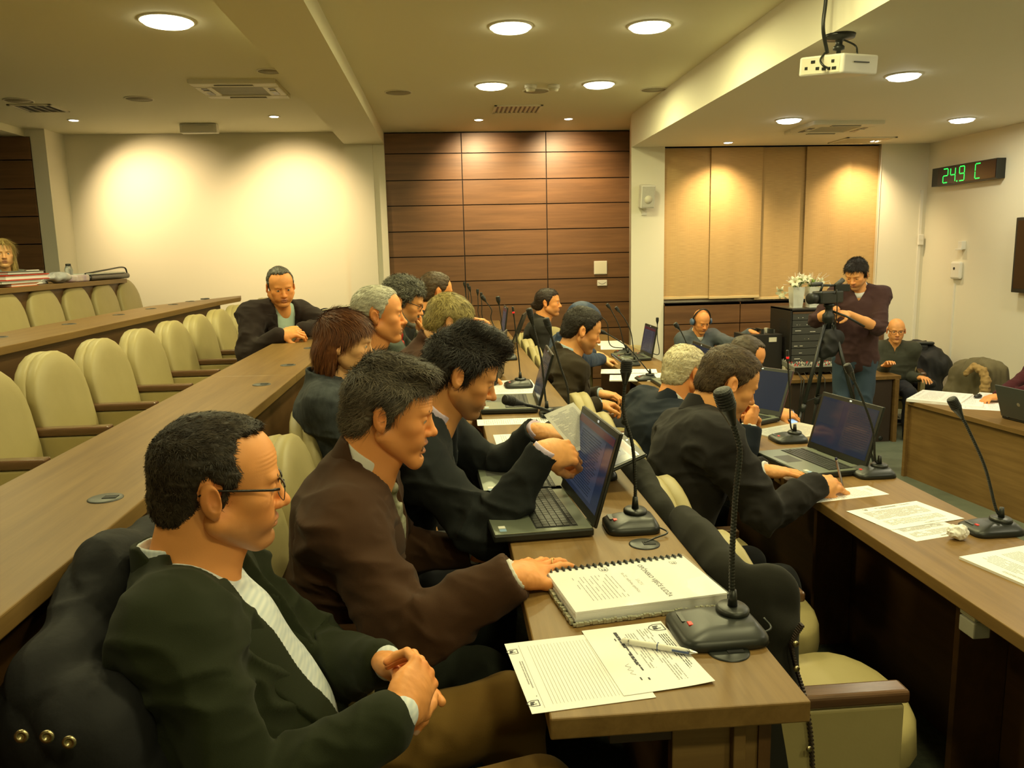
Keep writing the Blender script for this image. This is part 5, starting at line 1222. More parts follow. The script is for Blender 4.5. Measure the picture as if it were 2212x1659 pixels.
# 10 hooded
M_HOOD = cloth('navy_knit', (.018, .035, .075))
p10, J10 = person('person in a navy blue knitted hat and sweater writing, behind the dark-haired man', Hd(1258, 698, 5.15), yaw=5, pitch=28, body_yaw=0, floor=T5, seat=.46,
    o=dict(h=.0045, hair='full', haircol=(.018, .036, .08), greycol=(.02, .04, .09), thick=.02, rough=.001, skin=SKP), pelvis=(.70, 5.2, T5 + .5), h=.012, top='sweater', topname='sweater', topmat=M_HOOD, shirtcol=None, opening=(0, 0, -.1),
    wrR=W(1300, 776, Z=D5 + .04), handR=dict(dir=(1, .1, -.15), fc=[(.7, .9, .5)] * 4), wrL=W(1285, 768, Z=D5 + .04) + Vector((0, .14, 0)), handL=dict(dir=(1, -.2, -.1), fc=[(.5, .6, .4)] * 4))
# 11 dark-haired man, brown-black jacket
p11, J11 = person('man with short dark hair in a brown-black jacket, looking down at his lap', Hd(1258, 714, 4.42), yaw=2, pitch=20, body_yaw=0, floor=T5, seat=.46,
    o=dict(h=.0032, hair='short', strands=6000, slen=.016, swid=.0011, lift=.5, thick=.013, haircol=(.018, .013, .008), greycol=(.04, .03, .02), grey=.1, skin=SK, stubble=.4, nose=1.15, look=.004, combtop=(.8, 0, .5)),
    pelvis=(.62, 4.45, T5 + .50), h=.009, topcol=(.030, .021, .010), shirtcol=(.42, .52, .58), opening=(.06, .01, -.3), wrR=W(1292, 872, Y=4.22), wrL=W(1296, 850, Y=4.5), handR=dict(dir=(1, .35, -.1), fc=[(.6, .8, .5)] * 4), handL=dict(dir=(1, -.3, -.1), fc=[(.5, .7, .5)] * 4))
# 12 white-haired man
p12, J12 = person('white-haired man in a navy suit seen from behind, fist raised near his face', Hd(1478, 806, 3.45), yaw=32, pitch=14, body_yaw=20, floor=T5, seat=.44,
    o=dict(h=.0030, hair='short', strands=9000, slen=.011, swid=.0011, lift=.25, thick=.010, haircol=(.50, .42, .24), greycol=(.66, .60, .42), grey=.5, skin=SKR, fat=1.08, neckfat=1.15, browcol=(.4, .35, .25)),
    pelvis=(.76, 3.42, T5 + .47), h=.0085, topcol=(.012, .017, .026), bulk=.008, shirtcol=(.75, .75, .72), opening=(.06, .01, -.3), hdrop=.01, shw=.19,
    wrR=W(1618, 922, Y=3.18), poleR=(.2, -.4, -1), handR=dict(dir=(.35, .25, .75), up=(.75, -.6, .0), fc=[(1.2, 1.3, .8)] * 4, thumb=(.8, .3, -.5)), wrL=W(1628, 915, Y=3.4), handL=dict(dir=(-.5, -.2, .6), up=(.6, .5, .3), fc=[(.8, .9, .6)] * 4))
# 13 writing man
p13, J13 = person('man with short brown hair in a black suit writing on the lower desk', Hd(1574, 826, 2.75), yaw=0, pitch=26, body_yaw=2, floor=T5, seat=.44,
    o=dict(h=.0026, hair='short', strands=12000, slen=.014, swid=.0009, lift=.4, thick=.011, haircol=(.055, .030, .013), greycol=(.12, .08, .04), grey=.3, skin=SK, nose=1.2, stubble=.25, look=.004, fat=1.03, comb=(-.3, 0, -.8), combtop=(.9, 0, .3), neckfat=1.05),
    pelvis=(.70, 2.66, T5 + .47), h=.0068, topcol=(.017, .015, .014), bulk=.007, shirtcol=(.76, .76, .76), opening=(.06, .01, -.3), hdrop=.02, shw=.185,
    wrR=W(1762, 1048, Z=D5 + .042), poleR=(.0, -.55, -1), handR=dict(dir=(.95, .22, -.02), up=(-.1, -.55, .8), fc=[(.55, .9, .5), (.75, 1.0, .6), (.95, 1.1, .7), (1.1, 1.1, .7)], thumb=(.85, .35, -.35), arm=.05),
    wrL=W(1652, 1016, Z=D5 + .040), poleL=(0, .5, -1), handL=dict(dir=(.98, -.12, -.08), up=(0, 0, 1), fc=[(.15, .3, .2)] * 4, arm=.05))
# 14 half hidden
p14, J14 = person('balding person in jeans hidden beyond the writing man, holding a small phone', Hd(1612, 772, 4.6), yaw=-15, pitch=30, body_yaw=-15, floor=0, seat=.45,
    o=dict(h=.0045, hair='receding', haircol=(.05, .035, .02), skin=SKR), pelvis=(1.90, 4.72, .50), h=.012, top='sweater', topname='sweater', topcol=(.016, .022, .014), shirtcol=None, opening=(0, 0, -.1), legcol=(.045, .06, .085), legname='jeans',
    wrR=W(1680, 892, Y=4.32), wrL=W(1682, 908, Y=4.45), handR=dict(dir=(1, 0, -.1), up=(0, -.5, .8), fc=[(.6, .8, .5)] * 4), handL=dict(dir=(1, -.2, 0), fc=[(.6, .8, .5)] * 4), kneeR=(2.28, 4.35, .74), kneeL=(2.25, 4.6, .52))
# 15 headphones
p15, J15 = person('bald man with big headphones and blue-grey sweater, arm stretched to the audio desk', Hd(1515, 694, 8.3), yaw=-82, pitch=22, body_yaw=-84, floor=0, seat=.42,
    o=dict(h=.0045, hair=None, skin=SKR, haircol=(.3, .2, .1), nose=1.1), pelvis=(2.72, 8.42, .50), h=.012, top='sweater', topname='sweater', topcol=(.10, .115, .125), shirtcol=(.62, .60, .52), opening=(.055, 0, -.10),
    wrL=W(1622, 716, Y=8.0), poleL=(.2, -.2, -1), handL=dict(dir=(.85, -.35, -.3), up=(.2, 0, 1), fc=[(.5, .7, .5)] * 4), wrR=(2.55, 8.0, .72))
# 16 cameraman
p16, J16 = person('standing cameraman in a maroon v-neck sweater and jeans working a video camera', Hd(1850, 592, 6.5), yaw=-138, pitch=26, body_yaw=-118, floor=0, stand=True,
    o=dict(h=.0042, hair='full', strands=5000, slen=.035, swid=.0014, lift=.35, thick=.015, mess=.4, haircol=(.014, .009, .006), skin=SK, stubble=.4, look=.004, combtop=(.9, -.3, 0)), pelvis=(3.50, 6.55, .96), h=.011, top='sweater', topname='sweater', topcol=(.058, .028, .026), shirtcol=(.75, .75, .72), opening=(.060, 0, -.12), sleeves=.5,
    wrR=W(1806, 668, Y=6.40), poleR=(-.8, .4, -1), wrL=W(1832, 678, Y=6.20), elbL=(3.56, 6.30, 1.24), handR=dict(dir=(-.5, -.5, 0), fc=[(.7, .9, .6)] * 4), handL=dict(dir=(-.9, -.1, .1), up=(0, -.5, .9), fc=[(.9, 1.1, .7)] * 4), legcol=(.045, .07, .10), legname='jeans', fat=1.05)
# 17 bald man with glasses
p17, J17 = person('bald man with black glasses and olive zip sweater, seated against the right wall', Hd(1936, 714, 7.72), yaw=-112, pitch=6, body_yaw=-115, floor=0, seat=.42,
    o=dict(h=.0045, hair=None, skin=SK, glasses='full', haircol=(.05, .04, .03)), pelvis=(4.60, 7.85, .50), h=.012, top='sweater', topname='sweater', topcol=(.055, .058, .040), shirtcol=None, opening=(.02, 0, -.10), collar='polo', wrR=(4.35, 7.5, .74), wrL=(4.70, 7.50, .60))
# 18 far-left woman
p18, J18 = person('woman with long straight blonde hair at the far left edge behind the folders', Hd(8, 548, 7.0), yaw=-62, pitch=2, body_yaw=-40, floor=T1, seat=.45, scale=.95,
    o=dict(h=.0042, hair='long', strands=4000, slen=.08, swid=.0014, lift=.05, thick=.012, rough=.003, haircol=(.30, .20, .06), greycol=(.50, .38, .14), grey=.4, skin=SKP, comb=(-.1, 0, -1), mess=.08), pelvis=(-3.72, 7.02, T1 + .5), h=.012, top='coat', topname='jacket', topcol=(.25, .26, .22), shirtcol=(.02, .02, .02), opening=(.05, 0, -.16), shw=.155)
# 19 lone man
p19, J19 = person('grey-haired man in dark jacket and pale green shirt leaning on the bare desk', Hd(606, 619, 5.28), yaw=-68, pitch=16, roll=4, body_yaw=-42, floor=T3, seat=.44,
    o=dict(h=.0036, hair='receding', strands=5000, slen=.012, swid=.0012, thick=.008, haircol=(.045, .04, .032), greycol=(.13, .12, .10), grey=.5, skin=SKR, fat=1.1, neckfat=1.15, jaw=1.1), pelvis=(-1.26, 5.46, T3 + .48), h=.009, topcol=(.022, .014, .012), bulk=.012, shirtcol=(.38, .48, .40), opening=(.085, .05, -.34), fat=1.2, shw=.20,
    wrR=W(610, 722, Y=4.98), poleR=(-.8, -.5, -1.5), wrL=W(645, 712, Y=5.10), poleL=(1.2, .3, -.2), handR=dict(dir=(.9, .1, .1), up=(0, -.6, .7), fc=[(.6, .8, .5)] * 4), handL=dict(dir=(-.5, -.7, .0), up=(.3, -.3, .9), fc=[(.5, .8, .5)] * 4))
# 20 right edge
p20, J20 = person('person in a dark red top cut off by the right edge behind the black laptop', Hd(2278, 742, 6.3), yaw=190, pitch=20, body_yaw=185, floor=0, seat=.45,
    o=dict(h=.006, hair='short', haircol=(.02, .015, .01), skin=SKR), pelvis=(5.05, 6.32, .5), h=.014, top='sweater', topname='sweater', topcol=(.06, .008, .012), shirtcol=None, opening=(0, 0, -.1), wrR=W(2152, 856, Z=DP + .05), handR=dict(dir=(-1, -.2, -.1), fc=[(.6, .8, .5)] * 4), wrL=(4.6, 6.0, DP + .06))
# ------------------------------------------------------------------ papers
def paper_block(bm, x0, x1, y0, y1, z, n, m, seed=0, gap=.35, var=.25, th=.0002, lh=.0016):
    rnd = random.Random(seed)
    for k in range(n):
        y = y1 - (y1 - y0) * (k + .5) / n; x = x0
        while x < x1:
            w = rnd.uniform(.006, .022); e = min(x + w, x1)
            if rnd.random() > .12: bm.box(x, e, y - lh / 2, y + lh / 2, z, z + th, m)
            x = e + .0018
            if k == n - 1 and x > x0 + (x1 - x0) * .6: break
def crest(bm, x, y, z, s, m=None):
    m = m or M_INK
    pts = [(-.5, .6), (.5, .6), (.5, -.1), (.3, -.45), (0, -.62), (-.3, -.45), (-.5, -.1)]
    n = len(pts)
    for k in range(n):
        a, b = Vector((*pts[k], 0)) * s, Vector((*pts[(k + 1) % n], 0)) * s; d = (b - a).normalized(); w = Vector((-d.y, d.x, 0)) * s * .04; o = Vector((x, y, z))
        bm.add([o + a - w, o + a + w, o + b + w, o + b - w], [(0, 1, 2, 3)], m)
    bm.box(x - .28 * s, x - .12 * s, y - .25 * s, y + .2 * s, z, z + .0001, m); bm.box(x - .05 * s, x + .30 * s, y - .30 * s, y + .05 * s, z, z + .0001, m); bm.box(x + .12 * s, x + .2 * s, y + .05 * s, y + .35 * s, z, z + .0001, m)
def sheet(c, rz, w, l, label, kind='text', thick=.0006, curl=.0, cat='paper', group=None, seed=0, pages=1, name='sheet_of_paper', mt=None):
    """w along local x, l along local y (reading upwards +y)"""
    t = empty(name, c, rz=rz, label=label, cat=cat, group=group)
    n = 10; b = MB(); rnd = random.Random(seed)
    hz = lambda u, v: thick + curl * (max(0, u) ** 2 * max(0, v) ** 2 * .8 + .15 * (u * u)) + .0004 * math.sin(3 * u + seed) * (1 if curl else 0)
    for j in range(n + 1):
        for i in range(n + 1):
            u, v = -1 + 2 * i / n, -1 + 2 * j / n; b.v.append((u * w / 2, v * l / 2, hz(u, v)))
    for j in range(n):
        for i in range(n): a = j * (n + 1) + i; b.f.append((a, a + 1, a + n + 2, a + n + 1))
    o = len(b.v); 
    for j in range(n + 1):
        for i in range(n + 1):
            u, v = -1 + 2 * i / n, -1 + 2 * j / n; b.v.append((u * w / 2, v * l / 2, hz(u, v) - thick if not curl or max(0, u) * max(0, v) < .05 else hz(u, v) - thick))
    for j in range(n):
        for i in range(n): a = o + j * (n + 1) + i; b.f.append((a, a + n + 1, a + n + 2, a + 1))
    rim = [i for i in range(n)] + [(j) * (n + 1) + n for j in range(n)] + [n * (n + 1) + n - i for i in range(n)] + [(n - j) * (n + 1) for j in range(n)]
    for k in range(len(rim)): a, c2 = rim[k], rim[(k + 1) % len(rim)]; b.f.append((a, c2, c2 + o, a + o))
    b.m = [0] * len(b.f); b.build('page', mt or M_PAPER, t, smooth=False)
    pr = MB(); z = thick + .0004 + (curl * .02)
    if kind == 'text':
        crest(pr, -w * .28, l * .42, z, .014); paper_block(pr, -w * .15, w * .35, l * .39, l * .44, z, 3, M_INKL, seed)
        paper_block(pr, -w * .38, w * .38, -l * .05, l * .32, z, 13, M_INKL, seed + 1); paper_block(pr, -w * .38, w * .38, -l * .35, -l * .12, z, 7, M_INKL, seed + 2)
        paper_block(pr, 0, w * .32, -l * .44, -l * .40, z, 2, M_INKL, seed + 3)
    if kind == 'dense': paper_block(pr, -w * .4, w * .4, -l * .42, l * .42, z, 30, M_INKL, seed)
    if kind == 'lined':
        for k in range(24):
            y = l * .38 - k * l * .030; pr.box(-w * .42, w * .42, y, y + .0004, z, z + .0001, M_INKL)
        crest(pr, -w * .36, -l * .46, z, .016); crest(pr, w * .38, -l * .46, z, .016); paper_block(pr, -w * .2, w * .3, -l * .44, -l * .40, z, 2, M_INKL, seed)
        pr.box(-w * .45, w * .45, -l * .385, -l * .383, z, z + .0001, M_INKL); paper_block(pr, -w * .28, w * .1, l * .40, l * .42, z, 1, M_INK, seed, lh=.003)
    if kind == 'form':
        crest(pr, -w * .40, l * .38, z, .024); paper_block(pr, -w * .28, w * .3, l * .33, l * .44, z, 4, M_INK, seed); paper_block(pr, -w * .4, w * .4, l * .12, l * .28, z, 5, M_INKL, seed + 1)
        paper_block(pr, -w * .35, w * .2, -l * .08, l * .08, z, 5, M_INKL, seed + 2); paper_block(pr, -w * .4, w * .42, -l * .16, -l * .12, z, 2, M_INK, seed + 4, lh=.003)
        pr.box(-w * .3, -w * .26, -l * .2, -l * .185, z, z + .0001, M_INK); pr.box(w * .3, w * .34, -l * .22, -l * .205, z, z + .0001, M_INK)
        pr.tube(bez([(w * .1 + .012 * k * .5, -l * .26 + .004 * ((-1) ** k), z + .0003) for k in range(7)], 4), .0003, 4, M_INKL)
    if pr.f: pr.build('printed_text', None, t)
    return t
def at_desk(px, py, Z, dz=0): p = W(px, py, Z=Z); return Vector((p.x, p.y, Z + dz))
def quad_sheet(c4, Z, label, kind='text', dz=.0, **k):
    """c4: pixel corners, reading: bottom-left, bottom-right, top-right, top-left of the page as it lies"""
    P = [W(x, y, Z=Z) for x, y in c4]; c = sum(P, Vector()) / 4; ux = ((P[1] - P[0]) + (P[2] - P[3])) / 2; uy = ((P[3] - P[0]) + (P[2] - P[1])) / 2
    rz = math.atan2(ux.y, ux.x); return sheet(Vector((c.x, c.y, Z + dz)), rz, ux.length, uy.length, label, kind, **k)
# near loose papers (they overhang the desk edge a little)
quad_sheet([(1088, 1396), (1157, 1552), (1408, 1500), (1320, 1362)], D4, 'sheet with faint ruled lines overhanging the near desk edge', 'lined', dz=.0006, seed=5, group=None)
quad_sheet([(1262, 1375), (1352, 1508), (1540, 1475), (1420, 1335)], D4, 'printed form with a crest, under a white pen on the near desk', 'form', dz=.0016, curl=.004, seed=8)
# pen
a, b2 = W(1341, 1383, Z=D4 + .009), W(1508, 1411, Z=D4 + .009)
t = empty('ballpoint_pen', (a + b2) / 2, rot=(b2 - a).to_track_quat('X', 'Z').to_euler(), label='white ballpoint pen with blue grip and metal tip lying on the printed form', cat='pen')
L_ = (b2 - a).length; RX = Matrix.Rotation(PI / 2, 4, 'Y'); h = L_ / 2
MB().lathe([(.001, -h), (.0048, -h + .004), (.0052, -h + .02), (.0056, 0), (.0052, h * .35), (.0058, h * .55), (.0046, h - .018)], 18, None, RX).build('barrel', M_WHITEP, t, smooth=True)
MB().lathe([(.0050, h - .018), (.0042, h - .012), (.0018, h - .002), (.0008, h)], 14, None, RX).build('tip', M_STEEL, t, smooth=True)
MB().box(h * .35, h * .78, -.0066, -.004, -.002, .002).box(-.003, -.001, -.0058, .0058, -.0058, .0058).build('grip', mat('pen_blue', (.05, .08, .2), .4), t, bevel=.0008)
MB().lathe([(.0057, -h + .014), (.0057, -h + .016)], 16, None, RX).build('ring', M_STEEL, t)
# bound report
cc = [(1222, 1340), (1199, 1232), (1478, 1196), (1568, 1300)]
P = [W(x, y, Z=D4 + .02) for x, y in cc]; c = sum(P, Vector()) / 4; ux = ((P[3] - P[0]) + (P[2] - P[1])) / 2; uy = ((P[1] - P[0]) + (P[2] - P[3])) / 2
t = empty('bound_report', (c.x, c.y, D4), rz=math.atan2(ux.y, ux.x), label='thick spiral-bound report under a clear glossy cover on the near desk', cat='report')
w, l, th = ux.length, .205, .026
b = MB(); rnd = random.Random(2)
for k in range(9):
    z0 = .001 + k * th / 9; e = rnd.uniform(-.0012, .0012); b.box(-w / 2 + e, w / 2 + e * .5, -l / 2 + abs(e) * 1.5, l / 2 - .004, z0, z0 + th / 9 - .0003)
b.build('pages', M_PAPER, t)
M_CLEAR = mat('clear_cover', (.92, .94, .92), .06, alpha=.16, spec=.8, coat=.6)
b = MB(); n = 8
for j in range(n + 1):
    for i in range(n + 1): u, v = i / n, j / n; b.v.append((-w / 2 - .006 + (w + .010) * u, -l / 2 - .006 + (l + .008) * v, th + .0018 + .0016 * math.sin(u * 5) * math.sin(v * 3 + 1)))
for j in range(n):
    for i in range(n): q = j * (n + 1) + i; b.f.append((q, q + 1, q + n + 2, q + n + 1))
b.m = [0] * len(b.f); b.build('clear_cover', M_CLEAR, t, smooth=True)
b = MB(); rnd = random.Random(9)
for k in range(60):
    u = k / 60; x = -w / 2 - .007 + (w + .012) * u; b.box(x, x + w / 62, -l / 2 - .008 - rnd.random() * .002, -l / 2 - .003, .001 + rnd.random() * .003, .006 + rnd.random() * .004)
for k in range(40):
    v = k / 40; y = -l / 2 + l * v; b.box(-w / 2 - .009 - rnd.random() * .002, -w / 2 - .004, y, y + l / 42, .001 + rnd.random() * .003, .007 + rnd.random() * .006)
b.build('crinkled_cover_edge', mat('shiny_plastic_edge', (.55, .55, .42), .12, metal=.5), t)
b = MB(); nr = 22
for k in range(nr):
    x = -w / 2 + .008 + (w - .016) * k / (nr - 1); pts = [(x, l / 2 - .004 + .011 * math.cos(q), .014 + .017 * math.sin(q)) for q in [PI * (-.6 + 1.75 * s / 9) for s in range(10)]]
    b.tube(pts, .0030, 6)
b.tube([(-w / 2, l / 2 + .008, .014), (w / 2, l / 2 + .008, .014)], .0095, 12)
b.build('spiral_comb', M_BLACK, t, smooth=True)
tz = th + .0008
text_mesh('cover_title', 'OPĆINSKO VIJEĆE ILIDŽA', .0145, M_INK, t, (w * .14, -.004, tz), (0, 0, -PI / 2), bold=.0003)
text_mesh('cover_subtitle', 'za 22. redovnu sjednicu', .0105, M_INK, t, (-w * .02, -.002, tz), (0, 0, -PI / 2))
text_mesh('cover_heading', 'SAZIV', .012, M_INKL, t, (w * .035, -.006, tz), (0, 0, -PI / 2))
b = MB(); crest(b, w * .38, l * .33, tz, .014); crest(b, -w * .12, l * .36, tz, .018)
T = TR((-w * .27, -.01, 0), (0, 0, -PI / 2)); q = MB(); paper_block(q, -.06, .055, -.035, .055, tz, 11, M_INKL, 4); 
b2_ = q; b2_.v = [tuple(T @ Vector(v)) for v in b2_.v]; 
o = len(b.v); b.v += b2_.v; b.f += [tuple(i + o for i in f) for f in b2_.f]; k0 = [b.mi(b2_.mats[i]) for i in b2_.m]; b.m += k0
b.build('cover_print', None, t)
# papers further along the front desk
quad_sheet([(1075, 860), (1070, 828), (1125, 816), (1150, 842)], D4, 'sheet of paper lying before the black laptop lid', 'dense', seed=2)
quad_sheet([(1033, 922), (1030, 908), (1190, 900), (1196, 912)], D4, 'sheet of paper between the two laptops, mostly hidden by sleeves', 'dense', seed=4)
quad_sheet([(1080, 985), (1075, 962), (1215, 942), (1232, 962)], D4, 'printed pages under the dark-haired man\'s hands', 'dense', dz=.028, seed=6)
tt = sheet(W(1240, 922, Y=2.2), .2, .11, .15, 'clear plastic-wrapped papers held up by the dark-haired man', 'dense', seed=7, mt=mat('plastic_wrapped_paper', (.62, .60, .56), .15, coat=.5))
tt.rotation_euler = (math.radians(38), math.radians(-12), .5)
# lower desk
quad_sheet([(1745, 1095), (1720, 1080), (1845, 1040), (1908, 1063)], D5, 'sheet the man in black suit is writing on', 'text', seed=11)
quad_sheet([(1827, 1106), (1975, 1083), (2088, 1121), (1925, 1145)], D5, 'printed sheet lying on the lower desk, upper one of two', 'text', dz=.0012, seed=12, group='printed sheets on the lower desk')
quad_sheet([(1900, 1130), (2010, 1115), (2095, 1150), (1970, 1172)], D5, 'printed sheet half under another beside the crumpled paper', 'text', seed=13, group='printed sheets on the lower desk')
quad_sheet([(2058, 1203), (2235, 1275), (2420, 1255), (2240, 1185)], D5, 'thick stapled document at the right edge of the lower desk', 'text', thick=.007, seed=14)
quad_sheet([(1640, 945), (1720, 952), (1790, 935), (1700, 905)], D5, 'glossy plastic sleeve of papers before the slim red-ringed microphone', 'dense', thick=.006, seed=15, mt=mat('glossy_sleeve', (.75, .75, .70), .12, coat=.8))
# crumpled ball
P_, Q_ = vmesh([ell((0, 0, .018), (.026, .020, .018))], .0022); N_ = vnormals(P_, Q_); P_ = P_ + N_ * (.010 * (ridged(P_, 60) - .5) + .006 * (ridged(P_ + 2, 120) - .5))[:, None]; P_[:, 2] -= P_[:, 2].min()
ob = mk('crumpled_paper', [(P_, Q_, 0, None)], [M_PAPER], flat=True); ob.location = at_desk(2068, 1165, D5); tag(ob, 'crumpled white paper ball beside the microphone on the lower desk', 'paper')
# far papers on the lower desk
for k, (q, lb) in enumerate((([(1380, 830), (1378, 812), (1450, 800), (1462, 812)], 'loose white sheets before the navy suit on the lower desk'), ([(1298, 808), (1300, 800), (1415, 795), (1420, 806)], 'open document with a blue cover under the writing hands'),
                       ([(1320, 826), (1318, 815), (1410, 810), (1410, 822)], 'thick glossy brochure at the lower desk edge'), ([(1300, 756), (1298, 748), (1350, 745), (1352, 754)], 'far white sheet beside the small microphones'),
                       ([(1296, 748), (1290, 738), (1338, 735), (1345, 744)], 'farthest white sheet below the low bent microphone'))):
    quad_sheet(q, D5, lb, 'dense', thick=.001 if k != 2 else .008, seed=30 + k)
# presidium desk papers
ps = [([(1970, 862), (2010, 846), (2085, 858), (2060, 884)], .022, 'thick open binder of white pages on the presidium desk, left half'), ([(2015, 870), (2045, 846), (2110, 862), (2120, 884)], .010, 'curling right half of the open binder on the presidium desk'),
      ([(2090, 888), (2080, 870), (2155, 866), (2165, 884)], .001, 'flat white sheet beside the black laptop on the presidium desk'), ([(2110, 858), (2125, 846), (2190, 856), (2175, 872)], .002, 'white sheets behind the black laptop')]
for q, th_, lb in ps: quad_sheet(q, DP, lb, 'text', thick=th_, seed=50 + int(th_ * 1000))
p = at_desk(2112, 862, DP, .013); t = empty('computer_mouse', p, rz=.6, label='small black mouse on the presidium desk papers', cat='mouse')
P_, Q_ = vmesh([ell((0, 0, .012), (.05, .028, .017))], .004); mk('body', [(P_, Q_, 0, None)], [M_BLACK], t)
MB().box(.018, .035, -.003, .003, .026, .029).build('scroll_wheel', M_DGREY, t)
# pens in hands
def pen_between(a, b, label, m):
    t = empty('pen', (a + b) / 2, rot=(b - a).to_track_quat('X', 'Z').to_euler(), label=label, cat='pen'); h = (b - a).length / 2
    MB().lathe([(.0012, -h), (.004, -h + .012), (.0042, h - .03), (.0042, h - .002), (.001, h)], 12, None, RX).build('barrel', m, t, smooth=True); MB().lathe([(.0046, h - .022), (.0046, h - .012)], 12, None, RX).build('band', M_STEEL, t)
pen_between(W(1820, 1050, Z=D5 + .004), W(1806, 990, Y=2.40), 'dark blue pen with a silver top in the writing man\'s hand', mat('pen_dark_blue', (.02, .02, .09), .3))
pen_between(W(1345, 785, Z=D5 + .005), W(1322, 766, Y=5.15), 'thin blue pen held by the person in the navy hat', mat('pen_blue', (.05, .08, .2), .4))
t = empty('ring', W(1196, 1217, Z=D4 + .026), rot=(0, 1.35, -.35), label='thin gold ring on the finger of the man in brown', cat='ring')
MB().tube([(.0105 * math.cos(q * PI / 12), .0105 * math.sin(q * PI / 12), 0) for q in range(25)], .0014, 8).build('band', mat('gold', (.8, .55, .2), .25, metal=1), t, smooth=True)
p = W(1711, 905, Y=4.3); t = empty('mobile_phone', p, rot=(1.0, 0, .3), label='small phone with a light blue glow in the hidden person\'s hands', cat='phone')
MB().box(-.03, .03, -.055, .055, -.004, .004).build('body', M_BLACK, t, bevel=.003); MB().box(-.026, .026, -.045, .045, .004, .0046).build('screen', mat('phone_screen', (.05, .1, .15), .2, emit=(.3, .5, .75), estr=1), t)

# ------------------------------------------------------------------ wall things
GREEN = mat('green_led', (.0, .1, .02), .4, emit=(.02, 1.0, .10), estr=1.5)
# temperature display on the right wall
a, b2 = W(2012, 385, X=XRW - .10), W(2152, 362, X=XRW - .10)
ztop, zbot = W(2151, 341, X=XRW - .10).z, W(2151, 385, X=XRW - .10).z
cy, Ly = (a.y + b2.y) / 2, abs(a.y - b2.y); zh = ztop - zbot
t = empty('temperature_display', (XRW - .05, cy, (ztop + zbot) / 2), label='long black wall display showing 24.9 C in green digits', cat='display')
MB().box(-.045, .05, -Ly / 2, Ly / 2, -zh / 2, zh / 2).build('housing', M_BLACK, t, bevel=.004)
MB().box(-.05, -.045, -Ly / 2 + .01, Ly / 2 - .12, -zh / 2 + .012, zh / 2 - .012).build('front_window', mat('dark_red_filter', (.03, .012, .008), .25), t)
SEG = {'2': 'abged', '4': 'fgbc', '9': 'abcdfg', 'C': 'afed'}
b = MB(); dh = zh * .74; dw = dh * .56
def seg(ch, yc):
    for s in SEG[ch]:
        x0, x1 = -.0525, -.050; q = dh * .038
        if s in 'agd': z = {'a': dh / 2, 'g': 0, 'd': -dh / 2}[s]; b.box(x0, x1, yc - dw * .42, yc + dw * .42, z - q, z + q); 
        else:
            z0, z1 = (.03 * dh, .47 * dh) if s in 'fb' else (-.47 * dh, -.03 * dh); y = yc + (dw / 2 if s in 'fe' else -dw / 2); b.box(x0, x1, y - q * .9, y + q * .9, z0, z1)
# the wall faces -X: text runs towards -Y
y0 = Ly * .26; st = dw * 1.55
seg('2', y0); seg('4', y0 - st); seg('9', y0 - 2 * st - dw * .3); seg('C', y0 - 4.2 * st)
b.box(-.053, -.050, y0 - 1.62 * st - .006, y0 - 1.62 * st + .010, -dh / 2 - .006, -dh / 2 + .008)
b.build('digits', GREEN, t)
# trunking and boxes
def wallbox(name, px, py, w, h, d, label, cat, m=M_WHITEP, bev=.006, X=XRW, **k):
    p = W(px, py, X=X - d); t = empty(name, (X, p.y, p.z), label=label, cat=cat); MB().box(-d, 0, -w / 2, w / 2, -h / 2, h / 2).build('casing', m, t, bevel=bev); return t
zt_ = W(2024, 410, Y=YB - .03).z
tag(MB().box(5.50, 5.53, YB - .02, YB, .8, zt_).build('cable_trunking', M_WHITEP), 'white cable trunking running down the corner from the green display', 'trunking')
pb = W(2024, 517, Y=YB - .04); t = empty('junction_box', (5.515, YB - .02, pb.z), label='small white junction box on the corner trunking', cat='box'); MB().box(-.03, .03, -.03, .0, -.06, .06).build('casing', M_WHITEP, t, bevel=.004); MB().box(-.02, .02, -.033, -.03, -.002, .002).build('slot', M_CARD, t)
t = wallbox('motion_sensor', 2073, 530, .07, .09, .05, 'small white sensor bracket on the right wall above the router', 'sensor'); MB().box(-.07, -.03, -.03, .045, -.05, -.035).build('bracket', M_WHITEP, t, bevel=.003)
t = wallbox('wall_router', 2062, 584, .17, .19, .045, 'rounded white box with a dark round mark on the right wall', 'router', bev=.02)
MB().lathe([(.015, 0), (.015, .002), (.011, .002), (.011, 0)], 24, None, TR((-.046, .01, .02), (0, -PI / 2, 0))).box(-.048, -.045, .006, .014, .016, .024).build('round_mark', M_DGREY, t)
p = W(2060, 612, X=XRW - .02); tag(MB().box(XRW - .015, XRW, p.y - .01, p.y + .01, .3, p.z).build('cable_trunking', M_WHITEP), 'thin white trunking running down from the wall router', 'trunking')
# television at the right edge
p0, p1_ = W(2198, 470, X=XRW - .08), W(2198, 632, X=XRW - .08)
t = empty('television', (XRW - .05, p0.y - .5, (p0.z + p1_.z) / 2), label='black wall television cut off by the right edge', cat='television')
hh_ = (p0.z - p1_.z) / 2; MB().box(-.04, .05, -.5, .5, -hh_, hh_).build('frame', M_BLACK, t, bevel=.006); MB().box(-.043, -.04, -.47, .47, -hh_ + .04, hh_ - .03).build('screen', mat('dark_brown_screen', (.03, .012, .006), .15), t)
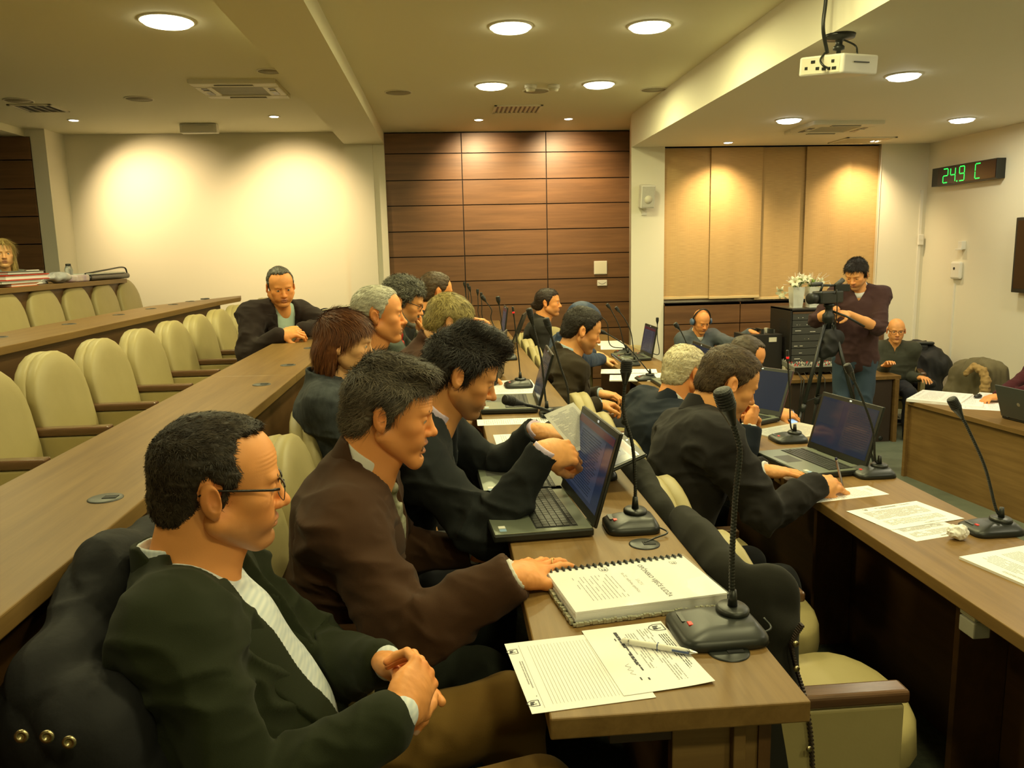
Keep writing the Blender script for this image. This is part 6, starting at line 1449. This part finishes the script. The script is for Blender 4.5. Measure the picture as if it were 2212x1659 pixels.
# wall speaker on the column
p = W(1397, 424, Y=YB - .12); t = empty('wall_speaker', (p.x, YB, p.z), label='white wall loudspeaker tilted down on the white column', cat='loudspeaker')
T = TR((0, -.10, 0), (.16, 0, .12))
MB().prism([(-.085, -.06), (.085, -.06), (.065, .07), (-.065, .07)], -.125, .125, None, T).build('cabinet', M_WHITEP, t, bevel=.012)
MB().box(-.072, .072, -.066, -.060, -.112, .112, None, T).build('grille', mat('white_grille', (.62, .60, .52), .7, noise=(300, (.45, .43, .36))), t, bevel=.004)
MB().lathe([(.045, 0), (.045, .003), (.001, .004)], 24, None, T @ TR((0, -.066, -.03), (PI / 2, 0, 0))).build('woofer', M_CARD, t, smooth=True)
MB().tube([(0, 0, -.13), (0, -.06, -.15), (0, -.09, -.10)], .014, 10).box(-.03, .03, -.012, 0, -.2, -.08).build('bracket', M_WHITEP, t)
# control panels on the wood wall
for (x0, y0_, x1, y1_, lb, nm, ct) in ((1283, 564, 1311, 592, 'square white cover plate on the wood wall', 'cover_plate', 'plate'), (1290, 605, 1311, 617, 'small white thermostat below the square plate on the wood wall', 'thermostat', 'thermostat')):
    a, c2 = W(x0, y0_, Y=YW - .03), W(x1, y1_, Y=YW - .03); t = empty(nm, ((a.x + c2.x) / 2, YW - .02, (a.z + c2.z) / 2), label=lb, cat=ct); w_, h_ = abs(c2.x - a.x) / 2, abs(a.z - c2.z) / 2
    MB().box(-w_, w_, -.02, 0, -h_, h_).build('casing', M_WHITEP, t, bevel=.004); 
    if nm == 'cover_plate': MB().box(-w_ * .9, w_ * .9, -.022, -.02, -h_ * .9, h_ * .9).build('lid', M_CARD, t, bevel=.002)
    else: MB().tube(bez([(-w_ * .8, -.021, h_ * .2), (0, -.021, -h_ * .4), (w_ * .8, -.021, h_ * .2)], 6), .002, 6).build('groove', M_DGREY, t)
# white adaptors under the lower desk
pA = W(2088, 1335, X=1.40)
for dz_, lb in ((.025, 'upper white adaptor block under the lower desk'), (-.025, 'lower white adaptor block under the lower desk')):
    t = empty('power_adaptor', (1.40, pA.y, pA.z + dz_), label=lb, cat='adaptor', group='adaptor blocks'); MB().box(0, .05, -.032, .032, -.023, .023).build('casing', M_WHITEP, t, bevel=.004); MB().box(.05, .212, -.008, .008, -.006, .006).build('cable_arm', M_DARKP, t)

# ------------------------------------------------------------------ projector
pm = W(1813, 76, Z=ZR); pj = W(1815, 143, Y=pm.y)
t = empty('projector', (pm.x, pm.y, ZR), label='white ceiling projector with dark mount hanging by the ceiling step', cat='projector')
dz = pj.z - ZR
A_ = math.radians(30); TP = TR((0, 0, dz), (math.radians(6), math.radians(-4), A_))
MB().prism([(-.15, -.13), (.14, -.15), (.17, .0), (.15, .13), (-.15, .14)], -.05, .05, None, TP).build('body', M_WHITEP, t, bevel=.012, seg=3)
b = MB().box(-.152, -.150, -.11, .12, -.04, .04, M_CARD, TP)
for k, (yy, zz, s) in enumerate(((-.08, -.02, .012), (-.05, -.02, .008), (-.02, -.02, .012), (.02, -.015, .01), (-.07, .015, .008), (.05, .02, .012), (.09, -.01, .008))): b.box(-.156, -.151, yy - s, yy + s, zz - .007, zz + .007, M_BLACK, TP)
b.build('connector_panel', None, t)
MB().box(-.06, .06, -.1505, -.144, .005, .011, None, TP @ TR((0, 0, 0), (0, 0, -.07))).build('vent_slot', M_BLACK, t)
MB().lathe([(.085, 0), (.08, -.018), (.02, -.024), (.018, -.05), (.03, -.06), (.03, -.075), (.012, -.08), (.012, dz + .06)], 24).build('mount', M_BLACK, t, smooth=True)
ca = W(1786, 0, Y=pm.y - .10); 
wp_ = [Vector((ca.x, ca.y, ZC - .0)), W(1784, 0, Y=pm.y - .1), W(1778, 60, Y=pm.y - .1), W(1787, 115, Y=pm.y - .06)]
MB().tube([p - Vector((pm.x, pm.y, ZR)) for p in bez(wp_, 6)], .010, 10).build('cable_hose', M_BLACK, t, smooth=True)
MB().tube([TP @ Vector(p) for p in bez([(-.13, .0, .06), (-.19, -.02, .02), (-.20, -.05, -.01), (-.155, -.05, -.02)], 8)], .006, 8).build('lead', M_BLACK, t, smooth=True)
MB().tube([TP @ Vector(p) for p in bez([(-.02, -.03, .13), (.05, -.06, .10), (.03, -.09, .055)], 8)], .005, 8).build('lead', M_BLACK, t, smooth=True)

# ------------------------------------------------------------------ audio corner
M_RACK = mat('rack_black', (.014, .012, .009), .5)
r0 = W(1690, 665, Y=7.95); rx1 = W(1808, 665, Y=7.7).x
t = empty('equipment_rack', (r0.x, 7.75, DA), label='tall black equipment rack standing on the audio desk, vases on top', cat='rack')
rw, rd, rh = rx1 - r0.x + .03, .5, r0.z - DA
MB().box(0, .02, 0, rd, 0, rh).box(rw - .02, rw, 0, rd, 0, rh).box(0, rw, 0, rd, rh - .02, rh).box(0, rw, rd - .01, rd, 0, rh).box(0, rw, 0, rd, 0, .02).build('cabinet', M_RACK, t, bevel=.003)
b = MB(); 
for k in range(30): b.box(-.002, .001, .08, .26, .12 + k * .014, .126 + k * .014, M_BLACKM)
b.build('side_vents', None, t)
rnd = random.Random(4)
for k in range(8):
    z0 = .03 + k * (rh - .07) / 8; z1 = z0 + (rh - .07) / 8 - .006; u = MB().box(.03, rw - .03, .012, .3, z0, z1, M_DGREY)
    for q in range(rnd.randint(2, 5)): x = rnd.uniform(.05, rw - .08); u.box(x, x + rnd.choice((.006, .03, .008)), .009, .013, z0 + .018, z0 + .024, rnd.choice((M_STEEL, M_CARD, M_WHITEP)))
    if k in (1, 5): u.box(.06, .12, .008, .012, z0 + .03, z0 + .036, M_WHITEP)
    u.build('rack_unit', None, t)
MB().box(.03, rw - .03, .010, .014, rh - .05, rh - .03).build('wood_strip', M_ARMW, t)
# small amplifier on the desk left of the rack
p = W(1640, 722, Y=7.9); x1_ = W(1686, 722, Y=7.9).x; xL = W(1608, 722, Y=7.9).x
t = empty('amplifier_case', (xL, 7.85, DA), label='black amplifier case with small parts on top, under the stretched hand', cat='amplifier')
hA = p.z - DA; MB().box(0, x1_ - xL, 0, .35, 0.02, hA).box(.02, .06, .02, .06, 0, .02).box(.3, .34, .02, .06, 0, .02).build('case', M_RACK, t, bevel=.004)
MB().box(.14, .165, -.004, 0, hA * .55, hA * .72).box(.24, .32, -.004, 0, hA * .80, hA * .92).build('front_labels', M_CARD, t)
b = MB(); rnd = random.Random(6)
for k in range(9): x = rnd.uniform(.10, x1_ - xL - .04); b.box(x, x + .03, .05 + rnd.random() * .15, .1 + rnd.random() * .15, hA, hA + rnd.uniform(.01, .06), rnd.choice((M_CARD, M_BLACK, M_STEEL)))
b.build('loose_plugs', None, t)
# mixing console
c0 = W(1640, 770, Z=DA + .06)
t = empty('mixing_console', (3.42, 7.55, DA), rz=.0, label='grey mixing console with plugs and dark cables on the audio desk', cat='mixer')
T = TR((0, 0, .03), (.10, 0, 0))
MB().box(0, .62, 0, .42, 0, .05, None, T).build('console_body', mat('mixer_grey', (.22, .22, .18), .5), t, bevel=.006)
b = MB(); rnd = random.Random(8)
for i in range(22):
    for j in range(7): x, y = .025 + i * .027, .06 + j * .045; b.lathe([(.006, 0), (.005, .012), (.001, .013)], 8, rnd.choice((M_CARD, M_RED, M_WHITEP, M_DGREY, M_DGREY)), T @ TR((x, y, .05)))
b.build('knobs', None, t)
MB().box(-.0, .62, -.012, 0, .0, .05, None, T).build('front_rail', M_BLACK, t)
b = MB()
for k in range(9): x = .05 + k * .05; y = .36; b.tube([T @ Vector(p) for p in bez([(x, y, .05), (x + rnd.uniform(-.02, .02), y, .13), (x - .05 + rnd.uniform(-.05, .05), y + .08, .10), (x - .12 + rnd.random() * .1, y + .14, .02)], 5)], .0045, 6)
b.build('plugged_cables', M_BLACK, t, smooth=True)
for k, (px, py) in enumerate(((1590, 748), (1612, 757), (1630, 762), (1652, 775), (1668, 782), (1694, 792))):
    p = W(px, py, Z=DA + .05); p.x, p.y = max(p.x, 3.36), min(8.5, max(p.y, 7.38))
    t = empty('adaptor_box', (p.x + .02, p.y, DA), rz=.3 * k, label=('small pale electronic box beside the mixer, %s from the left' % ordw[k]), cat='box', group='small pale boxes along the audio desk')
    MB().box(-.04, .04, -.03, .03, 0, .055).build('casing', M_CARD if k % 2 else M_WHITEP, t, bevel=.004); MB().box(-.02, .01, -.033, -.03, .015, .035).build('socket', M_RED if k % 2 else M_BLACK, t)
b = MB(); rnd = random.Random(12)
for k in range(8):
    x = 3.36 + rnd.random() * .5; y = 7.36 + rnd.random() * .15; b.tube([(x, y + .05, DA + .03), (x + .02, y - .02, DA + .05), (x + .01, 7.29, DA - .0), (x + rnd.uniform(-.05, .05), 7.28, DA - .25 - rnd.random() * .3)], .004, 6)
# fix: hanging cables as one tangle nobody could count
tag(b.build('cable_tangle', M_BLACK, None, smooth=True), 'tangle of thin black cables hanging over the audio desk edge', 'cables', kind='stuff')
p = W(1745, 772, Z=DA + .04); t = empty('desk_telephone', (p.x, p.y - .1, DA), rz=.4, label='black desk phone with a pale display before the rack', cat='phone'); MB().box(-.09, .09, -.08, .08, 0, .045).build('base', M_BLACK, t, bevel=.01); MB().box(-.05, .03, -.06, -.02, .045, .049).build('display', M_CARD, t); MB().tube([(-.08, .05, .06), (0, .05, .068), (.08, .05, .06)], .016, 10).build('handset', M_BLACK, t, smooth=True)
# headphones
HMh = J15['HM']
b = MB(); t = empty('headphones', HMh.translation, label='blue-grey headphones on the bald man by the blinds', cat='headphones'); inv = Matrix.Translation(-HMh.translation) @ HMh
b.tube([inv @ Vector((-.005, .100 * math.cos(q), .005 + .135 * math.sin(q))) for q in [PI * k / 16 for k in range(17)]], .008, 8).build('headband', M_BLACK, t, smooth=True)
for s in (1, -1):
    MB().lathe([(.036, 0), (.038, .012), (.030, .026), (.001, .030)], 24, None, inv @ TR((-.008, s * .092, -.004), (-s * PI / 2, 0, 0))).build('ear_cup', mat('headphone_blue', (.10, .16, .26), .35), t, smooth=True)
    MB().lathe([(.034, -.012), (.040, -.006), (.038, .002)], 24, None, inv @ TR((-.008, s * .092, -.004), (-s * PI / 2, 0, 0))).build('cushion', M_BLACKM, t, smooth=True)
# vases with lilies
M_VASE = mat('white_porcelain', (.72, .74, .66), .2, coat=.4)
M_LILY = mat('cream_petal', (.80, .78, .55), .6); M_LEAF = mat('leaf_green', (.12, .22, .03), .5); M_BUD = mat('green_bud', (.28, .42, .06), .5)
def lily(b, c, d, s, m=M_LILY):
    M = frame(c, d, (0, .1, 1))
    for k in range(6):
        a = k * PI / 3; q = []
        for i in range(5):
            u = i / 4; r = s * (.15 + .85 * u ** 1.3); x = s * (.2 + .9 * u - .75 * u ** 3); w = s * .24 * math.sin(PI * min(.95, u * .85 + .15))
            for sg in (-1, 1): q.append(M @ Vector((x, r * math.cos(a) - sg * w * math.sin(a), r * math.sin(a) + sg * w * math.cos(a))))
        b.add(q, [(2 * i, 2 * i + 1, 2 * i + 3, 2 * i + 2) for i in range(4)], m)
def vase(px, label, n, seed, fl):
    p = W(px, 662, Y=7.92); t = empty('vase_of_flowers', (p.x, 7.95, DA + rh), label=label, cat='vase', group='white vases on the rack')
    MB().prism([(-.055, -.055), (.055, -.055), (.055, .055), (-.055, .055)], 0, .001).build('foot', M_VASE, t)
    v = []; f = []
    for i, (z, s) in enumerate(((0, .050), (.06, .056), (.14, .062), (.21, .066), (.21, .060), (.10, .054))):
        for k in range(4): a = PI / 4 + k * PI / 2; v.append((s * 1.35 * math.cos(a), s * 1.35 * math.sin(a), z))
    for i in range(5):
        for k in range(4): f.append((i * 4 + k, i * 4 + (k + 1) % 4, (i + 1) * 4 + (k + 1) % 4, (i + 1) * 4 + k))
    f.append((3, 2, 1, 0)); MB().add(v, f).build('vase', M_VASE, t, bevel=.004)
    rnd = random.Random(seed); lv = MB(); st = MB()
    for k in range(16):
        a = rnd.random() * 2 * PI; r = rnd.uniform(.04, .15); z = .22 + rnd.uniform(-.02, .10); e = Vector((r * math.cos(a), r * math.sin(a) * .7, z)); s0 = Vector((.02 * math.cos(a), .02 * math.sin(a), .2))
        d = (e - s0).normalized(); sd = d.cross(Vector((0, 0, 1))).normalized() * .014; m_ = s0.lerp(e, .5) + Vector((0, 0, .02))
        lv.add([s0, m_ - sd, e, m_ + sd], [(0, 1, 2, 3)], M_LEAF)
    for k in range(5): a = rnd.random() * 2 * PI; lv.lathe([(.002, 0), (.012, .02), (.012, .04), (.002, .06)], 8, M_BUD, TR((.07 * math.cos(a), .05 * math.sin(a), .22 + rnd.random() * .06), (rnd.uniform(-.8, .8), rnd.uniform(-.8, .8), 0)))
    lv.build('leaves', None, t)
    for c, d, s in fl:
        b = MB(); lily(b, Vector(c), Vector(d), s); b.build('lily', None, t)
    wsp = MB()
    for k in range(40):
        a = rnd.random() * 2 * PI; r = rnd.uniform(.05, .17); e = Vector((r * math.cos(a), r * math.sin(a) * .7, .24 + rnd.uniform(.0, .12))); wsp.tube([(0, 0, .2), e * .6 + Vector((0, 0, .09)), e], .0016, 4, M_WHITEP)
    wsp.build('white_sprays', None, t)
vase(1722, 'white square vase of cream lilies at the left of the rack top', 3, 1, [((-.05, -.08, .26), (-.5, -.8, .35), .07), ((-.16, -.05, .17), (-.8, -.5, -.35), .08), ((.02, -.06, .29), (.3, -.7, .6), .06)])
vase(1757, 'white square vase of flowers behind the video camera', 3, 2, [((.03, -.07, .25), (.3, -.9, .2), .06), ((.13, -.04, .20), (.8, -.5, 0), .06), ((-.08, -.05, .28), (-.5, -.6, .5), .055)])

# ------------------------------------------------------------------ video camera on a tripod
cY = 6.2; c0 = W(1792, 640, Y=cY); t = empty('video_camera', c0, rz=math.radians(200), label='black video camera with fold-out screen on the tripod before the cameraman', cat='camera')
MB().box(-.10, .14, -.055, .055, -.055, .045).build('body', M_BLACK, t, bevel=.012)
MB().lathe([(.035, 0), (.042, .03), (.045, .08), (.040, .085)], 24, None, TR((.13, 0, -.01), (0, PI / 2, 0))).build('lens', M_BLACK, t, smooth=True)
MB().tube([(-.06, 0, .045), (-.05, 0, .085), (.08, 0, .09), (.10, 0, .045)], .010, 8).build('top_handle', M_BLACK, t, smooth=True)
MB().tube([(.06, -.03, .10), (.16, -.03, .10)], .017, 12).build('shotgun_microphone', M_DGREY, t, smooth=True)
MB().tube([(-.06, 0, .08), (-.12, .02, .13)], .020, 12).build('viewfinder', M_DGREY, t, smooth=True)
sx = MB().box(-.06, .06, -.006, .006, -.028, .028); so_ = sx.build('flip_screen', M_BLACK, t, bevel=.003, loc=(-.10, -.02, .065), rot=(0, 0, -math.radians(20)))
MB().box(-.101, -.10, -.03, -.02, .01, .02).build('record_light', mat('red_led', (.5, 0, 0), .4, emit=(1, .02, .02), estr=3), t)
so_.location = W(1820, 622, Y=cY) - c0; so_.location.rotate(Euler((0, 0, -math.radians(200)))); so_.rotation_euler = (0, 0, -math.radians(200))
MB().tube(bez([(0, .06, .02), (.05, .12, .05), (.02, .10, -.15), (.0, .05, -.3)], 6), .004, 6).build('cable', M_BLACK, t, smooth=True)
t = empty('tripod', (c0.x, c0.y, 0), label='black tripod carrying the video camera', cat='tripod'); hz = c0.z - .058
MB().lathe([(.045, hz), (.045, hz - .02), (.03, hz - .03), (.03, hz - .07), (.05, hz - .09), (.05, hz - .14), (.025, hz - .16), (.022, hz - .40)][::-1], 20).build('head', M_BLACK, t, smooth=True)
MB().tube([(.02, 0, hz - .06), (.10, -.10, hz - .10), (.22, -.16, hz - .18)], .009, 8).build('pan_handle', M_BLACK, t, smooth=True)
for k in range(3):
    a = math.radians(80 + 120 * k); d = Vector((math.cos(a), math.sin(a), 0)); b = MB()
    b.tube([Vector((0, 0, hz - .17)) + d * .04, Vector((0, 0, .62)) + d * .24], .016, 8).tube([Vector((0, 0, .66)) + d * .23, Vector((0, 0, .02)) + d * .46], .011, 8).tube([Vector((0, 0, .60)) + d * .245, Vector((0, 0, .66)) + d * .225], .022, 8)
    b.build('leg', M_BLACK, t, smooth=True); MB().tube([Vector((0, 0, .72)), Vector((0, 0, .68)) + d * .215], .005, 6).build('spreader', M_BLACK, t)
p = W(1790, 735, Y=cY); t = empty('camera_bag', (p.x, p.y - .02, p.z - .10), label='black soft battery pouch hanging on the tripod under the camera', cat='bag')
P_, Q_ = vmesh([ell((0, 0, .08), (.06, .06, .12)), ell((.05, 0, .12), (.05, .05, .06), k=.02), ell((-.04, 0, .02), (.045, .05, .06), k=.02)], .010); P_ = P_ + vnormals(P_, Q_) * (.035 * (ridged(P_, 14) - .5))[:, None]; mk('pouch', [(P_, Q_, 0, None)], [M_BLACKM], t); MB().tube([(-.05, 0, .2), (0, 0, .3), (.05, 0, .2)], .006, 6).build('strap', M_BLACKM, t)

# ------------------------------------------------------------------ coats, bags, folders
def coat_mesh(name, S, h, m, label, cat, amp=.02, freq=9, loc=None, quilt=0, parent=None, extra=None):
    P_, Q_ = vmesh(S, h); N_ = vnormals(P_, Q_); q = P_ @ np.array([[1.6, 0, .1], [0, 1.2, 0], [.2, .1, .5]])
    d = amp * (ridged(q, freq) ** 2 - .45) + amp * .6 * (vnoise(P_, 5) - .5) + amp * .35 * (ridged(q + 4, freq * 2.4) - .5)
    if quilt: d += quilt * (np.abs(np.sin((P_[:, 2] + .35 * P_[:, 0] + .04 * vnoise(P_, 6)) * 34)) ** .5 - .6)
    P_ = P_ + N_ * d[:, None]; c = P_.mean(0); c[2] = P_[:, 2].min(); ob = mk(name, [(P_ - c, Q_, 0, None)], [m]); ob.location = Vector(c); tag(ob, label, cat); return ob, Vector(c)
M_PUFF = mat('black_padded_nylon', (.014, .014, .015), .68, spec=.2, bump=(60, .25, .004)); M_COATB = cloth('black_coat_wool', (.020, .019, .014))
# padded jacket on the chair behind the nearest man
S = [cone((-.60, 1.16, 1.30), (-.60, 1.62, 1.32), .06, .06, n=(1, 0, 0), s=.8), cone((-.60, 1.17, 1.26), (-.58, 1.10, .85), .11, .12, k=.06, n=(1, 0, 0), s=.75), cone((-.61, 1.40, 1.32), (-.60, 1.38, .85), .13, .15, k=.06, n=(1, 0, 0), s=.6),
     cone((-.60, 1.60, 1.32), (-.60, 1.62, .9), .09, .1, k=.06, n=(1, 0, 0), s=.7), cone((-.52, 1.08, 1.28), (-.40, 1.04, .86), .075, .085, k=.04), cone((-.58, 1.05, .95), (-.45, 1.02, .62), .09, .11, k=.06)]
jk, c = coat_mesh('padded_jacket', S, .009, M_PUFF, 'black padded jacket with snap buttons hung over the chair behind the nearest man', 'jacket', amp=.014, freq=7, quilt=.010)
b = MB()
for px, py in ((48, 1589), (103, 1590), (151, 1602)):
    p = W(px, py, Y=.99) - c; b.lathe([(.009, 0), (.009, .003), (.004, .003), (.004, .001)], 18, None, TR(p, (PI / 2, 0, 0)))
b.build('snap_buttons', mat('brass', (.7, .6, .35), .3, metal=1), jk, smooth=True)
# long coats over the two near lower chairs
def pt(px, py, X): return tuple(W(px, py, X=X))
S = [cone((.585, 2.12, 1.19), (.59, 2.75, 1.20), .045, .05, n=(1, 0, 0), s=.85), cone((.60, 2.15, 1.15), (.60, 2.12, .60), .07, .09, k=.04, n=(1, 0, 0), s=.5), cone((.595, 2.40, 1.16), (.60, 2.40, .55), .13, .16, k=.05, n=(1, 0, 0), s=.3),
     cone((.60, 2.66, 1.16), (.60, 2.66, .6), .09, .11, k=.05, n=(1, 0, 0), s=.4), cone((.60, 2.08, 1.16), (.68, 1.98, 1.11), .035, .02, k=.03), cone((.68, 2.0, 1.10), (.74, 2.02, 1.03), .022, .014, k=.02)]
ct, c = coat_mesh('dark_coat', S, .008, M_COATB, 'long dark olive-black coat draped over the second chair of the lower tier', 'coat', amp=.010, freq=5)
S = [cone((.61, 1.68, 1.20), (.61, 2.0, 1.21), .045, .045, n=(1, 0, 0), s=.9), cone((.68, 1.625, 1.15), (.69, 1.590, .34), .082, .105, k=.04, n=(0, 1, 0), s=.42), cone((.60, 1.80, 1.14), (.60, 1.78, .40), .11, .14, k=.05, n=(1, 0, 0), s=.3), cone((.66, 1.63, 1.13), (.72, 1.60, 1.09), .030, .026, k=.03)]
ct, c = coat_mesh('zip_coat', S, .007, M_COATB, 'black coat with a toothed zip and snaps over the nearest lower chair', 'coat', amp=.010, freq=5)
zp = MB(); pts = [W(px, py, Y=1.565) for px, py in ((1733, 1352), (1712, 1390), (1720, 1440), (1738, 1500), (1752, 1580), (1757, 1658))]
for i, p in enumerate(bez(pts, 9)): zp.box(p.x - .003 - c.x, p.x + .003 - c.x, p.y - .004 - c.y, p.y + .012 - c.y, p.z - .0022 - c.z, p.z + .0022 - c.z)
zp.build('zip_teeth', M_DARKP, ct)
b = MB()
for px, py in ((1718, 1390), (1720, 1444), (1747, 1617)): b.lathe([(.007, 0), (.007, .003), (.001, .004)], 14, None, TR(W(px, py, Y=1.56) - c, (PI / 2, 0, 0)))
b.build('snap_buttons', mat('brass', (.7, .6, .35), .3, metal=1), ct, smooth=True)
# bag on the bare desk
p = W(735, 668, Y=6.2); p.z = D3
S = [cone((p.x - .12, p.y, D3 + .09), (p.x + .13, p.y + .02, D3 + .12), .045, .045, n=(0, 0, 1), s=.7), cone((p.x - .02, p.y - .02, D3 + .04), (p.x + .14, p.y, D3 + .05), .05, .06, k=.03, n=(0, 0, 1), s=.8)]
bg, c = coat_mesh('leather_bag', S, .007, mat('black_leather', (.013, .012, .012), .3, bump=(60, .3, .003)), 'glossy black leather bag on the bare desk, behind the pale-haired man', 'bag', amp=.012, freq=18)
MB().tube([Vector((p.x - .13, p.y - .035, D3 + .115)) - c, Vector((p.x, p.y - .04, D3 + .135)) - c, Vector((p.x + .14, p.y - .035, D3 + .15)) - c], .004, 8).build('piping', M_CARD, bg, smooth=True)
# top desk: laptop case, folders, bottle, wipes
X1 = -2.95
def topx(px): return W(px, 600, X=X1).y
t = empty('laptop_case', (X1, (topx(180) + topx(268)) / 2, D1), rz=0, label='black and silver laptop case lying at the end of the topmost desk', cat='case'); lw = abs(topx(268) - topx(180)) / 2
MB().box(-.14, .06, -lw, lw, .0, .05).build('case', mat('black_leather', (.013, .012, .012), .3), t, bevel=.022, seg=3); MB().box(-.13, .05, -lw * .9, lw * .8, .05, .062).build('silver_flap', mat('silver_fabric', (.5, .5, .46), .35), t, bevel=.006)
MB().tube(bez([(.0, -lw * .9, .06), (.02, 0, .085), (.02, lw * .9, .10), (.03, lw * 1.02, .04)], 8), .007, 8).build('strap', M_BLACK, t, smooth=True)
t = empty('water_bottle', (X1 - .06, topx(167), D1), label='small clear bottle with a dark cap standing on the topmost desk', cat='bottle')
MB().lathe([(.028, 0), (.030, .02), (.030, .10), (.022, .125), (.018, .13)], 20).build('bottle', mat('clear_plastic', (.8, .85, .85), .08, trans=.8), t, smooth=True); MB().lathe([(.02, .128), (.02, .145), (.001, .147)], 16).build('cap', M_BLACK, t, smooth=True)
t = empty('tissue_pack', (X1 + .01, topx(165), D1), label='lilac pack of tissues beside the laptop case on the topmost desk', cat='tissue pack'); MB().box(-.06, .05, -.11, .11, 0, .055).build('pack', mat('lilac_film', (.42, .30, .48), .3, noise=(12, (.62, .52, .50))), t, bevel=.015, seg=3); MB().box(-.02, .02, -.06, .06, .054, .058).build('flap', M_WHITEP, t)
fold_specs = [(-.2, 60, .0, .022, (.65, .13, .02), 'orange folder at the bottom of the left pile on the topmost desk'), (-20, 70, .022, .02, (.28, .30, .26), 'grey folder between the orange and red ones on the topmost desk'), (-10, 85, .042, .040, (.60, .035, .012), 'bright red folder in the pile on the topmost desk'),
              (-5, 78, .082, .022, (.10, .11, .10), 'dark grey folder on top of the red one on the topmost desk')]
for a_, b_, z_, th_, col_, lb in fold_specs:
    ya, yb_ = topx(max(-40, a_)), topx(b_); t = empty('document_folder', (X1 + .0, (ya + yb_) / 2, D1 + z_), rz=random.uniform(-.03, .03), label=lb, cat='folder', group='folders piled on the topmost desk'); hw = abs(yb_ - ya) / 2
    MB().box(-.14, .07, -hw, hw, .0, th_ * .2).box(-.14, .07, -hw, hw, th_ * .8, th_).box(-.14, -.135, -hw, hw, 0, th_).build('cover', mat('folder_' + lb[:8], col_, .35), t, bevel=.002); MB().box(-.13, .062, -hw + .01, hw - .01, th_ * .22, th_ * .78).build('pages', M_PAPER, t)
t = empty('notebook', (X1 - .05, topx(105), D1), rz=.1, label='dark maroon notebook standing open behind the folders on the topmost desk', cat='notebook'); MB().box(-.02, .0, -.12, .12, 0, .125, None, TR((0, 0, 0), (0, -.5, 0))).build('cover', mat('maroon_cover', (.07, .01, .012), .4), t, bevel=.003); MB().box(.0, .004, -.115, .115, .004, .12, None, TR((0, 0, 0), (0, -.5, 0))).build('pages', M_PAPER, t)
P_, Q_ = vmesh([ell((0, 0, .03), (.07, .15, .035))], .006); P_ = P_ + vnormals(P_, Q_) * (.02 * (ridged(P_, 22) - .5))[:, None]; P_[:, 2] -= P_[:, 2].min()
ob = mk('plastic_bag', [(P_, Q_, 0, None)], [mat('grey_plastic_film', (.38, .38, .40), .25)]); ob.location = (X1, topx(125), D1); tag(ob, 'crinkled grey plastic bag between the folders and the lilac pack', 'bag')
# office chair and coats by the right wall
p = W(1958, 745, Y=8.2); t = empty('office_chair', (p.x, 8.25, 0), rz=-1.9, label='black office chair with a straight back behind the bald man with glasses', cat='chair')
MB().box(-.03, .03, -.24, .24, .62, p.z).build('backrest', M_BLACKM, t, bevel=.02); MB().box(0, .46, -.24, .24, .44, .52).build('seat', M_BLACKM, t, bevel=.03); MB().tube([(.22, 0, .05), (.22, 0, .45)], .03, 10).box(-.05, .5, -.03, .03, .02, .06).box(.19, .25, -.27, .27, .02, .06).build('pedestal', M_BLACK, t)
MB().box(-.05, .03, -.30, .30, p.z + .0, p.z + .03).build('hanger_bar', M_BLACK, t, bevel=.01)
q = lambda px, py, Y: tuple(W(px, py, Y=Y))
S = [cone(q(1985, 762, 8.3), q(2034, 792, 8.1), .11, .10), cone(q(1992, 800, 8.2), q(1992, 880, 8.1), .19, .20, k=.1, n=(0, 1, 0), s=.6), cone(q(1975, 760, 8.4), q(1972, 860, 8.4), .10, .12, k=.1)]
coat_mesh('black_coat', S, .016, M_BLACKM, 'black coat heaped over a chair against the right wall, beside the bald man', 'coat', amp=.05, freq=5)
S = [cone(q(2088, 802, 6.9), q(2140, 800, 6.6), .10, .10), cone(q(2080, 815, 6.9), q(2060, 870, 6.9), .09, .11, k=.08), cone(q(2145, 815, 6.6), q(2150, 880, 6.6), .10, .12, k=.08), cone(q(2110, 820, 6.8), q(2115, 880, 6.8), .12, .14, k=.08)]
oc, c = coat_mesh('olive_coat', S, .014, cloth('olive_coat_wool', (.15, .125, .065)), 'olive-brown coat with a fur-lined hood hanging over a chair by the right wall', 'coat', amp=.035, freq=6)
S = [cone(Vector(q(2098, 815, 6.55)) - c, Vector(q(2122, 822, 6.5)) - c, .025, .03), cone(Vector(q(2122, 822, 6.5)) - c, Vector(q(2118, 860, 6.5)) - c, .03, .028, k=.01)]
fp = [tuple(Vector(q(*a)) - c) for a in ((2088, 806, 6.62), (2104, 792, 6.60), (2124, 802, 6.50), (2130, 822, 6.46), (2126, 850, 6.45))]; S = [cone(fp[i], fp[i + 1], .024 + .003 * i, .027 + .003 * i, k=.01) for i in range(4)]
P_, Q_ = vmesh(S, .008); P_ = P_ + vnormals(P_, Q_) * (.02 * (vnoise(P_, 60) - .3))[:, None]; mk('fur_trim', [(P_, Q_, 0, None)], [cloth('tan_fur', (.34, .22, .08))], oc)
